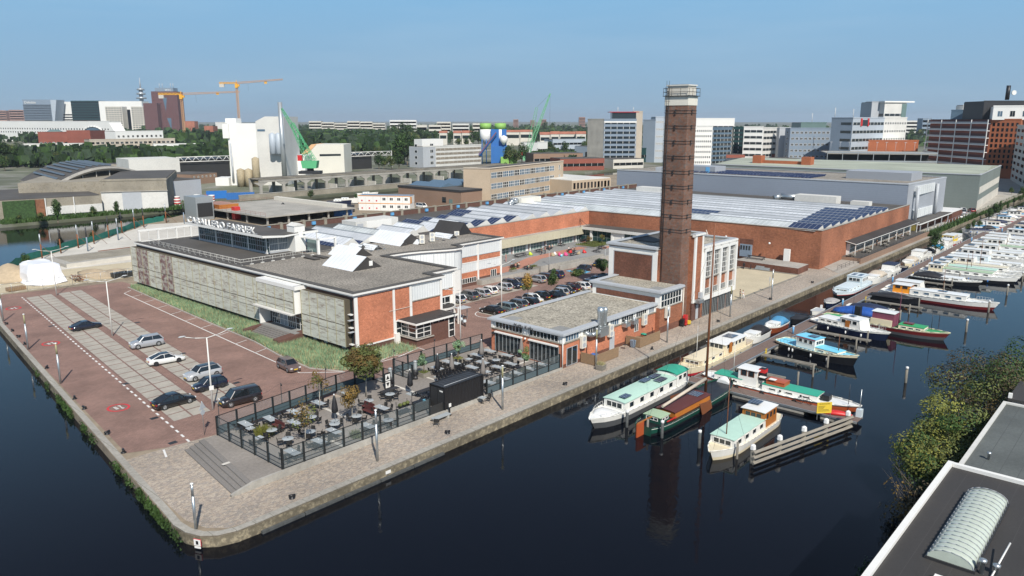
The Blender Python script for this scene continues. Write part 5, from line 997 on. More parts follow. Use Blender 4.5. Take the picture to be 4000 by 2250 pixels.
def wheelie(l,u,v,mat,lid=None):
 r = thing('wheelie_bin', l, 'bin', u, v, 0, random.uniform(-.2,.2)); m = MB(); m.loft([[(-.26*k,-.3*k,z),(.26*k,-.3*k,z),(.26*k,.3*k,z),(-.26*k,.3*k,z)] for z,k in ((.06,.85),(1.0,1.1))],0,True,False); m.build('body',mat,r); m = MB(); m.loft([[(-.3,-.36,1.0),(.3,-.36,1.0),(.3,.36,1.0),(-.3,.36,1.0)],[(-.26,-.3,1.1),(.26,-.3,1.1),(.26,.3,1.12),(-.26,.3,1.12)]],0,True,False); m.build('lid',lid or mat,r)
 for s in (-1,1): m = MB(); m.tube((s*.28,.25,.1),(s*.22,.25,.1),.1,n=8); m.build('wheel','tyre',r)
wheelie('left of the two brown wheelie bins on the quay',93.2,57.6,'hull_orange' if 0 else 'wood_brown'); wheelie('right of the two brown wheelie bins on the quay',93.9,57.4,'wood_brown'); wheelie('black wheelie bin with a green lid behind the brown bins',95.2,58.0,'black_paint','green_deck')
for i,(u,v,mt) in enumerate(((106.9,57.6,'red'),(107.8,57.5,'yellow'),(106.2,57.7,'black_paint'))):
 r = thing('cargo_crate',('stack of red crates at the foot of the chimney pier','yellow crate on a hand cart by the chimney pier','dark cart with luggage by the chimney pier')[i],'crate',u,v,0,.2)
 for k in range((3,1,2)[i]): bx(r,'crate',mt,(-.35,.35,-.3,.3,.15+k*.55,.65+k*.55))
 m = MB(); m.tube((-.4,-.3,.12),(-.4,-.25,.12),.12,n=8); m.tube((.4,-.3,.12),(.4,-.25,.12),.12,n=8); m.build('wheel','tyre',r)
r = thing('square_planter','square grey planter with straw grass at the quay edge','planter',79.8,54.9,0,.1); m = MB(); m.loft([[(-.5*k,-.5*k,z),(.5*k,-.5*k,z),(.5*k,.5*k,z),(-.5*k,.5*k,z)] for z,k in ((0,.9),(.7,1.1))],0,True,False); m.build('tub','wood_grey',r); m = MB(); tufts(m,260,lambda:(random.uniform(-.4,.4),random.uniform(-.4,.4),.65),.5,.03,.6); m.build('grass','leaf_straw',r)
r = thing('folding_table_set','small dark metal table with two chairs between screens and bins','table set',89.6,57.6); m = MB(); m.tube((0,0,.7),(0,0,.73),.35,n=10); m.tube((0,0,0),(0,0,.7),.03,n=4); m.build('tabletop','steel_dark',r)
wheelie('small blue grey barrel right of the metal table set',91.2,57.3,'blue_clad')
# ================================================================ PEOPLE
def skinmesh(name, J, E_, mat, sub=1):
 me = bpy.data.meshes.new('s'); K = list(J); me.from_pydata([J[k][0] for k in K], [], []) ; me = bpy.data.meshes.new('s'); me.from_pydata([J[k][0] for k in K], [(K.index(a),K.index(b)) for a,b in E_], [])
 o = bpy.data.objects.new('s', me); COL.objects.link(o); o.modifiers.new('k','SKIN'); sl2 = me.skin_vertices
 if not sl2: me.attributes
 for i,k in enumerate(K): me.skin_vertices[0].data[i].radius = (J[k][1],)*2; me.skin_vertices[0].data[i].use_root = (i == 0)
 s = o.modifiers.new('b','SUBSURF'); s.levels = sub; s.render_levels = sub; dg = bpy.context.evaluated_depsgraph_get(); dg.update()
 out = bpy.data.meshes.new_from_object(o.evaluated_get(dg)); bpy.data.objects.remove(o); out.name = name; out.materials.clear(); out.materials.append(M(mat))
 for p in out.polygons: p.use_smooth = True
 return out
def skel(pose, grow=0):
 if pose == 'stand': hip, kn, an, toe = [(.1*s,0,.92) for s in (-1,1)],[(.11*s,-.02,.5) for s in (-1,1)],[(.12*s,.03,.08) for s in (-1,1)],[(.13*s,-.15,.04) for s in (-1,1)]; z0 = 0
 elif pose == 'walk': hip, kn, an, toe = [(.1*s,0,.92) for s in (-1,1)],[(.1*s,-.14*s-.04,.5) for s in (-1,1)],[(.1*s,-.2*s+.08,.1) for s in (-1,1)],[(.1*s,-.2*s-.08,.04) for s in (-1,1)]; z0 = 0
 else: hip, kn, an, toe = [(.1*s,0,.92) for s in (-1,1)],[(.13*s,-.42,.95) for s in (-1,1)],[(.13*s,-.42,.5) for s in (-1,1)],[(.14*s,-.58,.46) for s in (-1,1)]; z0 = -.42
 J = {'pel':((0,0,.98),.12),'wst':((0,.01,1.12),.11),'che':((0,0,1.34),.135),'nk':((0,0,1.5),.055),'hd':((0,-.02,1.62),.085),'tp':((0,0,1.72),.075),'nose':((0,-.12,1.62),.015)}
 E_ = [('pel','wst'),('wst','che'),('che','nk'),('nk','hd'),('hd','tp'),('hd','nose')]
 for i,s in enumerate((-1,1)):
  t = str(i); J['hp'+t] = (hip[i],.085); J['kn'+t] = (kn[i],.06); J['an'+t] = (an[i],.04); J['to'+t] = (toe[i],.035); J['sh'+t] = ((.19*s,0,1.43),.055)
  el, wr = ((.24*s,.02,1.16),(.24*s,-.12,.95)) if pose != 'sit' else ((.24*s,-.1,1.17),(.15*s,-.34,1.14)); J['el'+t] = (el,.038); J['wr'+t] = (wr,.026)
  d = Vector(wr)-Vector(el); d.normalize(); hnd = Vector(wr)+d*.07; J['ha'+t] = (tuple(hnd),.03); E_ += [('pel','hp'+t),('hp'+t,'kn'+t),('kn'+t,'an'+t),('an'+t,'to'+t),('che','sh'+t),('sh'+t,'el'+t),('el'+t,'wr'+t),('wr'+t,'ha'+t)]
  for f in range(5):
   off = Vector((0,0,0)); sd_ = d.cross(Vector((s,0,0))); sd_.normalize(); ln = (.05,.08,.085,.08,.06)[f]; p = hnd+sd_*(f-2)*.018+d*(ln if f else .02)+(Vector((0,-.04,0)) if f == 0 else Vector((0,0,0))); J['f%d%s'%(f,t)] = (tuple(p),.008); E_.append(('ha'+t,'f%d%s'%(f,t)))
 return {k:((p[0],p[1],p[2]+z0),r+grow) for k,(p,r) in J.items()}, E_
_PE = {}
def person(l, u, v, z, rot, pose='stand', top='cloth_dark', legs='cloth_dark', hair='hair', grp=None):
 r = thing('person', l, 'person', u, v, z, rot, grp)
 def get(part, mat):
  if (pose,part,mat) not in _PE:
   J, E_ = skel(pose, 0 if part == 'body' else .018)
   if part == 'shirt': keep = {'wst','che','sh0','sh1','el0','el1'}
   elif part == 'trousers': keep = {'pel','wst','hp0','hp1','kn0','kn1','an0','an1'}
   else: keep = set(J)
   J = {k:q for k,q in J.items() if k in keep}; E2_ = [e for e in E_ if e[0] in keep and e[1] in keep]
   _PE[(pose,part,mat)] = skinmesh(part, J, E2_, mat)
  return _PE[(pose,part,mat)]
 put('body', get('body','skin'), r); put('shirt', get('shirt',top), r); put('trousers', get('trousers',legs), r)
 z0 = -.42 if pose == 'sit' else 0; m = MB(); m.blob((0,.025,1.68+z0),(.098,.105,.105),0,9,6); m.build('hair',hair,r); return r
person('woman in a dark top and grey skirt standing by the sandy plot',130.6,59.5,0,.3,'stand','cloth_dark','cloth_grey'); person('person in white beside the dark-topped woman at the sandy plot',130.3,58.8,0,-.2,'walk','cloth_white','cloth_white')
person('person in a dark suit walking between the court picnic tables',138,112.6,1.02,1.2,'walk','cloth_dark','cloth_dark'); person('person in a red-brown top walking beside the one in the dark suit',139.6,112.8,1.02,1.2,'stand','cloth_pink','cloth_dark'); person('person in a dark red dress standing by the pillar at the left of the court',126.2,113.2,1.0,.5,'stand','cloth_pink','cloth_pink'); person('person in light clothes behind the one in the dark red dress',126.6,115.0,1.0,2,'stand','cloth_white','cloth_grey')
person('dark clad person standing on the hall terrace between picnic tables',203.7,57.6,1.0,1,'stand','cloth_dark','cloth_dark')
PT = [(132.8,114.6,'longest black picnic table beside the lime bean bag',3.6,0),(140.5,115.3,'black picnic table next to the two walking people',2,0),(145.6,116.6,'black picnic table with people sitting in front of the glass doors',2,3),(151.6,117.3,'empty black picnic table near the far end of the brick wall',2,0),(160.4,116.9,'dark picnic table under the purple parasol by the white pillar',2,0),(145.9,109.8,'black picnic table with people beside the red bean bag',2,3),(141.9,106.1,'black picnic table between the pink and tan bean bags',2,0),(148.9,104.6,'black picnic table near the edge wall right of the red bean bag',2,0),(121.7,106.7,'black picnic table with white-shirted people in the lower court',2,3),(122.3,103.6,'small black picnic table with one person in teal',1.7,1),(154.5,107.0,'dark picnic table half hidden behind the boiler house roof',2,0)]
cl = ['cloth_white','cloth_dark','cloth_pink','cloth_blue','cloth_white','cloth_grey']
for i,(u,v,l,L_,n) in enumerate(PT):
 picnic(l,u,v,1.02,.0,'picnic_black',L_,'picnic tables in the court')
 for k in range(n):
  s = (-1,1,-1)[k]; cc_ = 'cloth_teal' if i == 9 else cl[(i+k)%6]; person('seated person in %s at the %s'%({'cloth_white':'white','cloth_dark':'dark clothes','cloth_pink':'dusky red','cloth_blue':'blue','cloth_grey':'grey','cloth_teal':'teal'}[cc_]+(', far side,' if s > 0 else ', near side,'),' '.join(l.replace('black picnic ','').replace('with people ','').split()[:7])),u+(-.5,.0,.6)[k],v+s*.78,1.02-.02,0 if s > 0 else pi,'sit',cc_,'cloth_dark')
for l,u,v,mt in (('lime yellow bean bag beside the longest picnic table',136.2,114.4,'lime_bag'),('red bean bag nearest the court edge wall on the right',146.9,106.6,'red'),('red bean bag beside the occupied picnic table',144.4,109.0,'red'),('pink and white bean bag, left one of the pair',140.0,108.6,'pink'),('pink and white bean bag, right one of the pair',141.1,107.7,'pink'),('white bean bag behind the pink pair',140,110.2,'cap_white'),('tan bean bag left of the pink pair',138.6,109.6,'tan_bag'),('tan bean bag right of the pink pair',144.0,106.3,'tan_bag')):
 r = thing('bean_bag',l,'bean bag',u,v,1.03,random.uniform(0,6)); m = MB(); m.loft([[((rr*cos(2*pi*i/12)),rr*sin(2*pi*i/12)+o_,z) for i in range(12)] for z,rr,o_ in ((0,.42,0),(.12,.52,0),(.35,.46,.05),(.6,.3,.18),(.82,.12,.3))],0,True,True); m.build('cushion',mt,r)
r = thing('cool_box','light blue cool box between the bean bags','cool box',139.2,107.6,1.03); m = MB(); m.lathe((0,0,0),[(.22,0),(.3,.5)],10); m.build('tub','sky_blue',r); m = MB(); m.lathe((0,0,.5),[(.32,0),(.3,.08),(.01,.1)],10); m.build('lid','cap_white',r)
for i,(u,v) in enumerate(((183.9,57.2),(192.1,56.4),(196.6,57.4),(205,56.0),(211,57.4),(221,57.2),(229,57.5))): picnic('%s grey picnic table along the hall window front counting from the ramp'%ordn(i),u,v,1.0,.3,'wood_grey',2,'picnic tables along the hall')
for u,v,t in ((221,58,'white'),(221.5,56.5,'blue'),(222.2,57.9,'dark')): person('seated person in %s at the farthest busy table on the hall terrace'%t,u,v,1,0,'sit',{'white':'cloth_white','blue':'cloth_blue','dark':'cloth_dark'}[t],'cloth_dark')
picnic('long dark table on the loading platform beside the sandy plot',164.2,71.6,1.36,pi/2,'picnic_black',4.2,'picnic tables in the court'); 
r = thing('grass_bed','square planted bed of low grass with grey kerb in the court corner','planting bed',157.6,111.5,1.0); bx(r,'kerb','court_grey',(-4.2,4.2,-3.2,3.2,0,.4)); m = MB(); m.poly([(-4,-3,.42),(4,-3,.42),(4,3,.42),(-4,3,.42)]); tufts(m,1500,lambda:(random.uniform(-4,4),random.uniform(-3,3),.4),.35,.05,.5); m.build('grass','leaf_olive',r)
for l,u,v in (('low timber planter left of the teal-clad person',118.7,104.5),('low timber planter behind the teal-clad person',122.8,107.2),('low timber planter right of the teal-clad person',124.0,103.3)):
 r = thing('timber_planter',l,'planter',u,v,1.02); bx(r,'crate','wood_grey',(-.8,.8,-.45,.45,0,.4)); m = MB(); tufts(m,200,lambda:(random.uniform(-.7,.7),random.uniform(-.4,.4),.38),.4,.05,.6); m.build('plants','leaf_olive',r)
for i in range(4): gridmesh('court_post',MB().tube((0,0,0),(0,0,1.0),.07,n=7),'cap_white','%s short white post beside the blue bay counting from the left'%ordn(i),'post',(126.3,128,130.2,110)[i],(94.6,94.4,94.2,99.9)[i])
# ================================================================ CARS
KD = {  # L, W, H, hood z, belt z, cowl x, roof front x, roof rear x, tail x (fractions from the nose), tail z
   'hatch': (4.0,1.72,1.48,.86,.93,.24,.40,.86,.97,.90), 'sedan': (4.6,1.8,1.45,.85,.93,.27,.43,.72,.87,.95), 'coupe': (4.45,1.85,1.3,.74,.86,.27,.44,.62,.90,.80), 'estate': (4.7,1.8,1.47,.85,.93,.26,.41,.88,.98,.93),
   'suv': (4.5,1.88,1.66,1.0,1.08,.25,.39,.87,.97,1.05), 'mpv': (4.6,1.82,1.82,1.02,1.05,.19,.33,.94,.995,1.06), 'van': (5.0,1.95,1.95,1.1,1.15,.14,.28,.97,.99,1.2), 'lift': (4.65,1.86,1.46,.78,.9,.25,.43,.66,.92,.97)}
_CAR = {}
WHEEL = {}
def car(label, kind, col, u, v, rot, roof=None, rim='rim', detail=True, glass='car_glass', grp='parked cars', plate='plate_yellow', z=.02, brown=None):
 L_, Wd, Hh_, hz_, bz, xc, xf, xr, xt, tz = KD[kind]; hw = Wd/2
 r = thing('parked_car', label, 'car', u, v, z, rot, grp)      # local +x towards the nose, origin in the middle
 key = (kind, col, roof, rim)
 X = lambda f: L_/2-f*L_
 if key not in _CAR:
  P = {}
  st = [(0,.28,.50,.72),(.015,.2,.60,.84),(.06,.18,hz_-.14,.94),(xc*.6,.18,hz_-.04,1),(xc,.18,bz-.02,1),(.45,.18,bz,1),(.7,.18,bz,1),(xt-.04,.2,tz,.98),(.985,.24,tz-.1,.92),(1,.35,tz-.3,.84)]
  m = MB(); R = []
  for f,zb,zt,k in st:
   w = hw*k; x = X(f); R.append([(x,-w*.9,zb),(x,-w,zb+.12),(x,-w,(zb+zt)/2),(x,-w*.97,zt-.06),(x,-w*.86,zt),(x,w*.86,zt),(x,w*.97,zt-.06),(x,w,(zb+zt)/2),(x,w,zb+.12),(x,w*.9,zb)])
  m.loft(R,0,True,True); P['body'] = m.mesh('body','paint:'+col)
  a0,b0,b1,a1 = X(xc),X(xf),X(xr),X(xt); wb, wt = hw*.90, hw*.72; zr = Hh_; zb_, zb2 = bz-.05, tz-.04; bm = (b0+b1)/2
  m = MB(); m.loft([[(b0,-wt,zr-.06),(b0,-wt*.8,zr-.03),(b0,wt*.8,zr-.03),(b0,wt,zr-.06)],[(bm,-wt*1.02,zr-.03),(bm,-wt*.8,zr),(bm,wt*.8,zr),(bm,wt*1.02,zr-.03)],[(b1,-wt,zr-.07),(b1,-wt*.8,zr-.05),(b1,wt*.8,zr-.05),(b1,wt,zr-.07)]],0,False,True,False)
  m.loft([[(b0,-wt,zr-.1),(b0,wt,zr-.1)],[(b1,-wt,zr-.11),(b1,wt,zr-.11)]],0,False,False,False)
  P['roof'] = m.mesh('roof','paint:'+(roof or col))
  m = MB()
  for s in (-1,1):
   for p,q,w in (((a0,s*wb,zb_),(b0,s*wt,zr-.06),.05),((a1,s*wb,zb2),(b1,s*wt,zr-.07),.09 if kind in('hatch','suv','estate','mpv','van') else .05),((bm-.1,s*wb,bz-.05),(bm-.1,s*wt*1.01,zr-.04),.04)): m.tube(p,q,w,n=4,sm=False)
   m.tube((b0,s*wt,zr-.06),(b1,s*wt,zr-.07),.045,n=4)
  P['pillars'] = m.mesh('pillars','paint:'+col)
  def q4(*p): 
   m = MB(); m.add(p,[(0,1,2,3)]); return m
  P['windscreen'] = q4((a0,-wb,zb_),(a0,wb,zb_),(b0,wt,zr-.07),(b0,-wt,zr-.07)).mesh('windscreen',glass); P['rear_window'] = q4((a1,wb,zb2),(a1,-wb,zb2),(b1,-wt,zr-.08),(b1,wt,zr-.08)).mesh('rear_window',glass)
  for s,nm in ((-1,'side_window'),(1,'side_window ')):
   m = MB(); m.add([(a0,s*wb,zb_),(b0,s*wt,zr-.07),(bm,s*wt*1.02,zr-.05),(b1,s*wt,zr-.08),(a1,s*wb,zb2),(bm,s*wb*1.02,bz-.05)],[(0,1,2,5),(5,2,3,4)]); P[nm] = m.mesh('side_window',glass)
  for s in (-1,1):
   m = MB(); m.box(X(.035)-.0,X(.0)-.03,s*hw*.52 if s > 0 else -hw*.84,s*hw*.84 if s > 0 else -hw*.52,hz_-.3,hz_-.17); P['headlight'+' '*(s>0)] = m.mesh('headlight','headlight')
   m = MB(); m.box(X(1.0)-.0,X(.975),s*hw*.55 if s > 0 else -hw*.9,s*hw*.9 if s > 0 else -hw*.55,tz-.34,tz-.16); P['taillight'+' '*(s>0)] = m.mesh('tail_light','taillight')
   m = MB(); m.rbox(a0-.28,s*(hw+.06),bz-.02,bz+.14,.1,.2); P['mirror'+' '*(s>0)] = m.mesh('wing_mirror','paint:'+(roof or col))
  m = MB(); m.box(X(.0)-.02,X(0)+.01,-.26,.26,.42,.54); P['plate'] = m.mesh('number_plate',plate); m = MB(); m.box(X(1)-.02,X(1)+.02,-.26,.26,tz-.42,tz-.3); P['plate '] = m.mesh('number_plate',plate)
  m = MB(); m.box(X(.012),X(.0)+.0,-hw*.5,hw*.5,.3,.42); m.box(X(.9),X(.1),-hw*.86,hw*.86,.15,.24); P['lower_trim'] = m.mesh('lower_trim','black_panel')
  _CAR[key] = P
 P = _CAR[key]; rad = .37 if kind in ('suv','mpv','van') else .33
 for k in P:
  if not detail and k.strip() in ('plate','mirror','lower_trim'): continue
  o = put(P[k].name.split('.')[0], P[k], r)
 wk = (rad, rim)
 if wk not in WHEEL:
  m = MB(); m.tube((0,-.11,0),(0,.11,0),rad,n=16,sm=True); t = m.mesh('wheel','tyre'); m = MB(); m.tube((0,-.125,0),(0,-.10,0),rad*.66,n=12,sm=False)
  for k in range(5): a = 2*pi*k/5; m.tube((0,-.13,0),(rad*.62*cos(a),-.13,rad*.62*sin(a)),.035,n=4)
  m2 = m.mesh('rim',rim); WHEEL[wk] = (t,m2)
 t, m2 = WHEEL[wk]
 for f in (.19,.81):
  for s in (-1,1):
   w = put('wheel', t, r, (X(f), s*(hw-.09), rad), 0 if s < 0 else pi); put('rim', m2, w)
 return r
DK='.010,.013,.028'; BK='.008,.008,.009'; SV='.34,.35,.37'; WH='.72,.72,.70'; GR='.09,.10,.11'
car('dark blue coupe alone on the left slab row',"coupe",DK,43,127.2,0,rim='rim_dark')
car('silver off-roader, farthest of the cars on the right slab row','suv',SV,45.1,110.3,pi-.15)
car('white saloon with black glass roof between two silver cars','lift',WH,43.4,100.6,-.17,roof=BK,rim='rim_dark')
car('silver car with black roof beside the dark blue small car','suv','.42,.43,.44',43.7,91.0,pi-.02,roof=BK)
car('dark blue small car with dark wheels between silver car and black van','hatch',DK,42.3,86.5,pi-.1,rim='rim_dark')
car('dark brown people carrier with roof rails nearest the lamp and terrace','mpv','.022,.017,.018',42.2,79.2,pi-.12)
car('black car with large silver wheels, nearest on the left slab row','lift',BK,36.8,84.3,0)
car('bronze hatchback parked along the white line by the grass','hatch','.14,.10,.09',52.8,85.7,-pi/2-.1)
CC = [('black saloon at the near end of the row beside the painted ring','sedan',BK,92.4,86.1,1),('grey-green estate second in the near court row','estate','.12,.16,.17',95.5,86.0,1),('dark estate third in the near court row','estate',GR,98.6,86.1,1),('nearly hidden dark car fourth in the near court row','hatch',BK,101.0,85.2,1),('white hatchback behind the orange tree','hatch',WH,103.4,86.3,-1),('black saloon right of the white hatchback','sedan',BK,106.2,87.0,1),('low black car half behind the restaurant roof edge','lift',BK,108.3,85.1,1),('silver hatchback under the green tree','hatch',SV,110.9,86.2,1),('glossy black hatchback facing out, right of the green tree','hatch',BK,112.9,86.2,-1),('dark small car with red rear beside the white one','hatch','.05,.01,.012',115.4,86.8,1),('white hatchback with dark rear window by the third tree','hatch',WH,117.8,86.3,1),('dark blue hatchback right of the white one by the third tree','hatch',DK,120.6,86.6,1),('pale blue car mostly hidden by the middle roof','sedan','.15,.22,.3',124.5,87.4,1),
('dark blue car just above the middle roof edge','sedan',DK,127.6,88.0,1),('silver car in the corner beside the office entrance','hatch',SV,94.2,96.6,1),('black off-roader beside the brown fence','suv',GR,97.5,96.8,1),('silver estate between black off-roader and white small car','estate',SV,100.6,96.9,1),('white small hatchback with rounded tail','hatch',WH,103.1,97.0,1),('silver small car left of the navy off-roader','hatch',SV,107.3,97.0,1),('navy off-roader facing out behind the orange tree','suv',DK,110.2,97.2,-1),('grey saloon behind the orange tree top','sedan',GR,113.0,97.6,-1),('light grey hatchback with black rear','hatch','.28,.29,.3',117.3,96.8,1),('dark estate behind the light grey hatchback','estate',DK,120.2,97.4,1),('navy car with a rounded back at the white posts','suv','.012,.02,.06',123.2,97.1,1)]
for l,k,c,u,v,s in CC: car(l,k,c,u,v,pi/2*s+(0 if s > 0 else 0),grp='cars parked in the court')
car('dark fastback parked along the concrete wall by the blue bay','lift','.015,.018,.03',132.8,96.6,pi+.05,grp='cars parked in the court'); car('dark blue car behind the green carts in the court','sedan',DK,140.6,97.6,pi,grp='cars parked in the court')
for i,(u,v,c,k,l) in enumerate(((305.7,62.8,BK,'hatch','black'),(311,60.7,WH,'suv','white high'),(294,59.5,WH,'estate','white front'),(304.3,59.2,SV,'suv','pale grey'),(290,57.2,WH,'sedan','white saloon'),(313,58,'.2,.02,.02','hatch','dark red'),(283.7,58,'.45,.5,.05','hatch','lime yellow'),(298.5,61.4,WH,'hatch','small white'))): car(l+' car in the yard beside the green hall',k,c,u,v,.5,detail=False,grp='cars beside the green hall')
car('white delivery van behind the factory roof parapet','van',WH,191.7,214,-1.6,detail=False,grp='vans'); 
# two-wheelers
def bike(name,l,cat,u,v,rot,mat,motor=False,z=0):
 r = thing(name,l,cat,u,v,z,rot); R_ = .3 if motor else .34; wb = .7 if motor else .52
 for s in (-1,1):
  m = MB(); P = [(s*wb+R_*cos(a),0,R_+R_*sin(a)) for a in [2*pi*i/14 for i in range(15)]]
  for a,b in zip(P[:-1],P[1:]): m.tube(a,b,.06 if motor else .022,n=4)
  for k in range(4): m.tube(P[k*2],P[k*2+7],.01,n=3)
  m.build('wheel','tyre',r)
 m = MB()
 if motor: m.blob((0,0,.55),(.5,.16,.22)); m.box(-.75,-.4,-.22,.22,.7,1.05); m.blob((.55,0,.9),(.2,.2,.3)); m.tube((.7,0,.3),(.5,0,1.0),.04)
 else: m.tube((-.52,0,.34),(-.1,0,.3),.02,n=4); m.tube((-.1,0,.3),(-.2,0,.85),.02,n=4); m.tube((-.2,0,.75),(.4,0,.8),.02,n=4); m.tube((-.1,0,.3),(.4,0,.8),.02,n=4); m.tube((.52,0,.34),(.38,0,.95),.02,n=4)
 m.build('frame',mat,r); m = MB(); m.box(-.3,-.08,-.08,.08,.85,.9) if not motor else m.box(-.35,.15,-.15,.15,.72,.82); m.build('saddle','black_paint',r); m = MB(); m.tube((.4,-.28,1.0),(.4,.28,1.0),.02,n=4); m.build('handlebar','steel_dark',r)
bike('motorcycle','pale blue police style motorcycle beside the office entrance','motorcycle',83.6,84.2,1.2,'pale_blue',True); bike('motorcycle','black motorcycle against the loading platform by the sand','motorcycle',158.8,71.9,.4,'black_paint',True)
for l,u,v,m_ in (('blue bicycle in the rack by the office entrance',85.3,86.6,'blue'),('grey bicycle in the rack by the office entrance',85.9,86.6,'metal_grey'),('green bicycle left of the black motorcycle',158.6,77,'green_deck'),('dark bicycle by the loading steps',159,70.4,'steel_dark')): bike('bicycle',l,'bicycle',u,v,.3,m_)
bike('bicycle','dark bicycle lying beside the pier railing','bicycle',86.0,30.4,-1.4,'steel_dark',z=-.35); bike('bicycle','green rental bicycle behind the boiler house in the court','bicycle',137,92.2,.2,'green_bright'); bike('bicycle','second green rental bicycle behind the boiler house','bicycle',138.4,92.4,.2,'green_bright')
r = thing('bicycle_rack','small grey canopy and bicycle rack by the office entrance','bicycle rack',85.8,86.6); bx(r,'canopy','lightgrey',(-1,1.2,-.9,.9,2.1,2.16)); bx(r,'frame','galv',(-1,1.2,-.9,-.84,0,2.1)) if 0 else bx(r,'post','galv',(1.1,1.2,-.05,.05,0,2.1))
# ================================================================ MARINA
WZ = -1.0
m = MB()
def pier(l, pts, z=-.42, name='pier', th=.22):        # u0,u1,v0,v1 walkway
 u0,u1,v0,v1 = pts; r = thing(name,l,'pier',u0,v0,z); a, b = u1-u0, v1-v0
 bx(r,'decking','pier_wood',(0,a,.16,b-.16,0,.03) if a > b else (.16,a-.16,0,b,0,.03)); m = MB()
 if a > b: m.box(0,a,0,.16,-.15,.07); m.box(0,a,b-.16,b,-.15,.07)
 else: m.box(0,.16,0,b,-.15,.07); m.box(a-.16,a,0,b,-.15,.07)
 m.build('edge_beam','galv',r); n = max(1,int(max(a,b)/5))
 for i in range(n):
  if a > b: bx(r,'float','concrete',(a*(i+.1)/n,a*(i+.75)/n,.1,b-.1,-.62,-.15))
  else: bx(r,'float','concrete',(.1,a-.1,b*(i+.1)/n,b*(i+.75)/n,-.62,-.15))
 return r
pier('long brown decked pier running parallel to the quay',(86.4,262,42.6,45.0)); pier('short cross pier at the near end of the marina',(84.2,86.35,24.0,45.2)); pier('far continuation of the brown pier at the right picture edge',(262.5,330,40.0,42.4)) 
FG = [(97,3),(121.5,9),(149,9.5),(172,9.5)]
for i,(u,L_) in enumerate(((101.4,7.5),(118.8,9.3),(146.6,9.6),(171.5,9),(196,8),(221,8),(93.4,6.5))):
 r = thing('finger_jetty','weathered timber finger jetty, number %d from the near end'%(i+1) if 0 else '%s low timber finger jetty off the pier'%ordn(i),'jetty',u,42.5-L_,-.6)
 bx(r,'beam','wood_grey',(0,.35,0,L_,0,.18)); bx(r,'beam','wood_grey',(.55,.9,0,L_,0,.18))
 for k in range(4): bx(r,'crossbeam','wood_grey',(-.05,.95,.3+k*L_/4,.5+k*L_/4,-.14,0))
def pile(l, u, v, h, mat='pile_dark', cap='cap_white', rad=.17, grp='mooring piles'):
 r = thing('mooring_pile', l, 'mooring pile', u, v, WZ, 0, grp); m = MB(); m.tube((0,0,-1.5),(0,0,h),rad,n=8); m.build('pile',mat,r)
 if cap: m = MB(); m.lathe((0,0,h-.25),[(rad*1.15,0),(rad*1.15,.28),(.02,.34)],8); m.build('cap',cap,r)
for i,(u,v) in enumerate([(103.9,24.2),(136.4,23.9),(153.5,23.9),(171.3,24.0),(188,24),(205,24),(222,24)]): pile('%s white capped pile in the open water counting from the near end'%ordn(i),u,v,2.1,'pile_wood')
for i,(u,v) in enumerate([(67.8,43),(67.8,38.6),(68.1,34.4)]): pile('%s dark pile with pale top beside the nearest barges'%ordn(i),u,v,1.9)
for i,(u,v) in enumerate([(67.5,40.2),(68.2,30.3),(88,34.5),(93.9,34.3),(98.3,34),(103.6,34),(114.9,33.9),(120.1,33.9),(125.6,33.9),(137.5,34),(143,34),(149,34),(155.5,33.8),(160.5,34),(167,34),(173.5,34),(180,34),(187,34),(195,34),(203,34),(211,34)]): pile('%s bare grey timber pile along the berths counting from the near end'%ordn(i),u,v,1.75,'pile_wood',None,.13,'bare timber piles between the berths')
for i,(u,v) in enumerate([(88.3,44.2),(115.1,43.4),(139,44.0),(166.7,43.4),(197.4,43.4),(238.4,43.3),(264.4,40.5)]):
 r = thing('service_post','%s blue service post on the pier counting from the near end'%ordn(i),'service post',u,v,-.4,0,'blue service posts'); m = MB(); m.tube((0,0,0),(0,0,1.15),.15,n=8); m.build('post','blue_post',r); m = MB(); m.lathe((0,0,1.15),[(.19,0),(.19,.1),(.02,.16)],8); m.build('cap','cap_white',r)
FF = thing('fender_fence','weathered timber fender fence with three beams and white capped piles','fender',67.9,28.5,WZ); A_ = (0,0); B_ = (16.0,-4.1)
for i in range(3): z = .15+i*.55; m = MB(); m.tube((A_[0],A_[1],z),(B_[0],B_[1],z+.02),.2,n=4,sm=False); m.build('beam','wood_grey',FF)
for i,t in enumerate((.02,.27,.51,.74,.98)):
 x, y = B_[0]*t, B_[1]*t+.3; m = MB(); m.tube((x,y,-1.5),(x,y,1.7),.24,n=8); m.build('pile','pile_wood',FF); m = MB(); m.tube((x,y,1.5),(x,y,1.9),.3,.27,6,0,False); m.tube((x,y,1.9),(x,y,2.02),.27,.1,6,0,False); m.build('cap','cap_white',FF)
ys = thing('notice_board','yellow notice board with small black lines of writing on the cross pier','sign',82.8,27.1,-.4,-.75); bx(ys,'board','yellow',(-.85,.85,-.03,.03,.75,2.0))
for x in (-.75,.75): bx(ys,'leg','galv',(x-.03,x+.03,-.02,.04,0,.8))
def writing(parent, text, size, mat, loc, rot, align='CENTER', ext=.005):
 cu = bpy.data.curves.new('t','FONT'); cu.body = text; cu.size = size; cu.extrude = ext; cu.align_x = align; cu.resolution_u = 2; to = bpy.data.objects.new('t',cu); COL.objects.link(to); dg = bpy.context.evaluated_depsgraph_get(); dg.update()
 me = bpy.data.meshes.new_from_object(to.evaluated_get(dg)); bpy.data.objects.remove(to); me.materials.clear(); me.materials.append(M(mat)); me.name = 'lettering'; return put('lettering', me, parent, loc, rot)
writing(ys,'DE FUUTHAVEN',.17,'black_paint',(0,-.04,1.78),(pi/2,0,0))
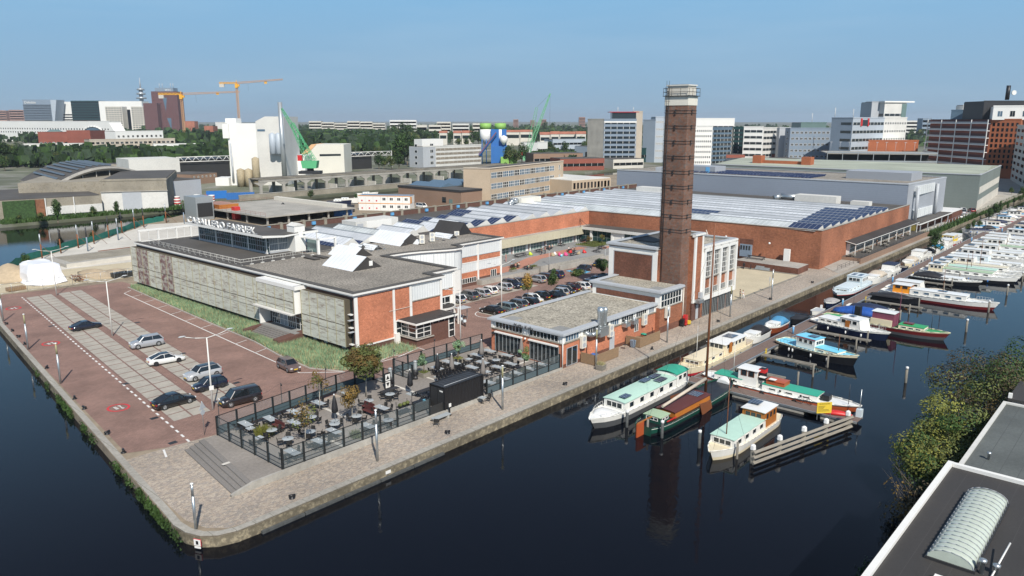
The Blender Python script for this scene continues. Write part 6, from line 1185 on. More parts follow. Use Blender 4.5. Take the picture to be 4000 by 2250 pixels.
for i in range(5): bx(ys,'text_line','black_paint',(-.7,(.1,.0,-.1,.5,.6)[i],-.036,-.031,1.55-i*.14,1.59-i*.14))
r = thing('rowing_canoe','upturned red dinghy on the cross pier behind the notice board','dinghy',85.3,26.6,-.35,-1.2); m = MB(); R = []
for i in range(9): t = i/8; w = .5*sin(pi*min(max(t,.04),.96))**.6; R.append([(-1.7+3.4*t,w*cos(a),.45*sin(a)*(w/.5)) for a in [pi*k/6 for k in range(7)]])
m.loft(R,0,True,True); m.build('hull','red',r)
r = thing('light_mast','thin grey mast on a pale box at the end of the cross pier','mast',86.3,24.4,-.4); m = MB(); m.tube((0,0,0),(0,0,3.2),.05,n=5); m.build('mast','galv',r); bx(r,'box','pale_blue',(-.3,.3,-.3,.3,0,.9))
r = thing('yellow_ladder','yellow rescue ladder hooked on the pier by the barges','ladder',103.2,42.55,-1.0); bx(r,'rail','yellow',(-.2,-.14,-.04,.04,-.2,1.1)); bx(r,'rail','yellow',(.14,.2,-.04,.04,-.2,1.1)); 
for k in range(4): bx(r,'rung','yellow',(-.14,.14,-.03,.03,k*.28,k*.28+.05))
dup(r,147.2,42.55,-1.0,0,'yellow rescue ladder on the pier near the covered blue boat'); dup(r,178.5,42.55,-1.0,0,'yellow rescue ladder on the pier near the long white barges')
# ---------------------------------------------------------------- boats
def boat(label, u, v, head, L_, B, fb=1.0, bow=.5, hull=(('hull_white',1),), deckmat='white_gloss', parts=(), name='boat', cat='boat', grp=None, stern=.8, sheer=.35, sternr=.12, bluff=1.0):
 # origin at the stern on the waterline, +x to the bow
 r = thing(name, label, cat, u, v, WZ, head, grp); n = 18; R = []
 def hb(t):
  k = stern+(1-stern)*min(1,(t/sternr)**.6) if t < sternr else 1
  if t > 1-bow*.9: q = (t-(1-bow*.9))/(bow*.9); k *= max(0.02,(1-q**(1.8*bluff)))**.75
  return B/2*k
 def zt(t): return fb+sheer*(max(0,t-.45)/.55)**2+.12*sheer*(max(0,.3-t)/.3)
 tot = sum(h for _,h in hull); lev = [0]; 
 for _,h in hull: lev.append(lev[-1]+h/tot)
 for i in range(n+1):
  t = i/n; w = hb(t); x = t*L_; z = zt(t); ring = []
  ls = [(-.25,.86)]+[(z*q,.9+.1*q) for q in lev]
  rk = L_*.035*(t**6); ring = [(x+rk*max(zz,0)/fb-.0,-w*k,zz) for zz,k in ls]+[(x+rk*max(zz,0)/fb,w*k,zz) for zz,k in ls[::-1]]
  R.append(ring)
 k = len(ls); mats = [h[0] for h in hull]
 m = MB(); nn = 2*k
 def mi(i,j):
  if j < k: q = j-1
  else: q = nn-2-j-1
  return max(0,min(q,len(mats)-1))
 for i in range(n):
  for j in list(range(k-1))+list(range(k,nn-1)):
   pass
 base = 0; m.v = [p for rg in R for p in rg]
 for i in range(n):
  for j in range(nn-1):
   if j == k-1: continue
   a = i*nn+j; m.f.append([a,a+nn,a+nn+1,a+1]); m.m.append(mi(i,j)); m.s.append(False)
 m.f.append(list(range(nn))); m.m.append(len(mats)-1); m.s.append(False)
 m.build('hull', mats, r)
 m = MB(); dzk = fb*.12; D = [[(p[k-1][0],p[k-1][1]*.96,p[k-1][2]-dzk),(p[k][0],p[k][1]*.96,p[k][2]-dzk)] for p in R]; m.loft(D,0,False,False,False); m.build('deck', deckmat, r)
 m = MB(); 
 for s in (k-1,k):
  for i in range(n): m.tube(R[i][s],R[i+1][s],.05,n=4)
 m.build('gunwale', mats[-1] if len(mats) < 3 else mats[-1], r)
 for p in parts: p(r, L_, B, fb, hb, zt)
 if L_ > 6: fenders([L_*.3,L_*.55,L_*.75],random.choice(('cap_white','blue','hull_navy')),random.choice((-1,1)))(r, L_, B, fb, hb, zt)
 return r
def cab(x0, x1, w, z0, h, wall='hull_white', roof='white_gloss', nwin=3, wh=.4, ov=.06, taper=.03, glass='glass', ends=True, rz=.06, tilt=0, wz=None, name='cabin', fr='white', crown=.05):
 def f(r, L_, B, fb, hb, zt):
  m = MB(); a,b = x0*L_, x1*L_; w0 = w*B/2; w1 = w0*(1-taper)-.04; zz = z0*fb if z0 < 5 else z0-5
  tb = tilt
  R = [[(a,-w0,zz),(b,-w0,zz),(b,w0,zz),(a,w0,zz)],[(a+tb*.3,-w1,zz+h),(b-tb,-w1,zz+h),(b-tb,w1,zz+h),(a+tb*.3,w1,zz+h)]]; m.loft(R,0,True,False); c = m.build(name, wall, r)
  m = MB(); R = []
  for i in range(7):
   y = -w1-ov+2*(w1+ov)*i/6; k = crown*(1-((i-3)/3)**2); R.append([(a-ov+tb*.3,y,zz+h+k),(b+ov-tb,y,zz+h+k),(b+ov-tb,y,zz+h+rz+k),(a-ov+tb*.3,y,zz+h+rz+k)])
  m.loft(R,0,True,False); m.build('roof', roof, c)
  if nwin:
   for i in range(nwin):
    cx_ = a+.25+(b-a-.5-tb)*(i+.5)/nwin; ww = min(.9,(b-a-.5)/nwin*.72); z1 = zz+(wz if wz is not None else h*.45)
    k = (z1-zz+wh/2)/h; yy = w0+(w1-w0)*k
    window(c,cx_,-yy-.01,z1,0,ww,wh,1,1,fr,glass,.07); window(c,cx_,yy+.01,z1,pi,ww,wh,1,1,fr,glass,.07)
   if ends:
    window(c,b+.01-tb*(.55),0,zz+(wz if wz is not None else h*.45),(pi/2),w1*1.5,wh,3,1,fr,glass,.07) if tb < .15 else None
    window(c,a-.02,0,zz+(wz if wz is not None else h*.45),-pi/2,w1*1.4,wh,3,1,fr,glass,.07)
 return f
def cover(x0, x1, w, z0, h, mat='black_tarp', name='cover'):
 def f(r, L_, B, fb, hb, zt):
  m = MB(); R = []; n = 8
  for i in range(n+1):
   t = i/n; x = (x0+(x1-x0)*t)*L_; k = max(.12,sin(pi*min(max(t,.06),.94))**.45); ww = min(w*B/2,hb(min(x/L_,.999))*1.0)
   R.append([(x,ww*cos(a)*(1 if abs(cos(a)) > .2 else .9),z0*fb+h*k*max(sin(a),0)**.6+.02*random.uniform(-1,1)) for a in [pi*j/8 for j in range(9)]])
  m.loft(R,0,True,True); m.build(name, mat, r)
 return f
def mast(x, h, mat='wood_brown', rad=.07, z=1.0, stays=True, y=0, boom=None):
 def f(r, L_, B, fb, hb, zt):
  m = MB(); m.tube((x*L_,y,z*fb),(x*L_,y,z*fb+h),rad,rad*.5,8); m.build('mast', mat, r)
  if stays:
   m = MB()
   for q in ((L_*.99,0,zt(.98)),(x*L_-1.5,B*.46,fb),(x*L_-1.5,-B*.46,fb),(L_*.03,0,fb)): m.tube((x*L_,y,z*fb+h*.92),q,.012,n=3)
   m.build('stay','steel_dark', r)
  if boom: m = MB(); m.tube((x*L_,y,z*fb+1.6),(x*L_-boom,y,z*fb+1.5),.09,n=6); m.build('boom','varnish',r)
 return f
def rails(x0, x1, h=.7, mat='galv', n=6):
 def f(r, L_, B, fb, hb, zt):
  m = MB()
  for s in (-1,1):
   P = [(L_*(x0+(x1-x0)*i/n), s*hb(min(x0+(x1-x0)*i/n,.99))*.97, zt(x0+(x1-x0)*i/n)) for i in range(n+1)]
   for p in P: m.tube(p,(p[0],p[1],p[2]+h),.02,n=3)
   for a,b in zip(P[:-1],P[1:]): m.tube((*a[:2],a[2]+h),(*b[:2],b[2]+h),.02,n=3)
  m.build('railing', mat, r)
 return f
def panel(x0, x1, y0, y1, z, mat='solar_cell', name='solar_panel'):
 def f(r, L_, B, fb, hb, zt): bx(r,name,mat,(x0*L_,x1*L_,y0*B/2,y1*B/2,z,z+.05))
 return f
def item(name, mat, x0, x1, y0, y1, z0, z1):
 def f(r, L_, B, fb, hb, zt): bx(r,name,mat,(x0,x1,y0,y1,z0,z1))
 return f
def ports(xs, z, mat='black_paint', rad=.14, w=.97):
 def f(r, L_, B, fb, hb, zt):
  for x in xs:
   for s in (-1,1): m = MB(); y = s*w*B/2; m.tube((x,y,z),(x,y+s*.03,z),rad,n=10,sm=False); m.build('porthole',mat,r)
 return f
def tyres(xs, z=.45, mat='tyre', rad=.32):
 def f(r, L_, B, fb, hb, zt):
  for x in xs:
   y = -hb(min(x/L_,.97))-.1; m = MB(); P = [(x+rad*cos(a),y,z+rad*sin(a)) for a in [2*pi*i/10 for i in range(11)]]
   for a,b in zip(P[:-1],P[1:]): m.tube(a,b,.09,n=5)
   m.build('tyre_fender',mat,r)
 return f
def fenders(xs, mat='blue', side=-1):
 def f(r, L_, B, fb, hb, zt):
  for x in xs: m = MB(); m.blob((x,side*(hb(min(x/L_,.97))+.16),.45),(.13,.13,.3),0,7,5); m.build('fender',mat,r)
 return f
for i,(u,v) in enumerate(((45.5,86),(46.9,103),(36.2,96),(33.5,82),(40,133),(50,125),(88,90),(31.8,74))): gridmesh('drain_cover',MB().box(-.35,.35,-.25,.25,0,.012).box(-.42,.42,-.32,.32,-.01,.004),'steel_dark','%s small dark drain cover set in the red paving, counted from the near right'%ordn(i),'drain',u,v,.006)
# heading 0 points along +u, pi/2 along +v
boat('long white houseboat with pale mint roof and solar panels moored alongside the quay',84.6,45.5,pi,19.5,3.45,1.1,.28,(('hull_grey',.5),('hull_grey',.1),('hull_white',.5)),'white_gloss',
   [cab(.22,.80,.84,.9,1.15,'hull_white','mint',5,.65,.12,.02,'glass',crown=.12,wz=.35),cab(.07,.21,.82,.95,1.5,'hull_white','green_deck',2,.6,.15,.03,crown=.25,name='wheelhouse'),panel(.27,.36,-.55,-.05,2.5),panel(.38,.46,-.6,-.1,2.5),panel(.30,.39,.1,.65,2.48),panel(.70,.77,.1,.6,2.46),rails(.8,.97,.45,'white'),item('deck_mat','green_bright',4.1,4.4,-1.2,1.2,1.2,1.25),cover(.84,.96,.7,1.05,.45,'cap_white','tender_cover'),item('rudder','hull_black',-.5,0,-.06,.06,-.3,.9)],stern=.5,sternr=.16,sheer=.3,name='houseboat',cat='houseboat',bluff=1.3)
boat('green hulled sailing barge with tall brown mast and leeboards at the end of the pier',67.3,40.6,-.02,18.6,3.5,.9,.26,(('hull_black',.35),('hull_green',.6),('hull_white',.08),('hull_green',.15)),'hull_black',
   [cab(.24,.66,.72,.9,.62,'varnish','bench_red',0,crown=.12,ov=.1),cab(.09,.19,.62,.9,.75,'hull_green','pale_green',2,.35,.1,name='aft_cabin'),panel(.55,.63,-.4,.4,1.62),mast(.72,20.5,'wood_brown',.17,1.0,True),
   lambda r,L_,B,fb,hb,zt: (lambda m: (m.tube((.2*L_,0,2.1),(.71*L_,0,2.9),.16,.22,7), m.build('furled_sail','beige_tarp',r)))(MB()),
   lambda r,L_,B,fb,hb,zt: (lambda m: (m.loft([[(.46*L_,-B/2-.12,1.5),(.46*L_,-B/2-.2,1.5)],[(.60*L_,-B/2-.12,1.25),(.60*L_,-B/2-.2,1.25)],[(.62*L_,-B/2-.12,.2),(.62*L_,-B/2-.2,.2)],[(.50*L_,-B/2-.12,-.1),(.50*L_,-B/2-.2,-.1)],[(.46*L_,-B/2-.12,1.5),(.46*L_,-B/2-.2,1.5)]],0,False,False,False), m.poly([(.46*L_,-B/2-.2,1.5),(.50*L_,-B/2-.2,-.1),(.62*L_,-B/2-.2,.2),(.60*L_,-B/2-.2,1.25)]), m.poly([(.46*L_,B/2+.2,1.5),(.60*L_,B/2+.2,1.25),(.62*L_,B/2+.2,.2),(.50*L_,B/2+.2,-.1)]), m.build('leeboard','wood_brown',r)))(MB()),
   lambda r,L_,B,fb,hb,zt: (bx(r,'rudder','hull_orange',(-1.3,0,-.07,.07,-.2,1.5)),bx(r,'tiller','varnish',(-1.2,2.6,-.06,.06,1.5,1.62)),bx(r,'red_pole','red',(2.4,4.3,-1.5,-1.4,1.05,1.15))),cover(.955,1.0,.5,1.2,.9,'cap_white','furled_jib')],stern=.6,sternr=.14,sheer=.5,bluff=1.6,name='sailing_barge',cat='sailing boat')
boat('cream cabin barge with red waterline and solar panels, between the pier and the quay',106.2,47.0,pi,19.2,3.5,.95,.3,(('hull_red',.3),('cream',.12),('cream',.6)),'cream',
   [cab(.50,.86,.76,.95,.75,'cream','cream',3,.4,.08,wz=.25),cab(.16,.50,.80,.95,1.5,'cream','white_gloss',5,.7,.18,wz=.85,name='wheelhouse',fr='white_warm'),panel(.22,.32,-.5,.4,2.56),item('door','varnish',8.0,8.7,1.5,1.62,1.2,2.6),rails(.86,.97,.6,'wood_brown'),mast(.80,5.2,'old_white',.05,1.0,False),item('stern_cover','beige_tarp',.8,2.6,-1.3,1.3,.95,1.3)],stern=.65,name='motor_barge',bluff=1.2)
boat('mint roofed white barge with brown wheelhouse in the open water below the cross pier',80.6,32.0,pi,14.3,3.2,.85,.3,(('cream',.3),('hull_white',.7)),'cream',
   [cab(.34,.86,.84,.9,1.0,'hull_white','mint',4,.55,.08,wz=.3),cab(.14,.36,.82,.95,1.75,'varnish','white_gloss',3,.7,.16,wz=.85,name='wheelhouse',fr='varnish'),panel(.18,.27,-.8,.0,2.85),mast(.80,6.6,'wood_brown',.07,1.4,True),fenders([6,9.5],'blue')],stern=.7,name='motor_barge')
boat('long tugboat with orange band, turquoise decks and tyre fenders beside the cross pier',88.0,44.2,-pi/2-.0,18.6,3.5,.95,.34,(('hull_black',.4),('hull_orange',.5),('hull_black',.1),('hull_white',.1)),'white_gloss',
   [cab(.10,.30,.66,.9,.65,'hull_white','green_deck',2,.25,.05,wz=.15),cab(.27,.40,.62,.95,2.0,'hull_white','white_gloss',2,.75,.16,wz=1.2,name='wheelhouse',fr='wood_brown'),cab(.44,.80,.66,.9,.7,'hull_white','green_deck',3,.25,.05,wz=.2),cab(.46,.58,.5,1.6,.55,'hull_orange','hull_orange',0,name='engine_casing'),item('funnel','black_paint',7.4,8.1,-.35,.35,1.7,3.2),item('funnel_band','red',7.35,8.15,-.4,.4,2.7,3.15),item('hatch','white',7.6,8.4,-1.0,-.4,2.28,2.34),item('hatch','white',8.9,9.7,-1.0,-.4,2.28,2.34),tyres([2.5,5.2,8.5,12.5,15.6]),ports([3,4.6,10.5,13],1.25,w=.72),mast(.21,4.4,'old_white',.05,1.6,False),mast(.97,2.4,'steel_dark',.04,1.2,False),item('winch','black_paint',15.1,16.0,-.5,.5,1.1,1.7)],stern=.5,sternr=.2,name='tugboat',cat='tugboat',bluff=1.5)
boat('blue decked trawler yacht with black hull and red bow stripe',109.6,43.2,-pi/2-.25,12.0,3.5,1.05,.42,(('hull_black',.8),('cream',.25)),'sky_blue',
   [cab(.30,.55,.66,.95,1.55,'hull_white','sky_blue',3,.55,.14,wz=.75,name='wheelhouse'),cab(.55,.84,.62,.9,.55,'cream','sky_blue',2,.22,.05,wz=.15),item('roof_trim','red',3.5,6.7,-1.22,-1.14,2.44,2.56),panel(.42,.52,-.35,.3,2.72),rails(.02,.3,.6,'steel_dark'),mast(.8,2.6,'wood_brown',.07,1.3,False),fenders([3.0],'cap_white',-1),fenders([9],'hull_black',-1)],stern=.7,sheer=.6,name='trawler_yacht')
boat('navy blue motor yacht with white superstructure next to the blue tarpaulin',125.3,43.8,-pi/2+.22-.45,12.2,3.7,1.1,.45,(('hull_navy',.85),('hull_white',.2)),'white_gloss',
   [cab(.12,.44,.78,.95,.7,'hull_white','white_gloss',3,.3,.04,wz=.25),cab(.42,.72,.76,.95,1.5,'hull_white','white_gloss',3,.6,.1,wz=.7,tilt=.35,name='wheelhouse'),panel(.5,.57,-.2,.3,2.75),item('door','varnish',6.2,6.9,-1.45,-1.36,1.2,2.2),rails(.72,.96,.6),rails(.02,.14,.6),item('stern_plate','hull_navy',-.05,0,-1.2,1.2,.4,.9)],stern=.85,name='motor_yacht')
boat('dark red steam tug with green deck and maroon and yellow cover on the wheelhouse',129.6,43.8,-pi/2-.05,18.4,3.4,1.0,.30,(('hull_grey',.5),('hull_maroon',.6),('cream',.16)),'green_bright',
   [cab(.54,.72,.68,.95,.9,'cream','green_bright',1,.3,.1,wz=.3) if 0 else cab(.66,.86,.68,.95,.6,'cream','green_bright',3,.28,.06,wz=.15),cab(.44,.62,.72,.95,2.1,'maroon_tarp','white_gloss',0,ov=.12,name='covered_wheelhouse'),item('lower_cover','cream',7.95,11.2,-1.40,1.40,1.02,2.0),item('funnel','black_paint',5.0,5.9,-.45,.45,1.1,3.2),mast(.64,6.0,'maroon_tarp',.06,1.0,False),mast(.90,2.8,'steel_dark',.05,1.3,False),mast(.25,3.6,'steel_dark',.05,1.0,False),item('skylight','hull_maroon',12.6,14.0,-.5,.5,1.68,1.85)],stern=.5,sternr=.18,name='steam_tug',cat='tugboat')
boat('long boat wholly wrapped in bright blue tarpaulin behind the navy yacht',134.0,43.6,-pi/2,9.2,3.2,.9,.4,(('hull_grey',1),),'hull_grey',[cover(.0,.98,1.05,.7,1.5,'blue_tarp','tarpaulin')])
boat('boat under a dark navy cover behind the bright blue tarpaulin',139.8,43.4,-pi/2,7.5,2.6,.8,.45,(('hull_white',1),),'hull_white',[cover(.1,.92,1.0,.85,.9,'navy_tarp')])
boat('low boat under a black cover beside the long orange and white barge',152.3,43.4,-pi/2,8.5,2.8,.7,.45,(('hull_black',1),),'hull_black',[cover(.05,.9,1.0,.8,.8,'black_tarp')])
boat('long white barge with orange wheelhouse front and blue curtained windows',156.3,42.4,-pi/2-.02,18.8,3.5,1.1,.3,(('hull_maroon',.45),('hull_white',.75)),'white_gloss',
   [cab(.12,.28,.74,.95,1.5,'orange','white_gloss',2,.55,.16,wz=.85,name='wheelhouse',fr='varnish'),cab(.28,.78,.80,.95,1.0,'hull_white','white_gloss',5,.45,.06,wz=.3,glass='glass_blue'),panel(.52,.60,-.3,.3,2.22),mast(.56,4.6,'wood_brown',.06,1.8,False),rails(.84,.99,.55,'white')],stern=.7,name='motor_barge',bluff=1.1)
boat('cream and white cabin cruiser with arched windows behind the orange fronted barge',159.9,42.6,-pi/2,12.0,3.6,1.1,.45,(('hull_white',1),),'white_gloss',[cab(.15,.55,.82,.95,1.6,'hull_white','white_gloss',4,.65,.1,wz=.65,tilt=.4),cover(.55,.92,.8,1.0,.7,'beige_tarp')],name='cabin_cruiser')
boat('small open white dinghy tied at the pier behind the orange fronted barge',163,42.4,-pi/2+.3,4.0,1.6,.55,.5,(('hull_white',1),),'lightgrey',[])
# along the quay side of the pier
def cruiser(l,u,v,h,L_,B,top='black_tarp',hull='hull_white',win=2,style=0,fb=.9,grp=None,deck='white_gloss'):
 P = [cab(.46,.8,.72,.95,.5,'hull_white' if hull != 'hull_brown' else 'white_gloss','white_gloss',win,.24,.04,wz=.18,tilt=.3)]
 if style == 0: P.append(cover(.05,.5,.92,.95,1.15,top,'canopy'))
 elif style == 1: P = [cab(.1,.6,.84,.95,1.35,'hull_white',top,3,.6,.1,wz=.6,tilt=.3),cab(.6,.85,.66,.9,.45,'hull_white','white_gloss',1,.2,.03,wz=.12)]
 elif style == 2: P = [cover(.04,.96,1.0,.85,.75,top,'cover')]
 P.append(rails(.78,.98,.45))
 return boat(l,u,v,h,L_,B,fb,.5,((hull,.8),('hull_white' if hull != 'hull_white' else 'hull_white',.2)),deck,P,stern=.85,name='small_boat',grp=grp)
cruiser('white cruiser with black canvas canopy behind the cream barge',113.7,47.4,pi+.02,7.4,2.6,'black_tarp'); cruiser('varnished wooden sloop with bright blue canvas canopy',120.9,47.3,pi,6.6,2.4,'blue_canvas','hull_brown')
boat('black inflatable style dinghy next to the wooden sloop',128,46.6,pi,5.2,2.1,.6,.5,(('hull_black',1),),'hull_black',[cover(.1,.9,.9,.9,.35,'black_tarp')]); boat('small white dinghy with outboard right of the black one',135.3,46.4,pi,4.2,1.7,.45,.5,(('hull_white',1),),'lightgrey',[item('outboard','cap_white',-.3,.1,-.15,.15,.4,1.0)]); cruiser('dark dinghy under a pale grey cover tied to the pier',142.8,46.6,pi,4.6,2.0,'grey_tarp','hull_navy',style=2,fb=.7)
boat('pale blue grey barge with wheelhouse and red stripe alongside the pier',162.2,47.4,pi,16,3.9,1.15,.28,(('hull_black',.6),('hull_red',.08),('hull_white',.1),('pale_blue',.35)),'pale_blue',[cab(.45,.86,.72,.95,.65,'pale_blue','pale_blue',3,.25,.05,wz=.2),cab(.18,.42,.76,.95,1.9,'pale_blue','pale_blue',4,.65,.12,wz=.95,name='wheelhouse'),panel(.24,.38,-.5,.5,3.05),rails(.86,.97,.6)],stern=.7,name='motor_barge')
cruiser('cream and white cruiser with beige canopy beyond the pale blue barge',172.8,47.4,pi,9,3.2,'beige_tarp',fb=1.0); cruiser('white cruiser with navy canvas front beyond the cream one',182,47.2,pi,9,3.2,'navy_tarp',style=1,fb=1.0); boat('dark rowing boat between two cruisers on the quay side of the pier',188.5,46.8,pi,4.5,1.8,.5,.5,(('hull_navy',1),),'wood_grey',[])
cruiser('cream launch with beige canopy beside the maroon covered cruiser',196.5,47.0,pi,7.5,2.8,'beige_tarp','cream'); cruiser('white cruiser with maroon side covers and white roof',204.5,47.2,pi,8.5,3.2,'white_gloss',style=1,fb=1.1); cruiser('white launch with dark grey canopy left of the cyan covered one',212,47,pi,7.5,2.8,'black_tarp'); cruiser('white launch with bright cyan canopy',220,47,pi,7.2,2.8,'cyan_tarp'); cruiser('white motor boat with maroon doors right of the cyan canopy',229,47,pi,9.5,3.2,'white_gloss',style=1,fb=1.1)
boat('yellow and white boxy houseboat with a red waterline near the trees',242,47.6,pi,12,3.6,1.0,.25,(('hull_red',.25),('hull_white',.6)),'white_gloss',[cab(.5,.9,.82,.95,1.7,'yellow','white_gloss',5,.7,.1,wz=.8),cab(.05,.5,.8,.95,1.2,'hull_white','white_gloss',4,.4,.06,wz=.5)],name='houseboat',cat='houseboat')
# the dense berths further on, bows towards the open water
row = [(176.5,12.5,'hull_black','black_tarp',3,'white boat with black canopy and dark hull, first of the dense row'),(183.5,17.5,'hull_black','pale_green',4,'long white barge with pale yellow wheelhouse'),(188.2,17.5,'hull_navy','mint',4,'long barge with turquoise roof and navy bow'),(192.6,19,'hull_black','cream',4,'cream barge with folded sand coloured cover on the bow'),(197.5,16,'hull_white','white_gloss',1,'white cruiser with varnished wheelhouse between two barges'),(201.5,20,'hull_white','pale_blue',1,'large pale grey motor yacht with four tall windows'),(206.8,7,'hull_navy','navy_tarp',2,'dark dinghy with a blue and white kayak on it'),(211,17,'hull_white','white_gloss',1,'white yacht with maroon saloon windows'),(216,18,'hull_white','white_gloss',4,'white barge with sail mast and blue strip'),(221.5,17,'hull_white','white_gloss',1,'white yacht with low flat cabin'),(227,18,'cream','pale_green',4,'pale green barge with a dark mast'),(233,16,'cream','cream',1,'cream yacht with brown window frames'),(239,15,'hull_white','white_gloss',1,'white yacht near the far end of the row'),(245,14,'hull_navy','white_gloss',1,'dark hulled yacht with white cabin near the far end'),(251,13,'hull_white','lightgrey',0,'white launch, last of the near row of berths')]
for i,(u,L_,h,top,st,l) in enumerate(row):
 v = 42.3; B = 3.7 if L_ > 10 else 2.4
 if st == 4: boat(l,u,v,-pi/2+random.uniform(-.03,.03),L_,B,1.2,.32,((h,.5),('hull_white',.6)),'white_gloss',[cab(.1,.26,.74,.95,1.5,'cream','white_gloss',3,.55,.14,wz=.75,name='wheelhouse'),cab(.26,.78,.78,.95,.8,'hull_white',top,5,.35,.06,wz=.25),mast(.5,6 if i%3==0 else 3.5,'wood_brown',.06,1.6,False),rails(.82,.98,.55,'white'),panel(.14,.22,-.4,.4,2.95)],name='motor_barge',grp='boats in the dense berths')
 elif st == 1: boat(l,u,v,-pi/2+random.uniform(-.03,.03),L_,B,1.2,.42,((h,.8),('hull_white',.3)),'white_gloss',[cab(.14,.5,.82,.95,1.55,'hull_white' if top != 'pale_blue' else 'pale_blue','white_gloss',4,.6,.1,wz=.65,tilt=.35,name='saloon'),cab(.5,.82,.66,.95,.6,'hull_white','white_gloss',3,.25,.04,wz=.18,tilt=.3),rails(.8,.98,.55)],name='motor_yacht',grp='boats in the dense berths')
 else: cruiser(l,u,v,-pi/2,L_,B,top,h,style=0 if st != 2 else 2,grp='boats in the dense berths')
for i in range(17):
 u = 264+i*4.6; t = ('navy_tarp','black_tarp','blue_canvas','beige_tarp','white_gloss')[i%5]; cruiser('%s sloop from the near end of the row beyond the lamp, %s top'%(ordn(i),{'navy_tarp':'navy','black_tarp':'black','blue_canvas':'blue','beige_tarp':'beige','white_gloss':'white'}[t]),u,42.6,pi/2+.35,8,2.6,t,('hull_white','hull_navy','hull_white','hull_red')[i%4],style=(2,0,2,1)[i%4],grp='sloops at the far berths')
for i in range(14):
 u = 262+i*5.4; t = ('white_gloss','cyan_tarp','beige_tarp','navy_tarp')[i%4]; cruiser('%s boat on the near side of the far pier, %s top'%(ordn(i),{'white_gloss':'white','cyan_tarp':'cyan','beige_tarp':'beige','navy_tarp':'navy'}[t]),u,39.6,-pi/2-.1,10,3.1,t,('hull_white','cream','hull_navy')[i%3],style=(1,0,1,1)[i%4],grp='boats by the far pier')
r = thing('pier_lamp','thin grey lamp on the pier at the far berths','street lamp',259,43.8,-.4); m = MB(); m.tube((0,0,0),(0,0,4.2),.05,n=5); m.tube((0,0,4.2),(.6,0,4.3),.04,n=4); m.build('pole','galv',r)
# ================================================================ BACKGROUND
def AT(x, D): return ((x-2000)*D/3070.9, D)
def bg(name, label, cat, P0, P1, depth, h, wall, roof='bitumen', floors=0, n=0, style='band', gm='glass', fm='white', z0=1.2, side=0, wh=None, ww=.6, group=None, x0=0, x1=1, top=.5, zb=0):
 a = atan2(P1[1]-P0[1], P1[0]-P0[0]); L_ = hypot(P1[0]-P0[0], P1[1]-P0[1]); r = thingw(name, label, cat, P0[0], P0[1], 0, a, group)
 bx(r,'wall',wall,(0,L_,0,depth,zb,h)); bx(r,'roof',roof,(.3,L_-.3,.3,depth-.3,h,h+.3)); bx(r,'parapet',wall,(-.15,L_+.15,-.15,.25,h-.1,h+.6)) if h > 9 else None
 if floors:
  fh = (h-z0-top)/floors; hh = wh or fh*.5
  for i in range(floors):
   z = z0+i*fh+(fh-hh)*.4
   for s in (0, side):
    if s == 0 and i >= 0:
     A_, B_ = L_*x0+.5, L_*x1-.5
     if style == 'band':
      bx(r,'window_band',gm,(A_,B_,-.12,-.01,z,z+hh)); 
      if fm and L_ < 90:
       k = max(2,int((B_-A_)/4)); m = MB()
       for j in range(k+1): xx = A_+(B_-A_)*j/k; m.box(xx-.12,xx+.12,-.18,-.13,z,z+hh)
       m.build('mullions',fm,r)
     elif n:
      for j in range(n): window(r,A_+(B_-A_)*(j+.5)/n,-.02,z,0,(B_-A_)/n*ww,hh,2 if (B_-A_)/n > 2.5 and L_ < 80 else 1,1,fm,gm,.14)
    else:
     xx = 0 if s < 0 else L_
     if s == 0: continue
     if style == 'band': bx(r,'window_band',gm,(xx-.12 if s < 0 else xx+.01,xx-.01 if s < 0 else xx+.12,.8,depth-.8,z,z+hh))
     elif n:
      kk = max(1,min(4,int(depth/6)))
      for j in range(kk): window(r,xx,depth*(j+.5)/kk,z,-pi/2 if s < 0 else pi/2,1.8,hh,1,1,fm,gm,.14)
 return r, L_
def bgx(name,label,cat,xl,xr,yt,Dl,Dr,depth,wall,**k):
 P0, P1 = AT(xl,Dl), AT(xr,Dr); return bg(name,label,cat,P0,P1,depth,hz(yt,((P0[0]+P1[0])/2,(P0[1]+P1[1])/2)) if k.pop('mid',1) else hz(yt,P0),wall,**k)
# --- skyline, left
bgx('apartment_tower','rosy apartment block at the left picture edge on the skyline','building',-20,27,432,2600,2600,25,'pink_wall',floors=8,gm='glass_blue',fm=None)
bgx('apartment_tower','rosy apartment tower with balconies left of the glass office','building',39,95,430,2600,2600,25,'pink_wall',floors=8,gm='beige_wall',fm=None)
r,L_ = bgx('office_tower','grey glass office slab with slanting right edge and a white name on top','building',97,206,390,2200,2200,40,'blue_clad',floors=16,gm='pale_blue_clad',fm=None,top=12)
h_ = hz(390,AT(150,2200)); m = MB(); m.prism([(L_,0),(L_+1,0),(L_+1,40),(L_,40)],0,1); m = MB(); m.add([(L_,-.2,0),(L_+17,-.2,h_),(L_,-.2,h_),(L_,40,0),(L_+17,40,h_),(L_,40,h_)],[(0,1,2),(3,5,4),(0,3,4,1),(2,1,4,5)]); m.build('slanted_wing','pale_blue_clad',r)
writing(r,'Deloitte',9.5,'white',(21,-.5,h_-10),(pi/2,0,0),ext=.2)
bgx('office_tower','white topped office with dark and white stripes','building',228,290,398,2250,2250,30,'white',floors=7,gm='glass',fm=None,top=32)
bgx('office_tower','dark green glass block on the skyline','building',284,400,394,2150,2150,30,'glass_green',floors=12,gm='glass',fm=None)
r,L_ = bgx('office_tower','large white tower block with two gridded glass bays','building',393,560,396,2000,2000,40,'white',floors=1,x0=.55,x1=.72,gm='glass_blue',top=10,wh=50,fm=None)
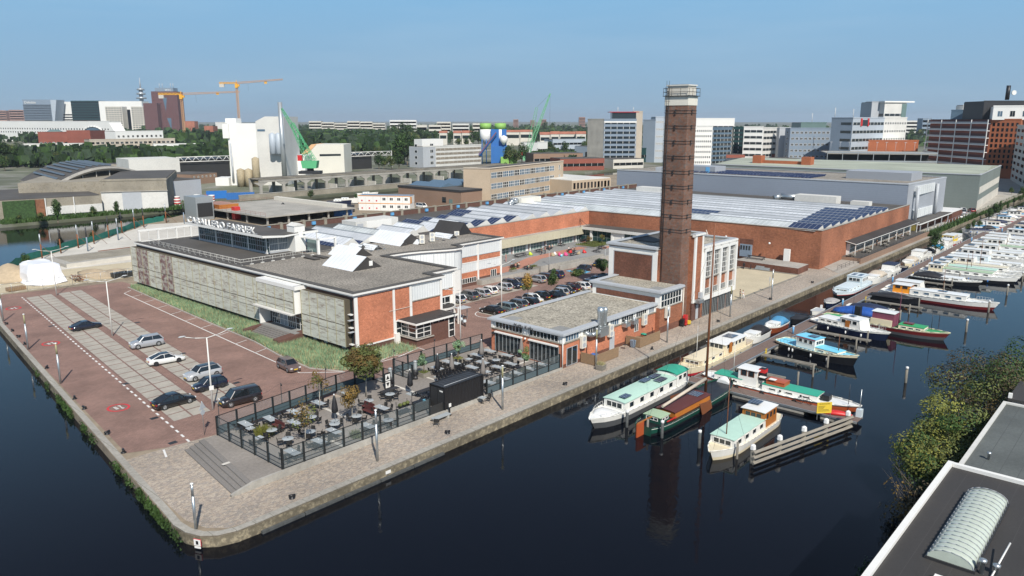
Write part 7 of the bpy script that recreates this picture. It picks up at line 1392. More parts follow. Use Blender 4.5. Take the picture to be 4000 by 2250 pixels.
for i,(xa,xb,yt) in enumerate(((415,477,417),(516,578,417))):
 q,l2 = bgx('gridded_tower_wing','white gridded glass wing, %s one of the large white tower'%('left' if i == 0 else 'right'),'building',xa,xb+4,yt,1960,1960,25,'cream_wall',floors=12,n=6,style='punch',ww=.7,fm='white',gm='glass_blue')
r,L_ = bgx('office_tower','purple-brown twin tower with cut-out voids and white letters on its dark crown','building',600,700,358,1900,1900,35,'purple_brick',floors=13,n=7,style='punch',ww=.35,fm='pink_wall',gm='glass',wh=1.6)
h_ = hz(358,AT(650,1900)); bx(r,'crown','blue_clad',(8,52,4,30,h_,h_+9)); writing(r,'WTC',6.5,'white',(40,3.6,h_+1.5),(pi/2,0,0),ext=.2)
m = MB(); m.add([(27,-.3,h_-14),(37,-.3,h_-14),(32,-.3,h_-46)],[(0,2,1)]); m.add([(33,-.3,h_-62),(43,-.3,h_-62),(42,-.3,h_-92)],[(0,2,1)]); m.build('void_glazing','glass_blue',r)
for x in (15,22,42,48): m = MB(); m.tube((x,15,h_+9),(x,15,h_+20),.7,n=5); m.build('antenna','lightgrey',r)
bgx('office_wing','lower purple-brown wing left of the twin tower','building',565,618,404,1880,1880,30,'purple_brick',floors=10,n=5,style='punch',ww=.35,gm='glass',fm='pink_wall',wh=1.4)
P = AT(561,2100); r = thingw('telecom_tower','grey telecom tower with round decks and a mast','tower',P[0],P[1]); hh = hz(345,P); m = MB(); m.tube((0,0,0),(0,0,hh),6,5,12); m.build('shaft','lightgrey',r)
for i in range(4): m = MB(); m.tube((0,0,hh-38+i*11),(0,0,hh-34+i*11),14-1.5*i,n=16); m.build('deck','metal_grey',r)
m = MB(); m.tube((0,0,hh),(0,0,hz(303,P)),2.2,.5,6); m.build('mast','lightgrey',r)
r,L_ = bgx('white_office_wall','very long white building with rows of round windows and a great arch','building',-60,425,474,1250,1100,18,'white',floors=2,n=48,style='punch',ww=.36,gm='glass',fm='white',z0=12,wh=2.2,top=8)
m = MB(); a0 = L_-38; pts = [(a0+32*cos(t),-.4,1+22*sin(t)) for t in [pi*i/16 for i in range(17)]]; m.poly(pts[::-1]); m.build('arch_glazing','glass_blue',r); m = MB()
for a,b in zip(pts[:-1],pts[1:]): m.tube(a,b,1.0,n=5)
m.build('arch_rim','white',r); m = MB(); m.add([(L_,0,0),(L_+22,0,0),(L_,0,28),(L_,18,0),(L_+22,18,0),(L_,18,28)],[(0,1,2),(3,5,4),(1,4,5,2)]); m.build('sloped_end','white',r)
P = AT(208,900); r = thingw('glass_dome','shallow green glass dome in front of the long white building','dome',P[0],P[1]); m = MB(); m.blob((0,0,13),(11,11,9),0,14,8); m.build('glazing','glass_teal',r); bx(r,'base','brown_brick',(-12,12,-12,12,0,13))
bgx('brick_warehouse','red-brown windowless brick warehouse, left part','building',140,258,517,820,830,30,'far_red',floors=1,n=7,style='punch',gm='lightgrey',wh=3,z0=0); bgx('brick_warehouse','red-brown windowless brick warehouse, taller right part','building',254,346,511,800,800,30,'far_red')
bgx('low_white_hall','long low white hall behind the tree row on the left','building',80,325,562,740,760,20,'old_white',floors=1,gm='glass_teal',wh=2.5,z0=.5)
bgx('white_villa','white flat-roofed building with paired square windows','building',445,632,513,760,800,20,'white',floors=2,n=10,style='punch',gm='glass',z0=6,wh=2,ww=.4)
bgx('beige_office','beige three storey office with white and dark window squares','building',340,676,544,680,730,16,'beige_wall',floors=3,n=18,style='punch',gm='glass',fm='white',wh=1.8,ww=.62,z0=2)
bgx('white_shed','plain low white shed right of the beige office','building',590,786,563,700,720,25,'white'); bgx('dark_canopy','low dark blue canopy building among the trees','building',420,540,606,600,610,16,'hull_navy')
# --- halls across the left canal
def hall2(name,label,cat,pA,pB,depth,h,wall,**k): return bg(name,label,cat,gp(*pA),gp(*pB),depth,h,wall,**k)
r,L_ = hall2('old_warehouse','old grey warehouse with pale sliding panels along the far canal bank, right part','warehouse',(403,828),(660,819),55,10.9,'concrete_dirty'); bx(r,'lower_cladding','old_white',(0,L_,-.25,0,0,6.8)); bx(r,'grey_door','lightgrey',(L_*.31,L_*.6,-.4,-.25,0,6.7)); bx(r,'ledge','concrete',(-.2,L_+.2,-.6,0,6.9,7.2)); bx(r,'side_wall','concrete_dirty',(-28,0,12,50,0,10))
r,L_ = hall2('old_warehouse','old grey warehouse with a dark roof and ivy covered end, left part','warehouse',(-30,862),(402,832),45,6.2,'concrete_dirty'); bx(r,'lower_cladding','old_white',(L_*.48,L_,-.25,0,.7,3.4)); bx(r,'ivy_cover','ivy',(L_*.1,L_*.38,-.8,0,0,6.0)); bx(r,'rusty_cladding','rusty_panel',(L_*.385,L_*.465,-.3,0,0,6.0))
for x in (.47,.73): bx(r,'drain_pipe','white',(L_*x,L_*x+.25,-.6,-.3,0,6.3))
bx(r,'low_windows','glass',(L_*.5,L_,-.35,-.26,.1,.65))
P0 = Vector(gp(182,734,8)); P1 = Vector(gp(595,686,8)); Q0 = Vector(gp(20,690,8)); r = thingw('arched_hall','hall with a great dark arched roof, glazed below the curve','hall',P0.x,P0.y,0,atan2(P1.y-P0.y,P1.x-P0.x)); L_ = (P1-P0).length; m = MB(); R = []; AR = [(L_*i/16, 7+6.6*(1-((i-8)/8)**2)) for i in range(17)]
for y in (0,48): R.append([(x+y*.9,y,z) for x,z in AR])
m.loft(R,0,False,True,False); m.build('arched_roof','blue_clad' if 0 else 'bitumen',r); m = MB(); m.prism([(0,1),(L_,1),(L_+40,47),(42,47)],0,7); m.build('wall','concrete_dirty',r); m = MB(); m.poly([(x,.6,z) for x,z in AR][::-1]); m.build('end_glazing','glass',r); m = MB()
for a,b in zip(AR[:-1],AR[1:]): m.tube((a[0],.2,a[1]-.6),(b[0],.2,b[1]-.6),.8,n=4,sm=False)
for i in range(1,16,2): m.tube((AR[i][0],.4,7),(AR[i][0],.4,AR[i][1]-1),.25,n=4)
m.build('arch_rim','concrete',r)
for i in range(9): m = MB(); a = 2+i; m.loft([[(AR[a][0]-.2+5+k*4,6+k*4.6,AR[a][1]+.2),(AR[a][0]+.8+5+k*4,6+k*4.6,AR[a][1]+.7)] for k in range(9)],0,False,False,False); m.build('roof_light_rib','hull_grey',r)
r,L_ = bg('grey_shed','long low shed with glazed end behind the arched hall','warehouse',gp(620,700),gp(748,692),60,6.5,'beige_wall',floors=1,gm='glass',wh=3,z0=2.5,side=0); r,L_ = bg('brown_block','low brown brick block with small windows beside the black hall','building',gp(750,722),gp(850,712),20,5,'brown_brick',floors=1,n=6,style='punch',wh=1,ww=.3,z0=3); bg('blue_grey_shed','pale blue-grey sheds between the old warehouse and the yard','building',gp(648,790),gp(790,775),30,8,'lightgrey')
# open black hall with white truss
def truss(o, a, b, hgt, n, mat='white', w=.22, y=0):
 a, b = Vector(a), Vector(b); up = Vector((0,0,hgt)); m = MB(); m.tube(a,b,w,n=4); m.tube(a+up,b+up,w,n=4)
 for i in range(n): p, q, c = a+(b-a)*i/n, a+(b-a)*(i+1)/n, a+(b-a)*(i+.5)/n; m.tube(p,c+up,w*.7,n=4); m.tube(c+up,q,w*.7,n=4)
 return m.build('truss', mat, o)
for l,pa,pb,x0,D in (('black open hall with a white lattice girder left of the white plant',(695,700),(905,690),1,0),('black open hall with a white lattice girder right of the white plant',(1343,664),(1532,655),.6,0)):
 A_, B_ = gp(*pa), gp(*pb); r = thingw('open_hall',l,'hall',A_[0],A_[1],0,atan2(B_[1]-A_[1],B_[0]-A_[0])); L_ = hypot(B_[0]-A_[0],B_[1]-A_[1]); h_ = hz(612 if x0 == 1 else 594,A_); bx(r,'rear_wall','black_panel',(0,L_*x0,24,25,0,h_-2)); bx(r,'side_wall','black_panel',(L_*x0-.3,L_*x0,2,25,0,h_-2)); bx(r,'roof','steel_dark',(0,L_*x0,2,25,h_-2.2,h_-1.8)); truss(r,(0,0,h_-3),(L_,0,h_-3),2.6,7); bx(r,'post','white',(L_-.3,L_,-.2,.1,0,h_)); bx(r,'hangings','black_panel',(.2,L_*x0-.2,1.5,1.7,0,h_-3.4))
 if x0 == 1: bx(r,'white_side','old_white',(-26,-.2,-6,18,0,h_-.5))
# white batching plant
P0 = gp(908,724); P1 = gp(1010,704); D0 = P0[1]; r = thingw('white_plant','tall windowless white industrial plant with a pitched top and tall silver stack','plant',P0[0],P0[1],0,0)
S_ = D0/3000*1.0
def xx(px): return (px-908)*D0*1.02/3000
def zz(py): return hz(py,P0)
bx(r,'main_block','white',(xx(905),xx(1012),0,22,0,zz(482))); bx(r,'side_bin','white',(xx(889),xx(912),-1,12,zz(540),zz(484))); bx(r,'roof_box','white',(xx(883),xx(923),6,14,zz(482),zz(462)))
m = MB(); a,b,c = xx(1012),xx(1048),xx(1118); m.add([(a,0,0),(c,0,0),(c,0,zz(455)),(b,0,zz(455)),(a,0,zz(474)),(a,26,0),(c,26,0),(c,26,zz(455)),(b,26,zz(455)),(a,26,zz(474))],[(0,1,2,3,4),(5,9,8,7,6),(1,6,7,2),(2,7,8,3),(3,8,9,4),(4,9,5,0)]); m.build('tall_block','old_white',r)
for i,x in enumerate((1078,1101)): m = MB(); m.lathe((xx(x),-3,0),[(.5,zz(604)),(1.6,zz(598)),(1.6,zz(524)),(.4,zz(518))],12); m.build('silo','pale_blue_clad',r)
m = MB(); m.tube((xx(1118),-4,0),(xx(1117),-4,zz(400)),1.25,1.1,12); m.build('stack','metal_grey',r)
for px,py0,py1,rr in ((1022,700,616,1.8),(964,700,660,1.9),(993,700,660,1.9)): m = MB(); m.lathe((xx(px),-8,0),[(rr,zz(py0)-4 if zz(py0)-4 > 0 else 0),(rr,zz(py1)),(.3,zz(py1)+.8)],12); m.build('tan_silo','silo_tan',r)
for x in (905,): m = MB(); m.tube((xx(917),-.8,2),(xx(914),-.8,zz(560)),.4,n=6); m.tube((xx(914),-.8,2),(xx(917),-.8,14),.4,n=6); m.build('pipe','lightgrey',r)
bx(r,'window','glass_blue',(xx(1017),xx(1046),-.1,0,zz(513),zz(505))); bx(r,'door','lightgrey',(xx(925),xx(932),-.1,0,0,6)); bx(r,'low_annex','white',(xx(853),xx(904),-3,6,0,4))
P0 = gp(1040,712); r = thingw('white_shed','white shed with stepped pitched roof and orange sheeting in front of the white plant','shed',P0[0],P0[1],0,.05)
def sh(pts,y0,y1,mat,nm,roof=None):
 m = MB(); k = len(pts); Z_ = [((px-1040)*P0[1]*1.02/3000,hz(py,P0)) for px,py in pts]; m.add([(x,y0,z) for x,z in Z_]+[(x,y1,z) for x,z in Z_],[tuple(range(k)),tuple(range(2*k-1,k-1,-1))]+[(i,k+i,k+(i+1)%k,(i+1)%k) for i in range(k)]); return m.build(nm,mat,r)
sh([(1020,700),(1190,695),(1190,610),(1145,608),(1055,640),(1036,650)],0,18,'white','shed_body'); sh([(1034,648),(1090,628),(1098,629),(1040,652)],-.4,18,'roof_orange','orange_roof'); sh([(948,692),(1010,692),(1048,682),(1035,668),(950,688)],-5,-1,'roof_orange','orange_lean_to'); sh([(950,730),(1020,730),(1020,692),(950,692)],-4.8,-.5,'white','lean_to_wall')
P0 = gp(1200,678); r = thingw('white_shed','white clad shed with a tan sloping roof edge behind the green crane','shed',P0[0],P0[1],0,0)
def sh2(pts,y0,y1,mat,nm):
 m = MB(); k = len(pts); Z_ = [((px-1200)*P0[1]*1.02/3000,hz(py,P0)) for px,py in pts]; m.add([(x,y0,z) for x,z in Z_]+[(x,y1,z) for x,z in Z_],[tuple(range(k)),tuple(range(2*k-1,k-1,-1))]+[(i,k+i,k+(i+1)%k,(i+1)%k) for i in range(k)]); m.build(nm,mat,r)
sh2([(1190,678),(1343,678),(1343,564),(1240,564),(1190,600)],0,22,'white_warm','shed_body'); sh2([(1165,618),(1190,618),(1240,564),(1222,564)],-.3,22,'roof_orange','sloping_roof'); sh2([(1251,610),(1331,608),(1331,601),(1251,602)],-.15,0,'glass','window')
# concrete crane viaduct
r = thing('crane_viaduct','long weathered concrete crane viaduct on arched legs','viaduct',176,300)
bx(r,'deck_beam','concrete',(0,160,-1,0,5.9,7.0)); bx(r,'deck_beam','concrete',(0,160,7,8,5.9,7.0)); bx(r,'deck','concrete_dirty',(0,160,-1.2,8.2,7.0,7.3)); bx(r,'rail_track','steel_dark',(0,160,.2,.35,7.3,7.5)); bx(r,'rail_track','steel_dark',(0,160,6.6,6.75,7.3,7.5))
for i in range(15):
 x = i*11.2; bx(r,'leg','concrete',(x,x+1.2,-.9,-.1,0,5.9)); bx(r,'leg','concrete',(x,x+1.2,7.1,7.9,0,5.9))
 for s in (-1,1): m = MB(); m.add([(x+.6+s*.6,-.85,5.9),(x+.6+s*3.4,-.85,5.9),(x+.6+s*.6,-.85,4.4),(x+.6+s*.6,-.15,5.9),(x+.6+s*3.4,-.15,5.9),(x+.6+s*.6,-.15,4.4)],[(0,1,2),(3,5,4),(1,4,5,2),(0,2,5,3)]); m.build('haunch','concrete',r)
 if i%2: bx(r,'dividing_wall','concrete_pale',(x+2,x+2.6,-6,14,0,3.4))
r = thing('canal_wall','pale concrete retaining wall of the far canal quay','wall',160,288); bx(r,'wall','concrete_dirty',(0,90,0,.6,-.9,2.2)); bx(r,'coping','concrete',(0,90,-.1,.8,2.2,2.4)); 
def lattice(o, p, q, w0, w1, n, mat, name='boom', rad=.12):
 p, q = Vector(p), Vector(q); d = (q-p).normalized(); s = d.cross(Vector((0,0,1))); s = Vector((1,0,0)) if s.length < .1 else s.normalized(); t = d.cross(s).normalized(); m = MB(); pr = None
 for i in range(n+1):
  k = i/n; c = p+(q-p)*k; w = (w0+(w1-w0)*k)/2; C = [c+s*w+t*w,c-s*w+t*w,c-s*w-t*w,c+s*w-t*w]
  if pr:
   for j in range(4): m.tube(pr[j],C[j],rad,n=4,sm=False); m.tube(pr[j],C[(j+1)%4],rad*.7,n=3,sm=False)
  for j in range(4): m.tube(C[j],C[(j+1)%4],rad*.7,n=3,sm=False)
  pr = C
 return m.build(name,mat,o)
def harbour_crane(l,P,tip,z0,mat,hb_,luff=False,cabin='red',x2=None,base=True):
 r = thingw('harbour_crane',l,'crane',P[0],P[1],z0,0); k = P[1]*1.02/3000; px0 = 2000+P[0]/k
 def lc(px,py): return ((px-px0)*k,0,hz(py,P)-z0)
 if base: bx(r,'undercarriage','steel_dark',(-5,5,-3,3,.0,1.3)); m = MB(); m.tube((0,0,1.3),(0,0,2.6),1.6,n=12); m.build('slew_ring','steel_dark',r)
 m = MB(); m.loft([[(-3.2,-2.4,2.6),(3.2,-2.4,2.6),(3.2,2.4,2.6),(-3.2,2.4,2.6)],[(-3.8,-2.4,6),(3.8,-2.4,6),(3.8,2.4,6),(-3.8,2.4,6)]],0,True,False); m.build('machine_house',mat,r); bx(r,'cabin',cabin,(-5.6,-3.6,-1,1,6,8.6)); lattice(r,(0,0,6),lc(*hb_),3.6,1.6,5,mat,'tower'); lattice(r,(1.5 if not luff else 0,0,6),lc(*tip),2.8,.7,13,mat,'boom',.2 if luff else .09); m = MB(); m.tube(lc(*hb_),lc(*tip),.07,n=3); m.build('stay_rope','steel_dark',r)
 if x2: m = MB(); m.tube(lc(*tip),lc(*x2),.06,n=3); m.build('hoist_rope','steel_dark',r)
P = W2(211.4,313.4); P = gp(1214,684,7.3) if 0 else (P[0],P[1]); harbour_crane('green lattice harbour crane standing on the concrete viaduct, boom leaning left',P,(1141,424),7.3,'crane_green',(1176,482))
P = gp(2060,640); harbour_crane('pale green lattice harbour crane right of the blue silo plant, boom leaning right',P,(2142,366),0,'crane_green_pale',(2092,420),True,'red',(2141,560))
def tower_crane(l,P,ytop,xj0,xj1,yj1,cj):
 r = thingw('tower_crane',l,'tower crane',P[0],P[1],0,0); k = P[1]*1.02/3000; h_ = hz(ytop,P); px0 = 2000+P[0]/k; lattice(r,(0,0,0),(0,0,h_-3),2.4,2.4,26,'crane_pink','mast',.28); bx(r,'slew_unit','crane_yellow',(-2,2,-2,2,h_-6,h_)); e = (xj1-cj)*k
 lattice(r,(0,0,h_+1),(e,0,h_+1+(ytop-yj1)*k),2.4,1.6,26,'crane_pink','jib',.22); lattice(r,(0,0,h_+1),((xj0-cj)*k,0,h_+1),2.2,2.2,6,'crane_yellow','counter_jib',.35); bx(r,'counterweight','concrete_pale',((xj0-cj)*k,(xj0-cj)*k+7,-1.2,1.2,h_-5,h_)); bx(r,'cab','crane_yellow',(2,4.5,-1,1,h_-4,h_-1)); bx(r,'trolley_sign','crane_yellow',(e*.6,e*.6+4,-.3,.3,h_,h_+3)); m = MB(); m.tube((e*.25,0,h_),(e*.25,0,h_-10),.12,n=3); m.build('hoist_rope','steel_dark',r); m = MB(); m.tube((0,0,h_),(0,0,h_+5),1,.3,4); m.build('apex','crane_yellow',r)
tower_crane('yellow tower crane standing among the trees left of the white plant',gp(724,560),370,617,918,362,700)
tower_crane('taller yellow tower crane behind the white plant',AT(934,1180),327,857,1092,314,920)
# blue silo plant, white office, tan office, brown hall
P = gp(1900,642); k = P[1]*1.02/3000; r = thingw('silo_plant','bright blue concrete plant with two white silos topped in lime green','silo plant',P[0],P[1]); X_ = lambda px: (px-1900)*k; Z_ = lambda py: hz(py,P)
for px in (1897,1953): m = MB(); m.lathe((X_(px),4,0),[(.6,Z_(565)),(4.2,Z_(540)),(4.2,Z_(505))],16); m.build('silo','white',r); m = MB(); m.lathe((X_(px),4,0),[(4.25,Z_(505)),(4.25,Z_(482)),(.3,Z_(481))],16); m.build('silo_top','lime',r)
bx(r,'tower','silo_blue',(X_(1918),X_(1976),0,10,0,Z_(505))); bx(r,'lower_tower','silo_blue',(X_(1918),X_(1984),-2,10,0,Z_(570))); m = MB(); m.lathe((X_(1966),-3,0),[(.5,Z_(566)),(2.8,Z_(550)),(2.8,Z_(535)),(.3,Z_(528))],12); m.build('small_silo','white',r)
m = MB(); m.tube((X_(1874),-2,Z_(606)),(X_(1938),-2,Z_(520)),1.0,n=4,sm=False); m.build('conveyor','silo_blue',r); m = MB(); m.tube((X_(1874),-2.5,Z_(604)),(X_(1938),-2.5,Z_(518)),.5,n=4,sm=False); m.build('conveyor_belt','far_red',r); m = MB()
for px in (1842,1862,1884,1900): m.tube((X_(px),0,0),(X_(px),0,Z_(606) if px < 1880 else Z_(545)),.35,n=4)
m.tube((X_(1838),0,Z_(608)),(X_(1885),0,Z_(606)),.9,n=4); m.tube((X_(1842),0,0),(X_(1884),0,Z_(606)),.2,n=4); m.build('steel_frame','silo_blue',r); bx(r,'green_hopper','lime',(X_(1955),X_(2016),-8,-2,Z_(640),Z_(622)+2)); truss(r,(X_(1880),4,Z_(482)),(X_(1970),4,Z_(482)),1.2,6,'lightgrey',.1)
A_, B_ = gp(1654,656), gp(1880,642); r,L_ = bg('white_office','long pale four storey office with white and grey bands','building',A_,B_,14,hz(574,A_),'old_white',floors=4,gm='beige_wall',fm='white',z0=1.5,x0=.2); bx(r,'grey_front','lightgrey',(0,L_*.2,-.1,0,0,hz(574,A_)-.3)); bx(r,'side_wall','lightgrey',(-.1,0,0,14,0,hz(574,A_)-.2)); bx(r,'roof_house','white',(2,22,3,11,hz(574,A_),hz(574,A_)+5))
for i in range(4): window(r,8,-.12,2+i*4,0,3,2.2,2,1,'white','glass',.2); window(r,-.12,7,2+i*4,-pi/2,2.5,1.8,1,1,'white','glass',.2)
A_, B_, C_ = gp(1914,799), gp(2199,748), gp(1812,797); hh = 13.7; r = thingw('tan_office','tan brick three storey office block with white framed window rows','building',A_[0],A_[1],0,atan2(B_[1]-A_[1],B_[0]-A_[0])); L_ = hypot(B_[0]-A_[0],B_[1]-A_[1]); cs, sn = cos(-r.rotation_euler.z), sin(-r.rotation_euler.z); dx, dy = C_[0]-A_[0], C_[1]-A_[1]; cx, cy = dx*cs-dy*sn, dx*sn+dy*cs
m = MB(); m.prism([(0,0),(L_,0),(L_+cx,cy),(cx,cy)],0,hh); m.build('wall','tan_brick',r); m = MB(); m.poly([(.5,.5,hh+.02),(L_-.5,.5,hh+.02),(L_+cx-.5,cy-.5,hh+.02),(cx+.5,cy-.5,hh+.02)]); m.build('roof','bitumen',r); m = MB()
for a,b in (((0,0),(L_,0)),((0,0),(cx,cy))): m.tube((*a,hh+.1),(*b,hh+.1),.3,n=4,sm=False)
m.build('parapet','beige_wall',r)
for f in range(3):
 for i in range(12): window(r,3.0+i*(L_-10)/12,-.02,1.6+f*4.2,0,(L_-10)/12*.93,2.2,3,2,'white','glass_blue' if (i+f)%3 else 'glass',.16)
 window(r,L_-4,-.02,1.8+f*4.2,0,1.4,2.0,1,4,'white','glass',.16)
r = thing('brown_hall','wide brown brick hall with glazed roof lights left of the tan office','hall',198,199.5); bx(r,'wall','brown_brick',(0,11,0,14,0,6.3),(0,40,14,35,0,6.3)); bx(r,'roof_edge','steel_dark',(-.2,11,-.2,14,6.3,7.0),(-.2,40,14,35.2,6.3,7.0)); bx(r,'roof','bitumen',(0,11,0,14,7.0,7.02),(0,40,14,35,7.0,7.02)); bx(r,'dark_window','glass',(-.1,0,8,10,2,4)); bx(r,'pale_window','glass_teal',(-.1,0,4.5,6.3,2,3.4))
for i in range(3): m = MB(); m.add([(4+i*9,15,7.05),(8+i*9,15,8.4),(12+i*9,15,7.05),(4+i*9,33,7.05),(8+i*9,33,8.4),(12+i*9,33,7.05)],[(0,1,4,3),(1,2,5,4),(0,2,1),(3,4,5)]); m.build('roof_light','glass_blue',r)
A_, B_ = gp(2233,766), gp(2385,752); bg('tan_low_office','low tan building with square windows and a white-topped roof behind the parapet','building',A_,B_,30,6.5,'tan_brick',floors=1,n=11,style='punch',gm='glass',fm='brown_brick',wh=2.6,ww=.55,z0=2.6,roof='old_white')
# yard of cabins, boats and containers
r = thing('site_cabins','two-storey white site cabins with orange trim','cabin',172.2,226.3,0,-1.02); L_ = 19.4
for z in (0,2.7):
 for i in range(7): bx(r,'cabin_unit','white',(i*L_/7+.03,(i+1)*L_/7-.03,0,5.5,z,z+2.6)); window(r,(i+.5)*L_/7,0,z+1.0,0,1.2,1.0,2,1,'white','glass',.1) if i > 2 else bx(r,'emblem','mark_red',((i+.5)*L_/7-.3,(i+.5)*L_/7+.2,-.06,0,z+.6,z+1.1))
 bx(r,'orange_trim','orange',(-.05,L_+.05,-.08,0,z+2.5,z+2.68))
bx(r,'roof','blue_clad',(0,L_,0,5.5,5.35,5.45)); bx(r,'orange_door','orange',(L_,L_+.06,.5,2,2.7,5))
def container(l,u,v,mat,rot=0,L_=6,h=2.6):
 r = thing('shipping_container',l,'container',u,v,0,rot); m = MB(); n = 30
 for y in (0,2.4): m.loft([[(L_*i/n,y+(.06 if i%2 else 0),z) for z in (0,h)] for i in range(n+1)],0,False,False,False)
 m.build('side_wall',mat,r); bx(r,'end_wall',mat,(0,.06,0,2.4,0,h),(L_-.06,L_,0,2.4,0,h)); bx(r,'roof',mat,(0,L_,0,2.4,h,h+.06)); return r
container('bright blue container in the boat yard with pallets in front',155,217.5,'blue',-.75); bx(container('tan shed with a dark doorway left of the bright blue container',152.5,223.5,'tan_bag',-.75),'doorway','black_paint',(2,3.2,-.1,0,0,2.1)); container('dark roofed workshop behind the excavator in the boat yard',157,232,'steel_dark',-.75,14,2.4)
container('blue skip container by the old warehouse',155.7,306.7,'blue',-.5,8,3); container('blue container truck body with a white tarpaulin',159.3,297,'silo_blue',-.5,11,2.6); container('red container behind the striped barrels',147.8,303.5,'red',-.5,6,2)
for i,(u,v) in enumerate([(138.5,304),(140.7,301.5),(135.9,291),(140.4,291),(144.8,291.5),(149.7,302.9),(152.5,296.2)]):
 o = thing('striped_barrel','%s red and white striped drum in the yard across the canal, from the left'%ordn(i),'barrel',u,v,0,0,'striped drums')
 for k in range(5): m = MB(); m.tube((0,0,k*.5),(0,0,k*.5+.5),1.2,n=12); m.build('hoop','red' if k%2 else 'white',o)
r = thing('excavator','small yellow excavator in the boat yard','excavator',151.5,238,0,2.4)
for s in (-1,1): bx(r,'track','steel_dark',(-1.5,1.5,s*1-.25,s*1+.25,0,.7))
bx(r,'body','yellow',(-1.3,.9,-.9,.9,.8,1.8)); bx(r,'cab','yellow',(-.2,.9,-.9,0,1.8,2.9)); m = MB(); m.tube((.9,.3,1.5),(2.6,.3,3.6),.2,n=4); m.build('boom','steel_dark',r); m = MB(); m.tube((2.6,.3,3.6),(4,.3,1.6),.16,n=4); m.build('arm','steel_dark',r); bx(r,'bucket','steel_dark',(3.6,4.4,-.1,.7,.9,1.6))
for i,(u,v,h,l) in enumerate(((172.4,246,'hull_navy','sloop with a blue hull on the hard in the boat yard'),(178.8,250,'hull_white','white sailing boat hull behind the blue one'),(187.4,249,'hull_white','cream boat laid up in the boat yard'),(160,246,'pale_green','small green boat near the canal'),(198.4,262,'hull_white','white boat with rails by the canal'))): boat(l,u,v,-.8+i*.1,9,2.8,1.3,.5,((h,1),),'white_gloss',[cab(.3,.6,.6,.95,.6,'white_gloss','white_gloss',2,.2,.05,wz=.2)],name='laid_up_boat').location.z = .6
r = thing('building_shell','grey concrete shell under construction with open lower floor','construction',126,212,0); bx(r,'floor_slab','concrete',(0,34,0,46,2.6,3.0)); bx(r,'rear_wall','concrete_pale',(0,34,45,46,0,2.6)); bx(r,'low_wall','cream_wall',(30,32,2,44,3,4.2))
for i in range(5):
 for j in range(4): bx(r,'column','concrete',(1+i*7.5,1.5+i*7.5,1+j*12,1.5+j*12,0,2.6))
bx(r,'orange_formwork','varnish',(1,8,30,42,3,4.4)); bx(r,'lift_housing','metal_grey',(-7,-1,30,38,0,7.5)); bx(r,'dark_opening','black_panel',(-6.5,-1.4,29.9,30,1,5.5)); bx(r,'red_stair','red',(2,4,22,24,0,4.2)); rail('red rail around the concrete shell under construction',[(126,212),(126,256),(159,256)],3.0,3,1.1,'far_red',False,'guard_rail')
struct('site_apron',(lambda m:(m.poly([(x,y,.02) for x,y in [(58,183),(75,181),(85,165),(104,165),(115,240),(104,244),(84,224),(69,211),(57,200)]]),m)[1])(MB()),'concrete_pale'); struct('site_earth',(lambda m:(m.poly([(x,y,.01) for x,y in [(40,165),(66,163),(85,165),(75,181),(58,183),(57,200),(50,190),(45,178)]]),m)[1])(MB()),'sand')
r = thing('foundation_slab','low weathered foundation slab with kerb on the building site','foundation',60,184.5,0,.03); bx(r,'slab','concrete',(0,30,0,13,0,.7)); bx(r,'inner_slab','concrete_dirty',(2,22,3,12,.7,.74)); bx(r,'face','concrete_pale',(0,30,-.15,0,0,.9)); bx(r,'brown_pit','rust',(14,22,14.5,18,0,.1))
def heap(l,u,v,rx,ry,h,mat='sand_pile'):
 m = MB(); R = []
 for i in range(7): t = i/6; R.append([(rx*(1-t)*cos(a)*random.uniform(.85,1.15),ry*(1-t)*sin(a)*random.uniform(.85,1.15),h*(1-(1-t)**1.3)) for a in [2*pi*k/14 for k in range(14)]])
 m.loft(R,0,True,True); gridmesh('sand_heap',m,mat,l,'sand heap',u,v)
heap('big pale sand heap at the left edge beside the white wrapping',48,181,5,7,3.2); heap('long low sand heap in front of the foundation slab',61.5,172,3,7,1.2); heap('second low sand heap near the office end',65,170,3,5,1.0)
r = thing('wrapped_stack','large stack wrapped in shiny white plastic on the building site','wrapped stack',51.5,173.5); m = MB(); R = []
for z,k in ((0,1.12),(.4,1),(2,.92),(3.3,.86),(3.8,.7)): R.append([(3.2*k*max(-1,min(1,1.25*cos(a)))+random.uniform(-.25,.25),5.2*k*max(-1,min(1,1.25*sin(a)))+random.uniform(-.25,.25),z+random.uniform(-.1,.25)) for a in [2*pi*j/16 for j in range(16)]])
m.loft(R,0,True,False); m.build('wrapping','wrap_white',r)
r = thing('timber_stack','untidy stack of rusty rods and planks beside the white wrapping','material stack',56.5,168.5)
for i in range(16): m = MB(); a = random.uniform(-.4,.4); m.rbox(random.uniform(-1,1),random.uniform(-1.5,1.5),.1+i*.05,.2+i*.05,.15,random.uniform(2,4),a); m.build('plank','rust' if i%3 else 'wood',r)
for i,(u,v,l) in enumerate(((45,167,'pale plank stack along the site fence by the left edge'),(63.5,165,'black mesh crate by the site fence'),(65,164.2,'dark skip near the office corner'))): r = thing('site_pallet',l,'pallet',u,v,0,.1); bx(r,'load','wood' if i == 0 else 'black_panel',(-1.5,1.5,-.8,.8,.1,.7 if i == 0 else 1.1)); bx(r,'skid','wood_grey',(-1.5,1.5,-.7,-.5,0,.1),(-1.5,1.5,.5,.7,0,.1))
r = thing('site_fence','open grey mesh site fence between parking yard and building site','fence',41,164.6)
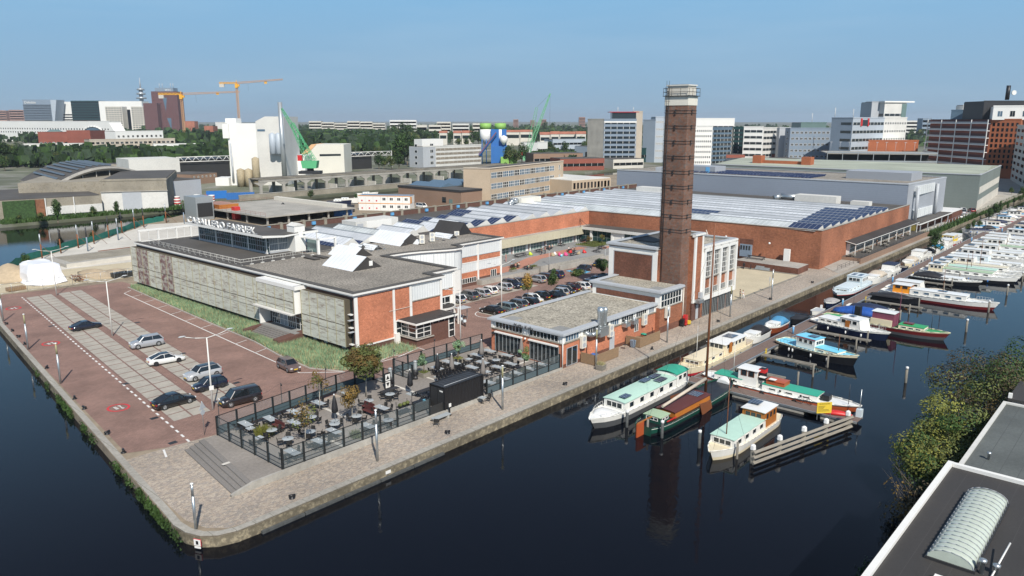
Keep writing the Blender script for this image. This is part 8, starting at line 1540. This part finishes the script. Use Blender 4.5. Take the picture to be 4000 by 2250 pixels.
for i in range(10): a = i*2.6; z = -.0; m = MB(); m.tube((a,-.06*a,0),(a,-.06*a,2),.04,n=4); m.tube((a,-.06*a,1.95),(a+2.5,-.06*(a+2.5),1.95),.03,n=4); m.tube((a,-.06*a,.2),(a+2.5,-.06*(a+2.5),.2),.03,n=4); [m.tube((a+.3*k,-.06*a,.2),(a+.3*k,-.06*a,1.95),.012,n=3) for k in range(1,8)]; m.build('mesh_panel','galv',r)
NP = [(60.3,200.6),(66.2,206.1),(72.1,211.5),(71.8,204.5),(77.5,215.8),(84.3,223.6),(84.4,217.6),(90.6,230.3),(96.8,236.6),(100.2,238.1),(109.8,244),(112.4,237.2)]
for i,(u,v) in enumerate(NP):
 r = thing('steel_column','%s upright steel column on the building site counting from the left'%ordn(i),'column',u,v,0,0,'upright steel columns on the building site'); m = MB(); m.tube((0,0,0),(0,0,3.6),.16,n=6); m.build('lower_shaft','rust' if i not in (3,6,11) else 'blue_clad',r); m = MB(); m.tube((0,0,3.6),(0,0,6),.16,n=6); m.build('upper_shaft','steel_dark' if i%2 else 'metal_grey',r)
 if i%2 == 0: m = MB(); m.tube((0,0,3.4),(2.4,-2.2,0),.05,n=3); m.build('prop','rust',r)
m = MB(); NL = [(44.5,178),(50,190),(57,201),(69,212),(84,225),(104,246),(113,250)]; R = []
for a,b in zip(NL[:-1],NL[1:]):
 for k in range(6): t = k/6; R.append([(a[0]+(b[0]-a[0])*t+random.uniform(-.2,.2),a[1]+(b[1]-a[1])*t,z) for z in (-.3,1.7+random.uniform(-.3,.2))])
m.loft(R,0,False,True,False); o = m.build('safety_netting','netting',None,(0,0,0),A0); tag(o,'dark green safety netting strung along the water edge of the building site','netting')
# --- centre and right skyline
def flats(l,xl,xr,yt,D,wall='cream_wall',fl=5,n=0,**k): return bgx('apartment_block',l,'building',xl,xr,yt,D,D,18,wall,floors=fl,gm='lightgrey',fm=None,**k)
for i in range(6): flats('%s stepped pale apartment block of the long row left of centre'%ordn(i),1206+i*50,1254+i*50,474+(i%3)*4-(2 if i == 4 else 0),1500,fl=5)
flats('white office with two dark roof boxes on the skyline',1522,1626,470,1450,'white',5); flats('low cream block right of the one with dark roof boxes',1627,1667,489,1400,'cream_wall',2); flats('pinkish cream office, lower left part',1674,1722,489,1350,'cream_wall',3); flats('pinkish cream office, taller right part',1706,1760,477,1360,'cream_wall',5); flats('pale grey office left of the silos',1767,1832,484,1350,'old_white',4); flats('cream office just left of the silos',1846,1888,483,1340,'cream_wall',4)
for l,a,b,y in (('distant round pale tower, left of the pair by the green crane',2005,2025,467),('distant round pale tower, right of the pair by the green crane',2112,2134,467),('distant pinkish tower standing alone',2262,2286,458),('distant low tower behind the green crane boom',2072,2088,470)): flats(l,a,b,y,2600,'pink_wall',8)
for l,a,b,y,D in (('far stepped white block behind the white plant',840,882,478,1500),('far pink roofed hall at the foot of the tower crane',720,758,474,1700),('far red roofed hall left of the white plant',795,830,493,1300)): bgx('far_block',l,'building',a,b,y,D,D,20,'old_white' if 'white b' in l else 'roof_red',floors=0)
def house(l,xl,xr,ye,yr,D,wall='cream_wall',grp='red roofed houses'):
 P0,P1 = AT(xl,D),AT(xr,D); L_ = P1[0]-P0[0]; he, hr = hz(ye,P0), hz(yr,P0); r = thingw('terraced_house',l,'house',P0[0],P0[1],0,0,grp); bx(r,'wall',wall,(0,L_,0,9,0,he)); m = MB(); m.add([(-.3,-.4,he),(L_+.3,-.4,he),(L_+.3,4.5,hr),(-.3,4.5,hr),(-.3,9.4,he),(L_+.3,9.4,he)],[(0,1,2,3),(3,2,5,4),(0,3,4),(1,5,2)]); m.build('roof','roof_red',r); bx(r,'window_row','glass',(.8,L_-.8,-.1,0,he*.55,he*.8))
hx = [(1975,2030,516,508,1010),(2032,2080,515,507,1020),(2110,2150,526,516,920),(2152,2185,524,513,930),(2187,2250,524,514,940),(2252,2290,523,513,930),(1770,1800,520,511,1000),(1803,1845,519,510,1010),(1715,1745,519,511,1000)]
for i,(a,b,c,d,D) in enumerate(hx): house('%s red roofed row of houses counting from the green crane'%ordn(i),a,b,c,d,D)
# mid-ground low buildings, centre right
LB = [(2085,2280,612,600,560,'brown_brick',1,'long low brown building with flat roof behind the tan office'),(2300,2385,588,572,640,'pale_blue_clad',0,'pale blue glazed hall with white columns'),(2160,2290,570,545,750,'pale_blue_clad',2,'pale glass fronted hall with white roof left of the grey tower'),(2100,2140,570,556,700,'white',1,'small white building with round windows'),(2190,2365,640,620,500,'far_red',1,'low red brick wing with white windows'),(2330,2480,607,597,590,'bitumen',0,'low dark roofed hall below the grey tower'),(2400,2520,640,622,520,'cream_wall',1,'pale low row of workshops by the chimney left side'),(2500,2600,592,580,600,'glass_green',1,'glass pavilion with yellow blinds below the blue tower'),(2780,3080,620,604,560,'far_red',1,'long low red brick hall right of the chimney'),(2900,3140,640,622,500,'lightgrey',1,'long low grey hall behind the mossy green roof'),(2720,2780,625,605,560,'orange_brick',0,'small orange brick gable next to the chimney')]
for xl,xr,yb,yt,D,w,f,l in LB: bgx('low_building',l,'building',xl,xr,yt,D,D*1.02,18,w,floors=f,gm='glass',fm='white' if f else None,wh=1.8 if f else None,z0=1)
for a,b in ((2640,2650),(2665,2675)): pass
r = thing('chimney_stub','low brick wall with two stub chimneys beyond the grey hall roof','wall',335,148); 
for x in (0,-22): bx(r,'stub','orange_brick',(-2,2,x-2,x+2,0,16.5))
bx(r,'sloping_wall','orange_brick',(-.5,.5,-22,0,0,14.5))
# office cluster on the right
B_ = [(2296,2362,467,570,560,2,'concrete',0,'narrow grey-brown end of the grey banded tower'),(2360,2487,467,560,560,22,'blue_clad',9,'grey tower with white window bands and a red canopy on top'),(2475,2510,437,585,585,16,'beige_wall',0,'brown gridded service tower rising above the grey banded tower'),(2513,2561,470,605,600,2,'blue_clad',0,'dark blue-grey windowless side of the blue tower'),(2561,2596,458,600,600,20,'pale_blue_clad',6,'pale blue slab with small paired windows left of the chimney'),
(2712,2786,497,550,550,10,'white',7,'white office with small windows just right of the chimney'),(2787,2862,500,551,566,8,'glass_blue',8,'curved blue glazed office front with thin grid'),(2720,2870,464,640,640,20,'white',3,'white upper office storeys behind, right of the chimney'),(2868,2912,498,585,585,6,'glass_green',8,'dark glass slot building between two white offices'),(2908,2985,497,566,560,8,'white',6,'white office with horizontal window rows, left part'),(2985,3048,500,560,575,8,'old_white',6,'white office with horizontal window rows, right part'),(3048,3092,500,560,560,6,'lightgrey',0,'grey stair tower with tall slots between offices'),
(3090,3250,502,545,545,10,'blue_clad',6,'blue-grey office with rows of white framed windows'),(3130,3230,480,600,600,20,'glass_teal',2,'glass penthouse above the blue-grey office'),(3249,3332,462,520,508,8,'blue_clad',0,'tall windowless blue block at the corner of the large office'),(3332,3455,462,508,530,14,'pale_blue_clad',6,'pale office front with red framed top window'),(3455,3543,461,530,545,14,'old_white',6,'pale right wing of the large office with small windows'),(3400,3475,400,580,580,18,'lightgrey',0,'grey roof tower with dark glass side'),(3450,3535,400,575,580,18,'old_white',3,'white roof tower with overhanging flat top')]
for xl,xr,yt,Dl,Dr,dep,w,f,l in B_:
 pn = any(q in l for q in ('paired','white framed','small windows')); r,L_ = bgx('office_block',l,'building',xl,xr,yt,Dl,Dr,dep,w,floors=f,gm='glass',fm='white',style='punch' if pn and f else 'band',n=9 if L_ and pn else 0,ww=.6,wh=1.5 if pn else 1.7,side=-1 if f else 0)
 if 'red canopy' in l: h_ = hz(467,AT(2430,560)); bx(r,'red_canopy','hull_red',(4,L_+2,2,14,h_+5,h_+5.5)); bx(r,'penthouse','glass',(6,L_,3,13,h_,h_+5)); bx(r,'white_parapet','white',(0,L_,-.4,0,h_-2.2,h_-1.2))
 if 'red framed' in l: h_ = hz(462,AT(3390,510)); bx(r,'red_frame','red',(9,10.5,-.6,-.1,h_-5,h_)); bx(r,'red_frame','red',(17,18.5,-.6,-.1,h_-5,h_)); bx(r,'top_window','glass',(10.5,17,-.5,-.1,h_-4.5,h_-1))
 if 'overhanging' in l: h_ = hz(400,AT(3490,575)); bx(r,'flat_top','white',(-1,L_+6,-1,19,h_,h_+1)); bx(r,'glass_corner','glass_teal',(L_-4,L_+.2,-.2,10,h_-11,h_-1))
for l,x,y,y2,D in (('thin mast on the grey banded tower roof',2417,418,440,565),('second thin mast on the grey banded tower roof',2478,418,437,590),('white antenna on the large right office roof',3275,420,462,520),('thin antenna right of centre on the office roofs',3184,442,480,600),('antenna pair on the pale office roof',3347,425,462,520)):
 P = AT(x,D); gz = hz(y2,P); r = thingw('roof_antenna',l,'antenna',P[0],P[1]+6,gz); m = MB(); m.tube((0,0,-1),(0,0,hz(y,P)-gz),.18,n=4); m.build('mast','old_white',r)
# parking deck
P0,P1 = gp(3224,700),gp(3650,708); L_ = hypot(P1[0]-P0[0],P1[1]-P0[1]); r = thingw('parking_deck','open grey steel parking deck with lamp posts on top','car park',P0[0],P0[1],0,atan2(P1[1]-P0[1],P1[0]-P0[0])); h_ = hz(598,P0)
for z in (h_*.36,h_*.68,h_): bx(r,'deck','concrete',(0,L_,0,34,z-.4,z)); bx(r,'edge_rail','metal_grey',(0,L_,-.2,-.05,z+.1,z+.9)); bx(r,'side_rail','metal_grey',(L_,L_+.15,0,34,z+.1,z+.9))
for i in range(8): bx(r,'column','metal_grey',(i*L_/7-.15,i*L_/7+.15,-.1,.2,0,h_+1)); 
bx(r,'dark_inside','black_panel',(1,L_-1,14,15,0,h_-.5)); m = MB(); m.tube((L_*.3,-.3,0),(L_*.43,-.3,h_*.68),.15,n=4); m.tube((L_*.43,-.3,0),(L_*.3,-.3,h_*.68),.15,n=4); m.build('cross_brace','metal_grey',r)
for i in range(11): x = L_*.06+i*L_*.088; m = MB(); m.tube((x,16,h_),(x,16,h_+5.5),.07,n=4); m.tube((x-.7,16,h_+5.6),(x+.7,16,h_+5.6),.12,n=4); m.build('lamp','lightgrey',r)
bgx('red_brick_building','low dark red building with white roof edge above the parking deck','building',3344,3598,550,520,520,20,'orange_brick',floors=1,n=12,style='punch',gm='glass',fm='far_red',wh=1.6,ww=.4,z0=3,top=3,roof='white')
# right edge blocks
r,L_ = bgx('gallery_flats','dark red gallery block behind a white grid of walkways','building',3636,3872,470,500,440,22,'far_red',floors=0); h_ = hz(470,AT(3750,470))
for i in range(8): z = 2+i*(h_-2)/7.5; bx(r,'gallery','white',(0,L_,-1.6,0,z,z+.35)); bx(r,'balustrade','lightgrey',(0,L_,-1.65,-1.55,z+.35,z+1.2)); bx(r,'dark_recess','bench_red',(1,L_-1,-.15,0,z+.4,z+2.6))
for i in range(5): x = L_*i/4; bx(r,'white_column','white',(x-.25,x+.25,-1.9,-1.6,0,h_+.4))
r,L_ = bgx('orange_tower','orange-brick tower with punched dark windows at the right edge','building',3872,3990,468,440,430,26,'orange_brick',floors=9,n=6,style='punch',gm='glass',fm='orange_brick',wh=1.9,ww=.5,z0=5,top=1)
bgx('white_penthouse','white penthouse with large windows on the orange tower','building',3875,4030,416,438,430,20,'white',floors=1,n=3,style='punch',gm='glass_blue',fm='white',wh=3,z0=hz(468,AT(3930,435))+.5,zb=hz(468,AT(3930,435)),top=.5,ww=.4); r,L_ = bgx('dark_rooftop','dark curved rooftop block carrying a round black and white emblem','building',3836,4030,397,450,450,20,'steel_dark'); h_ = hz(397,AT(3930,450)); m = MB(); m.tube((14,2,h_+1),(14,2,h_+9),1.1,n=6); m.build('sign_mast','black_paint',r); m = MB(); m.tube((17,1,h_+5),(17,1.6,h_+5),1.3,n=18,sm=False); m.build('round_emblem','white',r)
bgx('rooftop_pavilion','grey glazed roof pavilion with thin flat roof on the gallery block','building',3712,3832,432,480,470,16,'glass_blue',roof='white'); bgx('roof_box','small pale box on the glazed roof pavilion','building',3757,3805,412,485,485,8,'old_white'); bgx('pale_block','pale apartment block cut by the right picture edge','building',3978,4090,494,425,335,20,'cream_wall',floors=8,n=6,style='punch',gm='glass',fm='white')
for l,a,b,y,D in (('distant blue-grey block between the offices and the gallery block',3605,3640,463,1500),('distant pale block right of the large office',3543,3590,472,1600)): bgx('far_block',l,'building',a,b,y,D,D,20,'blue_clad' if 'blue' in l else 'old_white',floors=4,fm=None)
container('blue container at the end of the green hall',402,80,'blue',.3,8); container('orange container beside the blue one at the end of the green hall',398,92,'orange',.3,6)
r = thing('yard_wall','long low concrete wall along the canal beyond the green hall','wall',300,53.8); bx(r,'wall','concrete_dirty',(0,190,0,.3,-.2,1.6))
r = thing('mesh_fence','tall grey mesh fence between the hall terrace and the yard','fence',240.5,54.6)
for i in range(14): m = MB(); a = i*4; m.tube((a,0,0),(a,0,2.2),.05,n=4); m.tube((a,0,2.2),(a+4,0,2.2),.03,n=4); m.tube((a,0,1.1),(a+4,0,1.1),.02,n=3); m.build('mesh_panel','galv',r)
# ================================================================ BUILDINGS ON THE NEAR RIGHT BANK
r = thing('black_roofed_building','building with a flat black roof, white edge and curved roof light','building',12,-22); bx(r,'wall','brown_brick',(0,47,0,32.2,0,7.7)); bx(r,'roof','bitumen_black',(0,47,0,32.3,7.7,7.8)); bx(r,'roof_edge','white',(0,47.35,32.1,32.45,7.5,8.05)); bx(r,'roof_edge','white',(46.95,47.3,0,32.09,7.5,8.05))
m = MB(); R = []
for i in range(31): x = 32.9+10*i/30; k = 0; R.append([(x,29.2+1.15*cos(a)*1.0,7.95+(.62+k)*sin(a)) for a in [pi*j/10 for j in range(11)]])
q = m.loft(R,0,True,True); q.build('barrel_roof_light','milky',r); bx(r,'upstand','steel_dark',(32.8,43.0,27.95,30.45,7.8,7.96)); m = MB()
for i in range(19):
 x = 32.9+10*i/18; P = [(x,29.2+1.18*cos(a),7.96+.65*sin(a)) for a in [pi*j/8 for j in range(9)]]
 for a,b in zip(P[:-1],P[1:]): m.tube(a,b,.022,n=3)
m.build('glazing_bars','lightgrey',r)
for x,y,h in ((33.2,27.7,.7),(33.6,27.1,.45)): m = MB(); m.lathe((x,y,7.8),[(.12,0),(.12,h),(.2,h),(.2,h+.15),(.02,h+.2)],9); m.build('roof_vent','galv',r)
m = MB(); m.tube((33.0,27.2,7.9),(36.0,26.9,8.7),.05,n=5); m.build('thin_pipe','white',r); bx(r,'white_hatch','white',(29,31,28,29.5,7.8,8.1))
r = thing('grey_roofed_building','lower building with worn grey-green roof behind the black roofed one','building',59.6,-22); bx(r,'wall','brown_brick',(0,23,0,32.3,0,5.7)); bx(r,'roof','bitumen_grey',(0,23,0,32.4,5.7,5.78)); bx(r,'roof_edge','old_white',(0,23,32.35,32.65,5.5,5.95)); bx(r,'roof_edge','old_white',(22.7,23,0,32.34,5.5,5.95)); m = MB(); m.lathe((7.6,31.1,5.8),[(.1,0),(.1,.45),(.17,.45),(.17,.6),(.02,.65)],8); m.build('roof_vent','galv',r)
r = thing('white_hut','small white hut with dark roof edge at the right picture edge','hut',83.4,0,0); bx(r,'wall','white',(0,6,0,10.1,0,5.9)); bx(r,'roof','bitumen_black',(-.3,6.3,-.3,10.4,5.9,6.15)); bx(r,'corner_board','white',(-.2,.1,10.1,10.4,5.9,6.6)); bx(r,'red_sign','red',(-.05,0,7.2,7.8,4.6,5.2)); bx(r,'grey_door','lightgrey',(-.05,0,6.2,8.4,3,4.9))
# ================================================================ TREES
def crown(m, c, r, n, s, shape='round', clumps=9, mi=(0,)):
 cl = []
 for i in range(clumps):
  while 1:
   p = Vector((random.uniform(-1,1),random.uniform(-1,1),random.uniform(-1,1)))
   if p.length < 1: break
  if shape == 'cone': k = 1-.75*(p.z*.5+.5); p.x *= k; p.y *= k
  if shape == 'column': p.x *= .6; p.y *= .6
  cl.append((p*.74, random.uniform(.26,.5), random.choice(mi)))
 for i in range(n):
  q, rr, mt = random.choice(cl); d = Vector((random.gauss(0,1),random.gauss(0,1),random.gauss(0,1))).normalized()*rr*random.uniform(.55,1.0)**.5; p = q+d
  P = Vector((c[0]+p.x*r[0], c[1]+p.y*r[1], c[2]+p.z*r[2])); nrm = (d.normalized()+Vector((random.uniform(-.6,.6),random.uniform(-.6,.6),random.uniform(-.2,.9)))).normalized()
  a = nrm.orthogonal().normalized(); a = a*cos(i)+nrm.cross(a)*sin(i); b = nrm.cross(a); k = s*random.uniform(.6,1.3)
  m.add([P-a*k,P-b*k*.55,P+a*k,P+b*k*.55],[(0,1,2,3)],mt)
 return cl
def tree_meshes(h, cr, n, s, shape='round', mats=('leaf_mid',), bark='bark', trunk=.03, clumps=9, base=.25):
 m = MB(); cz = h*(base+(1-base)*.5); r = (cr, cr, h*(1-base)*.52); cl = crown(m,(0,0,cz),r,n,s,shape,clumps,tuple(range(len(mats)))); me = m.mesh('crown', list(mats))
 t = MB(); t.tube((0,0,0),(.02*h,0,h*base*1.2),h*trunk,h*trunk*.7,7); t.tube((.02*h,0,h*base*1.2),(0,0,h*.85),h*trunk*.7,h*trunk*.15,6)
 for q,_,_ in cl[:7]: t.tube((0.01*h,0,h*(base+.1)),(q.x*r[0],q.y*r[1],cz+q.z*r[2]),h*trunk*.35,h*trunk*.06,5)
 return me, t.mesh('trunk', bark)
def plant(name,label,cat,X,Y,me,z=0,rot=0,sc=1,grp=None,trunkz=None):
 r = thingw(name,label,cat,X,Y,z,rot,grp); r.scale = (sc,sc,sc); put('crown',me[0],r); put('trunk',me[1],r); return r
def tree(label,u,v,z,h,cr,n,s,mats,shape='round',name='tree',**k):
 X,Y = W2(u,v); return plant(name,label,'tree',X,Y,tree_meshes(h,cr,n,s,shape,mats,**k),z)
tree('bushy olive-rust tree rising above the rear fence of the terrace',52.4,69.0,.45,6.3,2.8,7000,.16,('leaf_olive','leaf_rust','leaf_olive'),clumps=26,base=.36,trunk=.015,bark='bark_pale')
tree('sparse slender tree in the near corner of the terrace',39.6,62.2,.6,5.0,1.5,420,.12,('leaf_olive','leaf_rust'),clumps=9,base=.35,trunk=.011,bark='bark_pale'); tree('sparse slender tree by the rear fence behind the round table',46.0,69,.5,4.8,1.4,380,.12,('leaf_rust','leaf_olive'),clumps=8,base=.4,trunk=.011,bark='bark_pale'); tree('sparse rusty tree in the middle of the near terrace',46.4,63.7,.5,4.4,1.4,900,.12,('leaf_orange','leaf_rust'),clumps=9,base=.35,trunk=.011,bark='bark_pale')
for l,u,v,h in (('small olive tree in the wooden planter right of the second stove',62,69.6,2.9),('small olive tree with grass at its foot by the back fence',69.0,70.6,3.2),('small olive tree near the quay fence in front of the folding doors',71.4,61,3.3)):
 tree(l,u,v,.45,h,1.0,900,.1,('leaf_grass','leaf_marram'),clumps=9,base=.42,trunk=.03,name='olive_tree'); 
 r = thing('planter_box','timber planter under the '+l.replace('small ','').replace('with grass at its foot ',''),'planter',u,v,dz(u)-.02); bx(r,'tub','wood_grey',(-.6,.6,-.6,.6,0,.6)); m = MB(); tufts(m,220,lambda:(random.uniform(-.55,.55),random.uniform(-.55,.55),.58),.22,.05,.5); m.build('ground_plants','leaf_yellow' if v > 70 else 'leaf_olive',r)
m = MB(); tufts(m,900,lambda:(random.gauss(0,.3),random.gauss(0,.3),0),1.0,.04,.5); gridmesh('shrub',m,'leaf_yellow','lime green spiky shrub beside the round table near the steps','shrub',38.1,67.4,.6)
m = MB(); tufts(m,400,lambda:(random.gauss(0,.25),random.gauss(0,.25),0),.7,.04,.5); gridmesh('shrub',m,'leaf_olive','low yellow-green plant at the foot of a bench table by the quay fence','shrub',44.3,60.3,.5)
for l,u,v,h,mt in (('orange leaved young tree in the court parking row',102,86.4,6.0,('leaf_orange','leaf_olive')),('green narrow young tree in the court parking row',109.5,86.4,5.3,('leaf_mid','leaf_olive')),('small young tree with spread olive crown, third in the court row',119.6,88.3,3.8,('leaf_olive','leaf_mid')),('dark shaded small tree by the boiler house in the court',129.5,89.5,4.6,('leaf_dark','leaf_mid'))): tree(l,u,v,0,h,1.5,1300,.16,mt,'cone' if h > 5 else 'round',clumps=10,base=.33,trunk=.012)
for l,u,v,h in (('spindly shrub in the grass bed of the court',156,112,2.6),('reddish thin shrub in the grass bed near the glass front',160,110.5,2.6)): tree(l,u,v,1.3,h,1.0,300,.14,('leaf_rust','leaf_olive'),clumps=6,base=.2)
# bushes over the near right bank
for l,u,v,h,cr,mt,n in (('yellow-green bush leaning over the water below the grey roof',71,13.4,5.8,4.0,('leaf_olive','leaf_yellow','leaf_mid'),9000),('large olive bush next to the grey roof edge',79,13.6,7.0,4.2,('leaf_olive','leaf_mid','leaf_yellow'),8500),('tall dark willow-like bush with brownish twigs',92,14,8.8,5.6,('leaf_mid','leaf_brown','leaf_olive'),12000),('tall dark bush at the right picture edge',101,10.5,8.5,5.5,('leaf_mid','leaf_dark','leaf_olive'),9000),('reddish brown bush against the white hut',83.5,11.6,5.8,2.6,('leaf_brown','leaf_rust','leaf_brown'),2600),('bare brown twiggy bush at the corner of the black roof',62.5,13.0,4.6,2.6,('leaf_brown','leaf_rust'),700),('low dark shrub on the bank beside the black roof wall',52,11.8,3.2,2.2,('leaf_dark','leaf_brown'),700)):
 tree(l,u,v,-.3,h,cr,n,.135,mt,clumps=34,base=.08,trunk=.012,name='bush')
m = MB()
for i in range(170):
 u = random.uniform(64,98); v = 13+random.uniform(-1,1.6); a = random.uniform(0,6.3); L_ = random.uniform(1.5,3.4); p = Vector((u,v,random.uniform(0,2))); q = p+Vector((cos(a)*.6,abs(sin(a))*.9,.9)).normalized()*L_; m.tube(p,q,.02,.006,n=3)
tag(m.build('bare_twigs','bark',None,(0,0,0),A0),'tangle of bare brown twigs among the bushes of the near right bank','twigs',kind='stuff')
# tree stock for the middle distance and beyond
ST = [tree_meshes(12,4.6,1500,.42,'round',('leaf_dark','leaf_mid'),clumps=18,base=.1),tree_meshes(12,4.0,1500,.42,'round',('leaf_mid','leaf_dark','leaf_olive'),clumps=16,base=.12),tree_meshes(12,2.6,1200,.38,'cone',('leaf_dark','leaf_mid'),clumps=16,base=.06),tree_meshes(12,3.4,1300,.4,'column',('leaf_mid','leaf_dark'),clumps=16,base=.1),tree_meshes(12,5.2,1500,.42,'round',('leaf_olive','leaf_mid','leaf_dark'),clumps=20,base=.08)]
def far_tree(label, x, yb, yt, k=None, grp=None, D=None, name='tree'):
 P = gp(x,yb) if D is None else AT(x,D); h = max(2.5,hz(yt,P)); k = random.randrange(5) if k is None else k
 return plant(name,label,'tree',P[0],P[1],ST[k],0,random.uniform(0,6),h/12,grp)
for l,x,yb,yt,k in (('tall dark tree by the canal in front of the old warehouse',228,874,777,3),('rounder bush right of the tall dark canal tree',368,845,803,1),('slim tree on the canal bank in front of the white sheds',458,846,785,3),('low wide shrub at the canal bank near the rusty panel',76,868,835,4),('leafy shrub on the parapet water edge by the netting',362,940,903,1),('dark shrub at the netting by the left edge',100,1045,990,0),('small shrub on the bank right of the slim tree',535,840,820,4),('low shrub on the bank left of the tall dark canal tree',160,868,825,4),('shrub on the near side of the boat yard canal',1215,780,740,1),('tree beside the excavator in the boat yard',1392,790,755,3),('big tree right of the tan office block',2232,760,706,1)): far_tree(l,x,yb,yt,k)
i = 0
for x,yb,yt,k in [(5,655,540,0),(40,652,548,4),(75,650,560,0),(110,645,575,1),(150,648,590,4),(190,645,590,1),(235,648,586,4),(270,645,578,0),(310,648,570,0),(340,645,575,1),(362,648,562,2),(402,645,583,2),(438,640,580,2),(480,640,590,3),(515,640,583,1),(560,642,602,0),(608,638,573,2),(650,638,563,2),(690,636,588,2),(665,642,598,1),(720,636,600,3),(780,632,600,4),(855,600,538,3),(890,600,545,2),(880,612,560,4),(20,668,600,4),(500,650,612,4),(540,652,615,1)]:
 far_tree('%s tree of the dark row behind the arched hall counting from the left'%ordn(i),x,yb,yt,k,'trees behind the arched hall'); i += 1
i = 0
for x,yb,yt,k in [(1344,612,560,1),(1372,612,562,4),(1400,610,560,2),(1430,610,562,0),(1465,610,560,1),(1490,612,565,4),(1148,625,560,1),(1172,625,570,4),(1345,620,575,0),(1545,640,575,4),(1565,640,560,0),(1592,645,540,1),(1580,640,510,0),(1610,628,525,1),(1480,660,600,0),(1500,660,605,1),(1530,662,600,4),(1560,665,590,1),(1640,560,500,0),(1670,560,510,1),(1700,562,508,3),(1735,562,506,3),(1762,560,510,3),(1790,575,535,4),(1820,577,535,1),(1848,570,505,0),(1870,570,510,1),(1575,560,479,0),(1545,560,482,4),(1605,560,481,1),(1625,575,520,4),(1990,650,560,1),(2015,645,575,4),(2040,640,560,0),(2110,640,580,1),(2150,605,548,1),(2178,600,555,4),(2205,602,553,0),(2270,598,530,1),(2285,600,545,4),(2310,620,583,0),(2240,645,600,2),(2255,650,615,3),(2340,640,620,1),(2385,640,605,1),(2400,645,612,4),(2770,615,585,4),(2975,632,592,0),(3000,632,600,1),(3148,650,612,4),(3130,640,620,1),(3560,545,500,1),(3590,545,498,4),(3620,548,505,0),(2130,520,475,0),(2160,520,476,1)]:
 far_tree('%s tree among the low buildings of the middle distance, from the left'%ordn(i),x,yb,yt,k,'trees in the middle distance'); i += 1
for i,(x,yb,yt) in enumerate([(3862,860,812),(3880,850,790),(3905,835,780),(3800,900,858),(3825,890,870),(3652,990,905),(3780,905,880),(3935,820,790),(3960,800,770),(3985,790,760),(3990,770,730),(3950,760,730)]): far_tree('%s shrub on the quay beside the green hall, from the near end'%ordn(i) if i else 'shrub on the far quay',x,yb,yt,i%5,'shrubs on the far right quay')
# far woodland reading as one mass, in depth layers
m = MB()
for (D0,D1,xa,xb,hh,cnt) in ((520,680,-150,760,10,230),(600,900,560,900,9,90),(560,760,2080,2420,6,60),(900,1500,600,1560,13,520),(1100,1900,1500,2300,12,420),(1500,3200,-200,4200,14,1100),(750,1000,1130,1560,12,170),(1000,1500,-100,600,12,200),(900,1400,2250,3700,9,260)):
 for i in range(cnt):
  D = random.uniform(D0,D1); x = random.uniform(xa,xb); P = AT(x,D); h = hh*random.uniform(.6,1.25); s = h*.34
  for k in range(9 if D < 1500 else 6):
   c = Vector((P[0]+random.gauss(0,h*.35),P[1]+random.gauss(0,h*.35),h*random.uniform(.25,.9))); a = random.uniform(0,6.3); d = Vector((cos(a),sin(a),random.uniform(-.2,.5))); e = Vector((0,0,1)).cross(d).normalized(); f = d.cross(e).normalized()
   m.add([c-e*s-f*s*.5,c-f*s*.9,c+e*s-f*s*.4,c+e*s*.6+f*s*.7,c-e*s*.7+f*s*.8],[(0,1,2,3,4)],random.randrange(3))
tag(m.build('far_woodland',['leaf_far','leaf_dark','leaf_mid']),'dark far-off woodland spreading between the city buildings to the horizon','woodland',kind='stuff')
m = MB(); random.seed(5)
tufts(m,5000,lambda:(random.uniform(74,150),277.9+random.expovariate(.35),0),1.1,.35,.5); tufts(m,4200,lambda:(random.uniform(238,420),53.6+random.uniform(-.3,1.6),0),1.3,.3,.5); tag(m.build('bank_undergrowth','leaf_mid',None,(0,0,0),A0),'low green undergrowth along the canal banks','undergrowth',kind='stuff')
# ================================================================ air
hm = bpy.data.materials.new('haze'); hm.use_nodes = True; t = hm.node_tree; t.nodes.remove(t.nodes['Principled BSDF'])
pv = t.nodes.new('ShaderNodeVolumePrincipled'); pv.inputs['Color'].default_value = (.75,.84,.95,1); pv.inputs['Density'].default_value = .00007; pv.inputs['Anisotropy'].default_value = .1
t.links.new(pv.outputs[0], t.nodes['Material Output'].inputs['Volume'])
o = MB().box(-13000,13000,-9500,14500,-5.5,135).build('haze', hm); o['kind'] = 'stuff'; o['label'] = 'faint blue summer haze over the whole city'
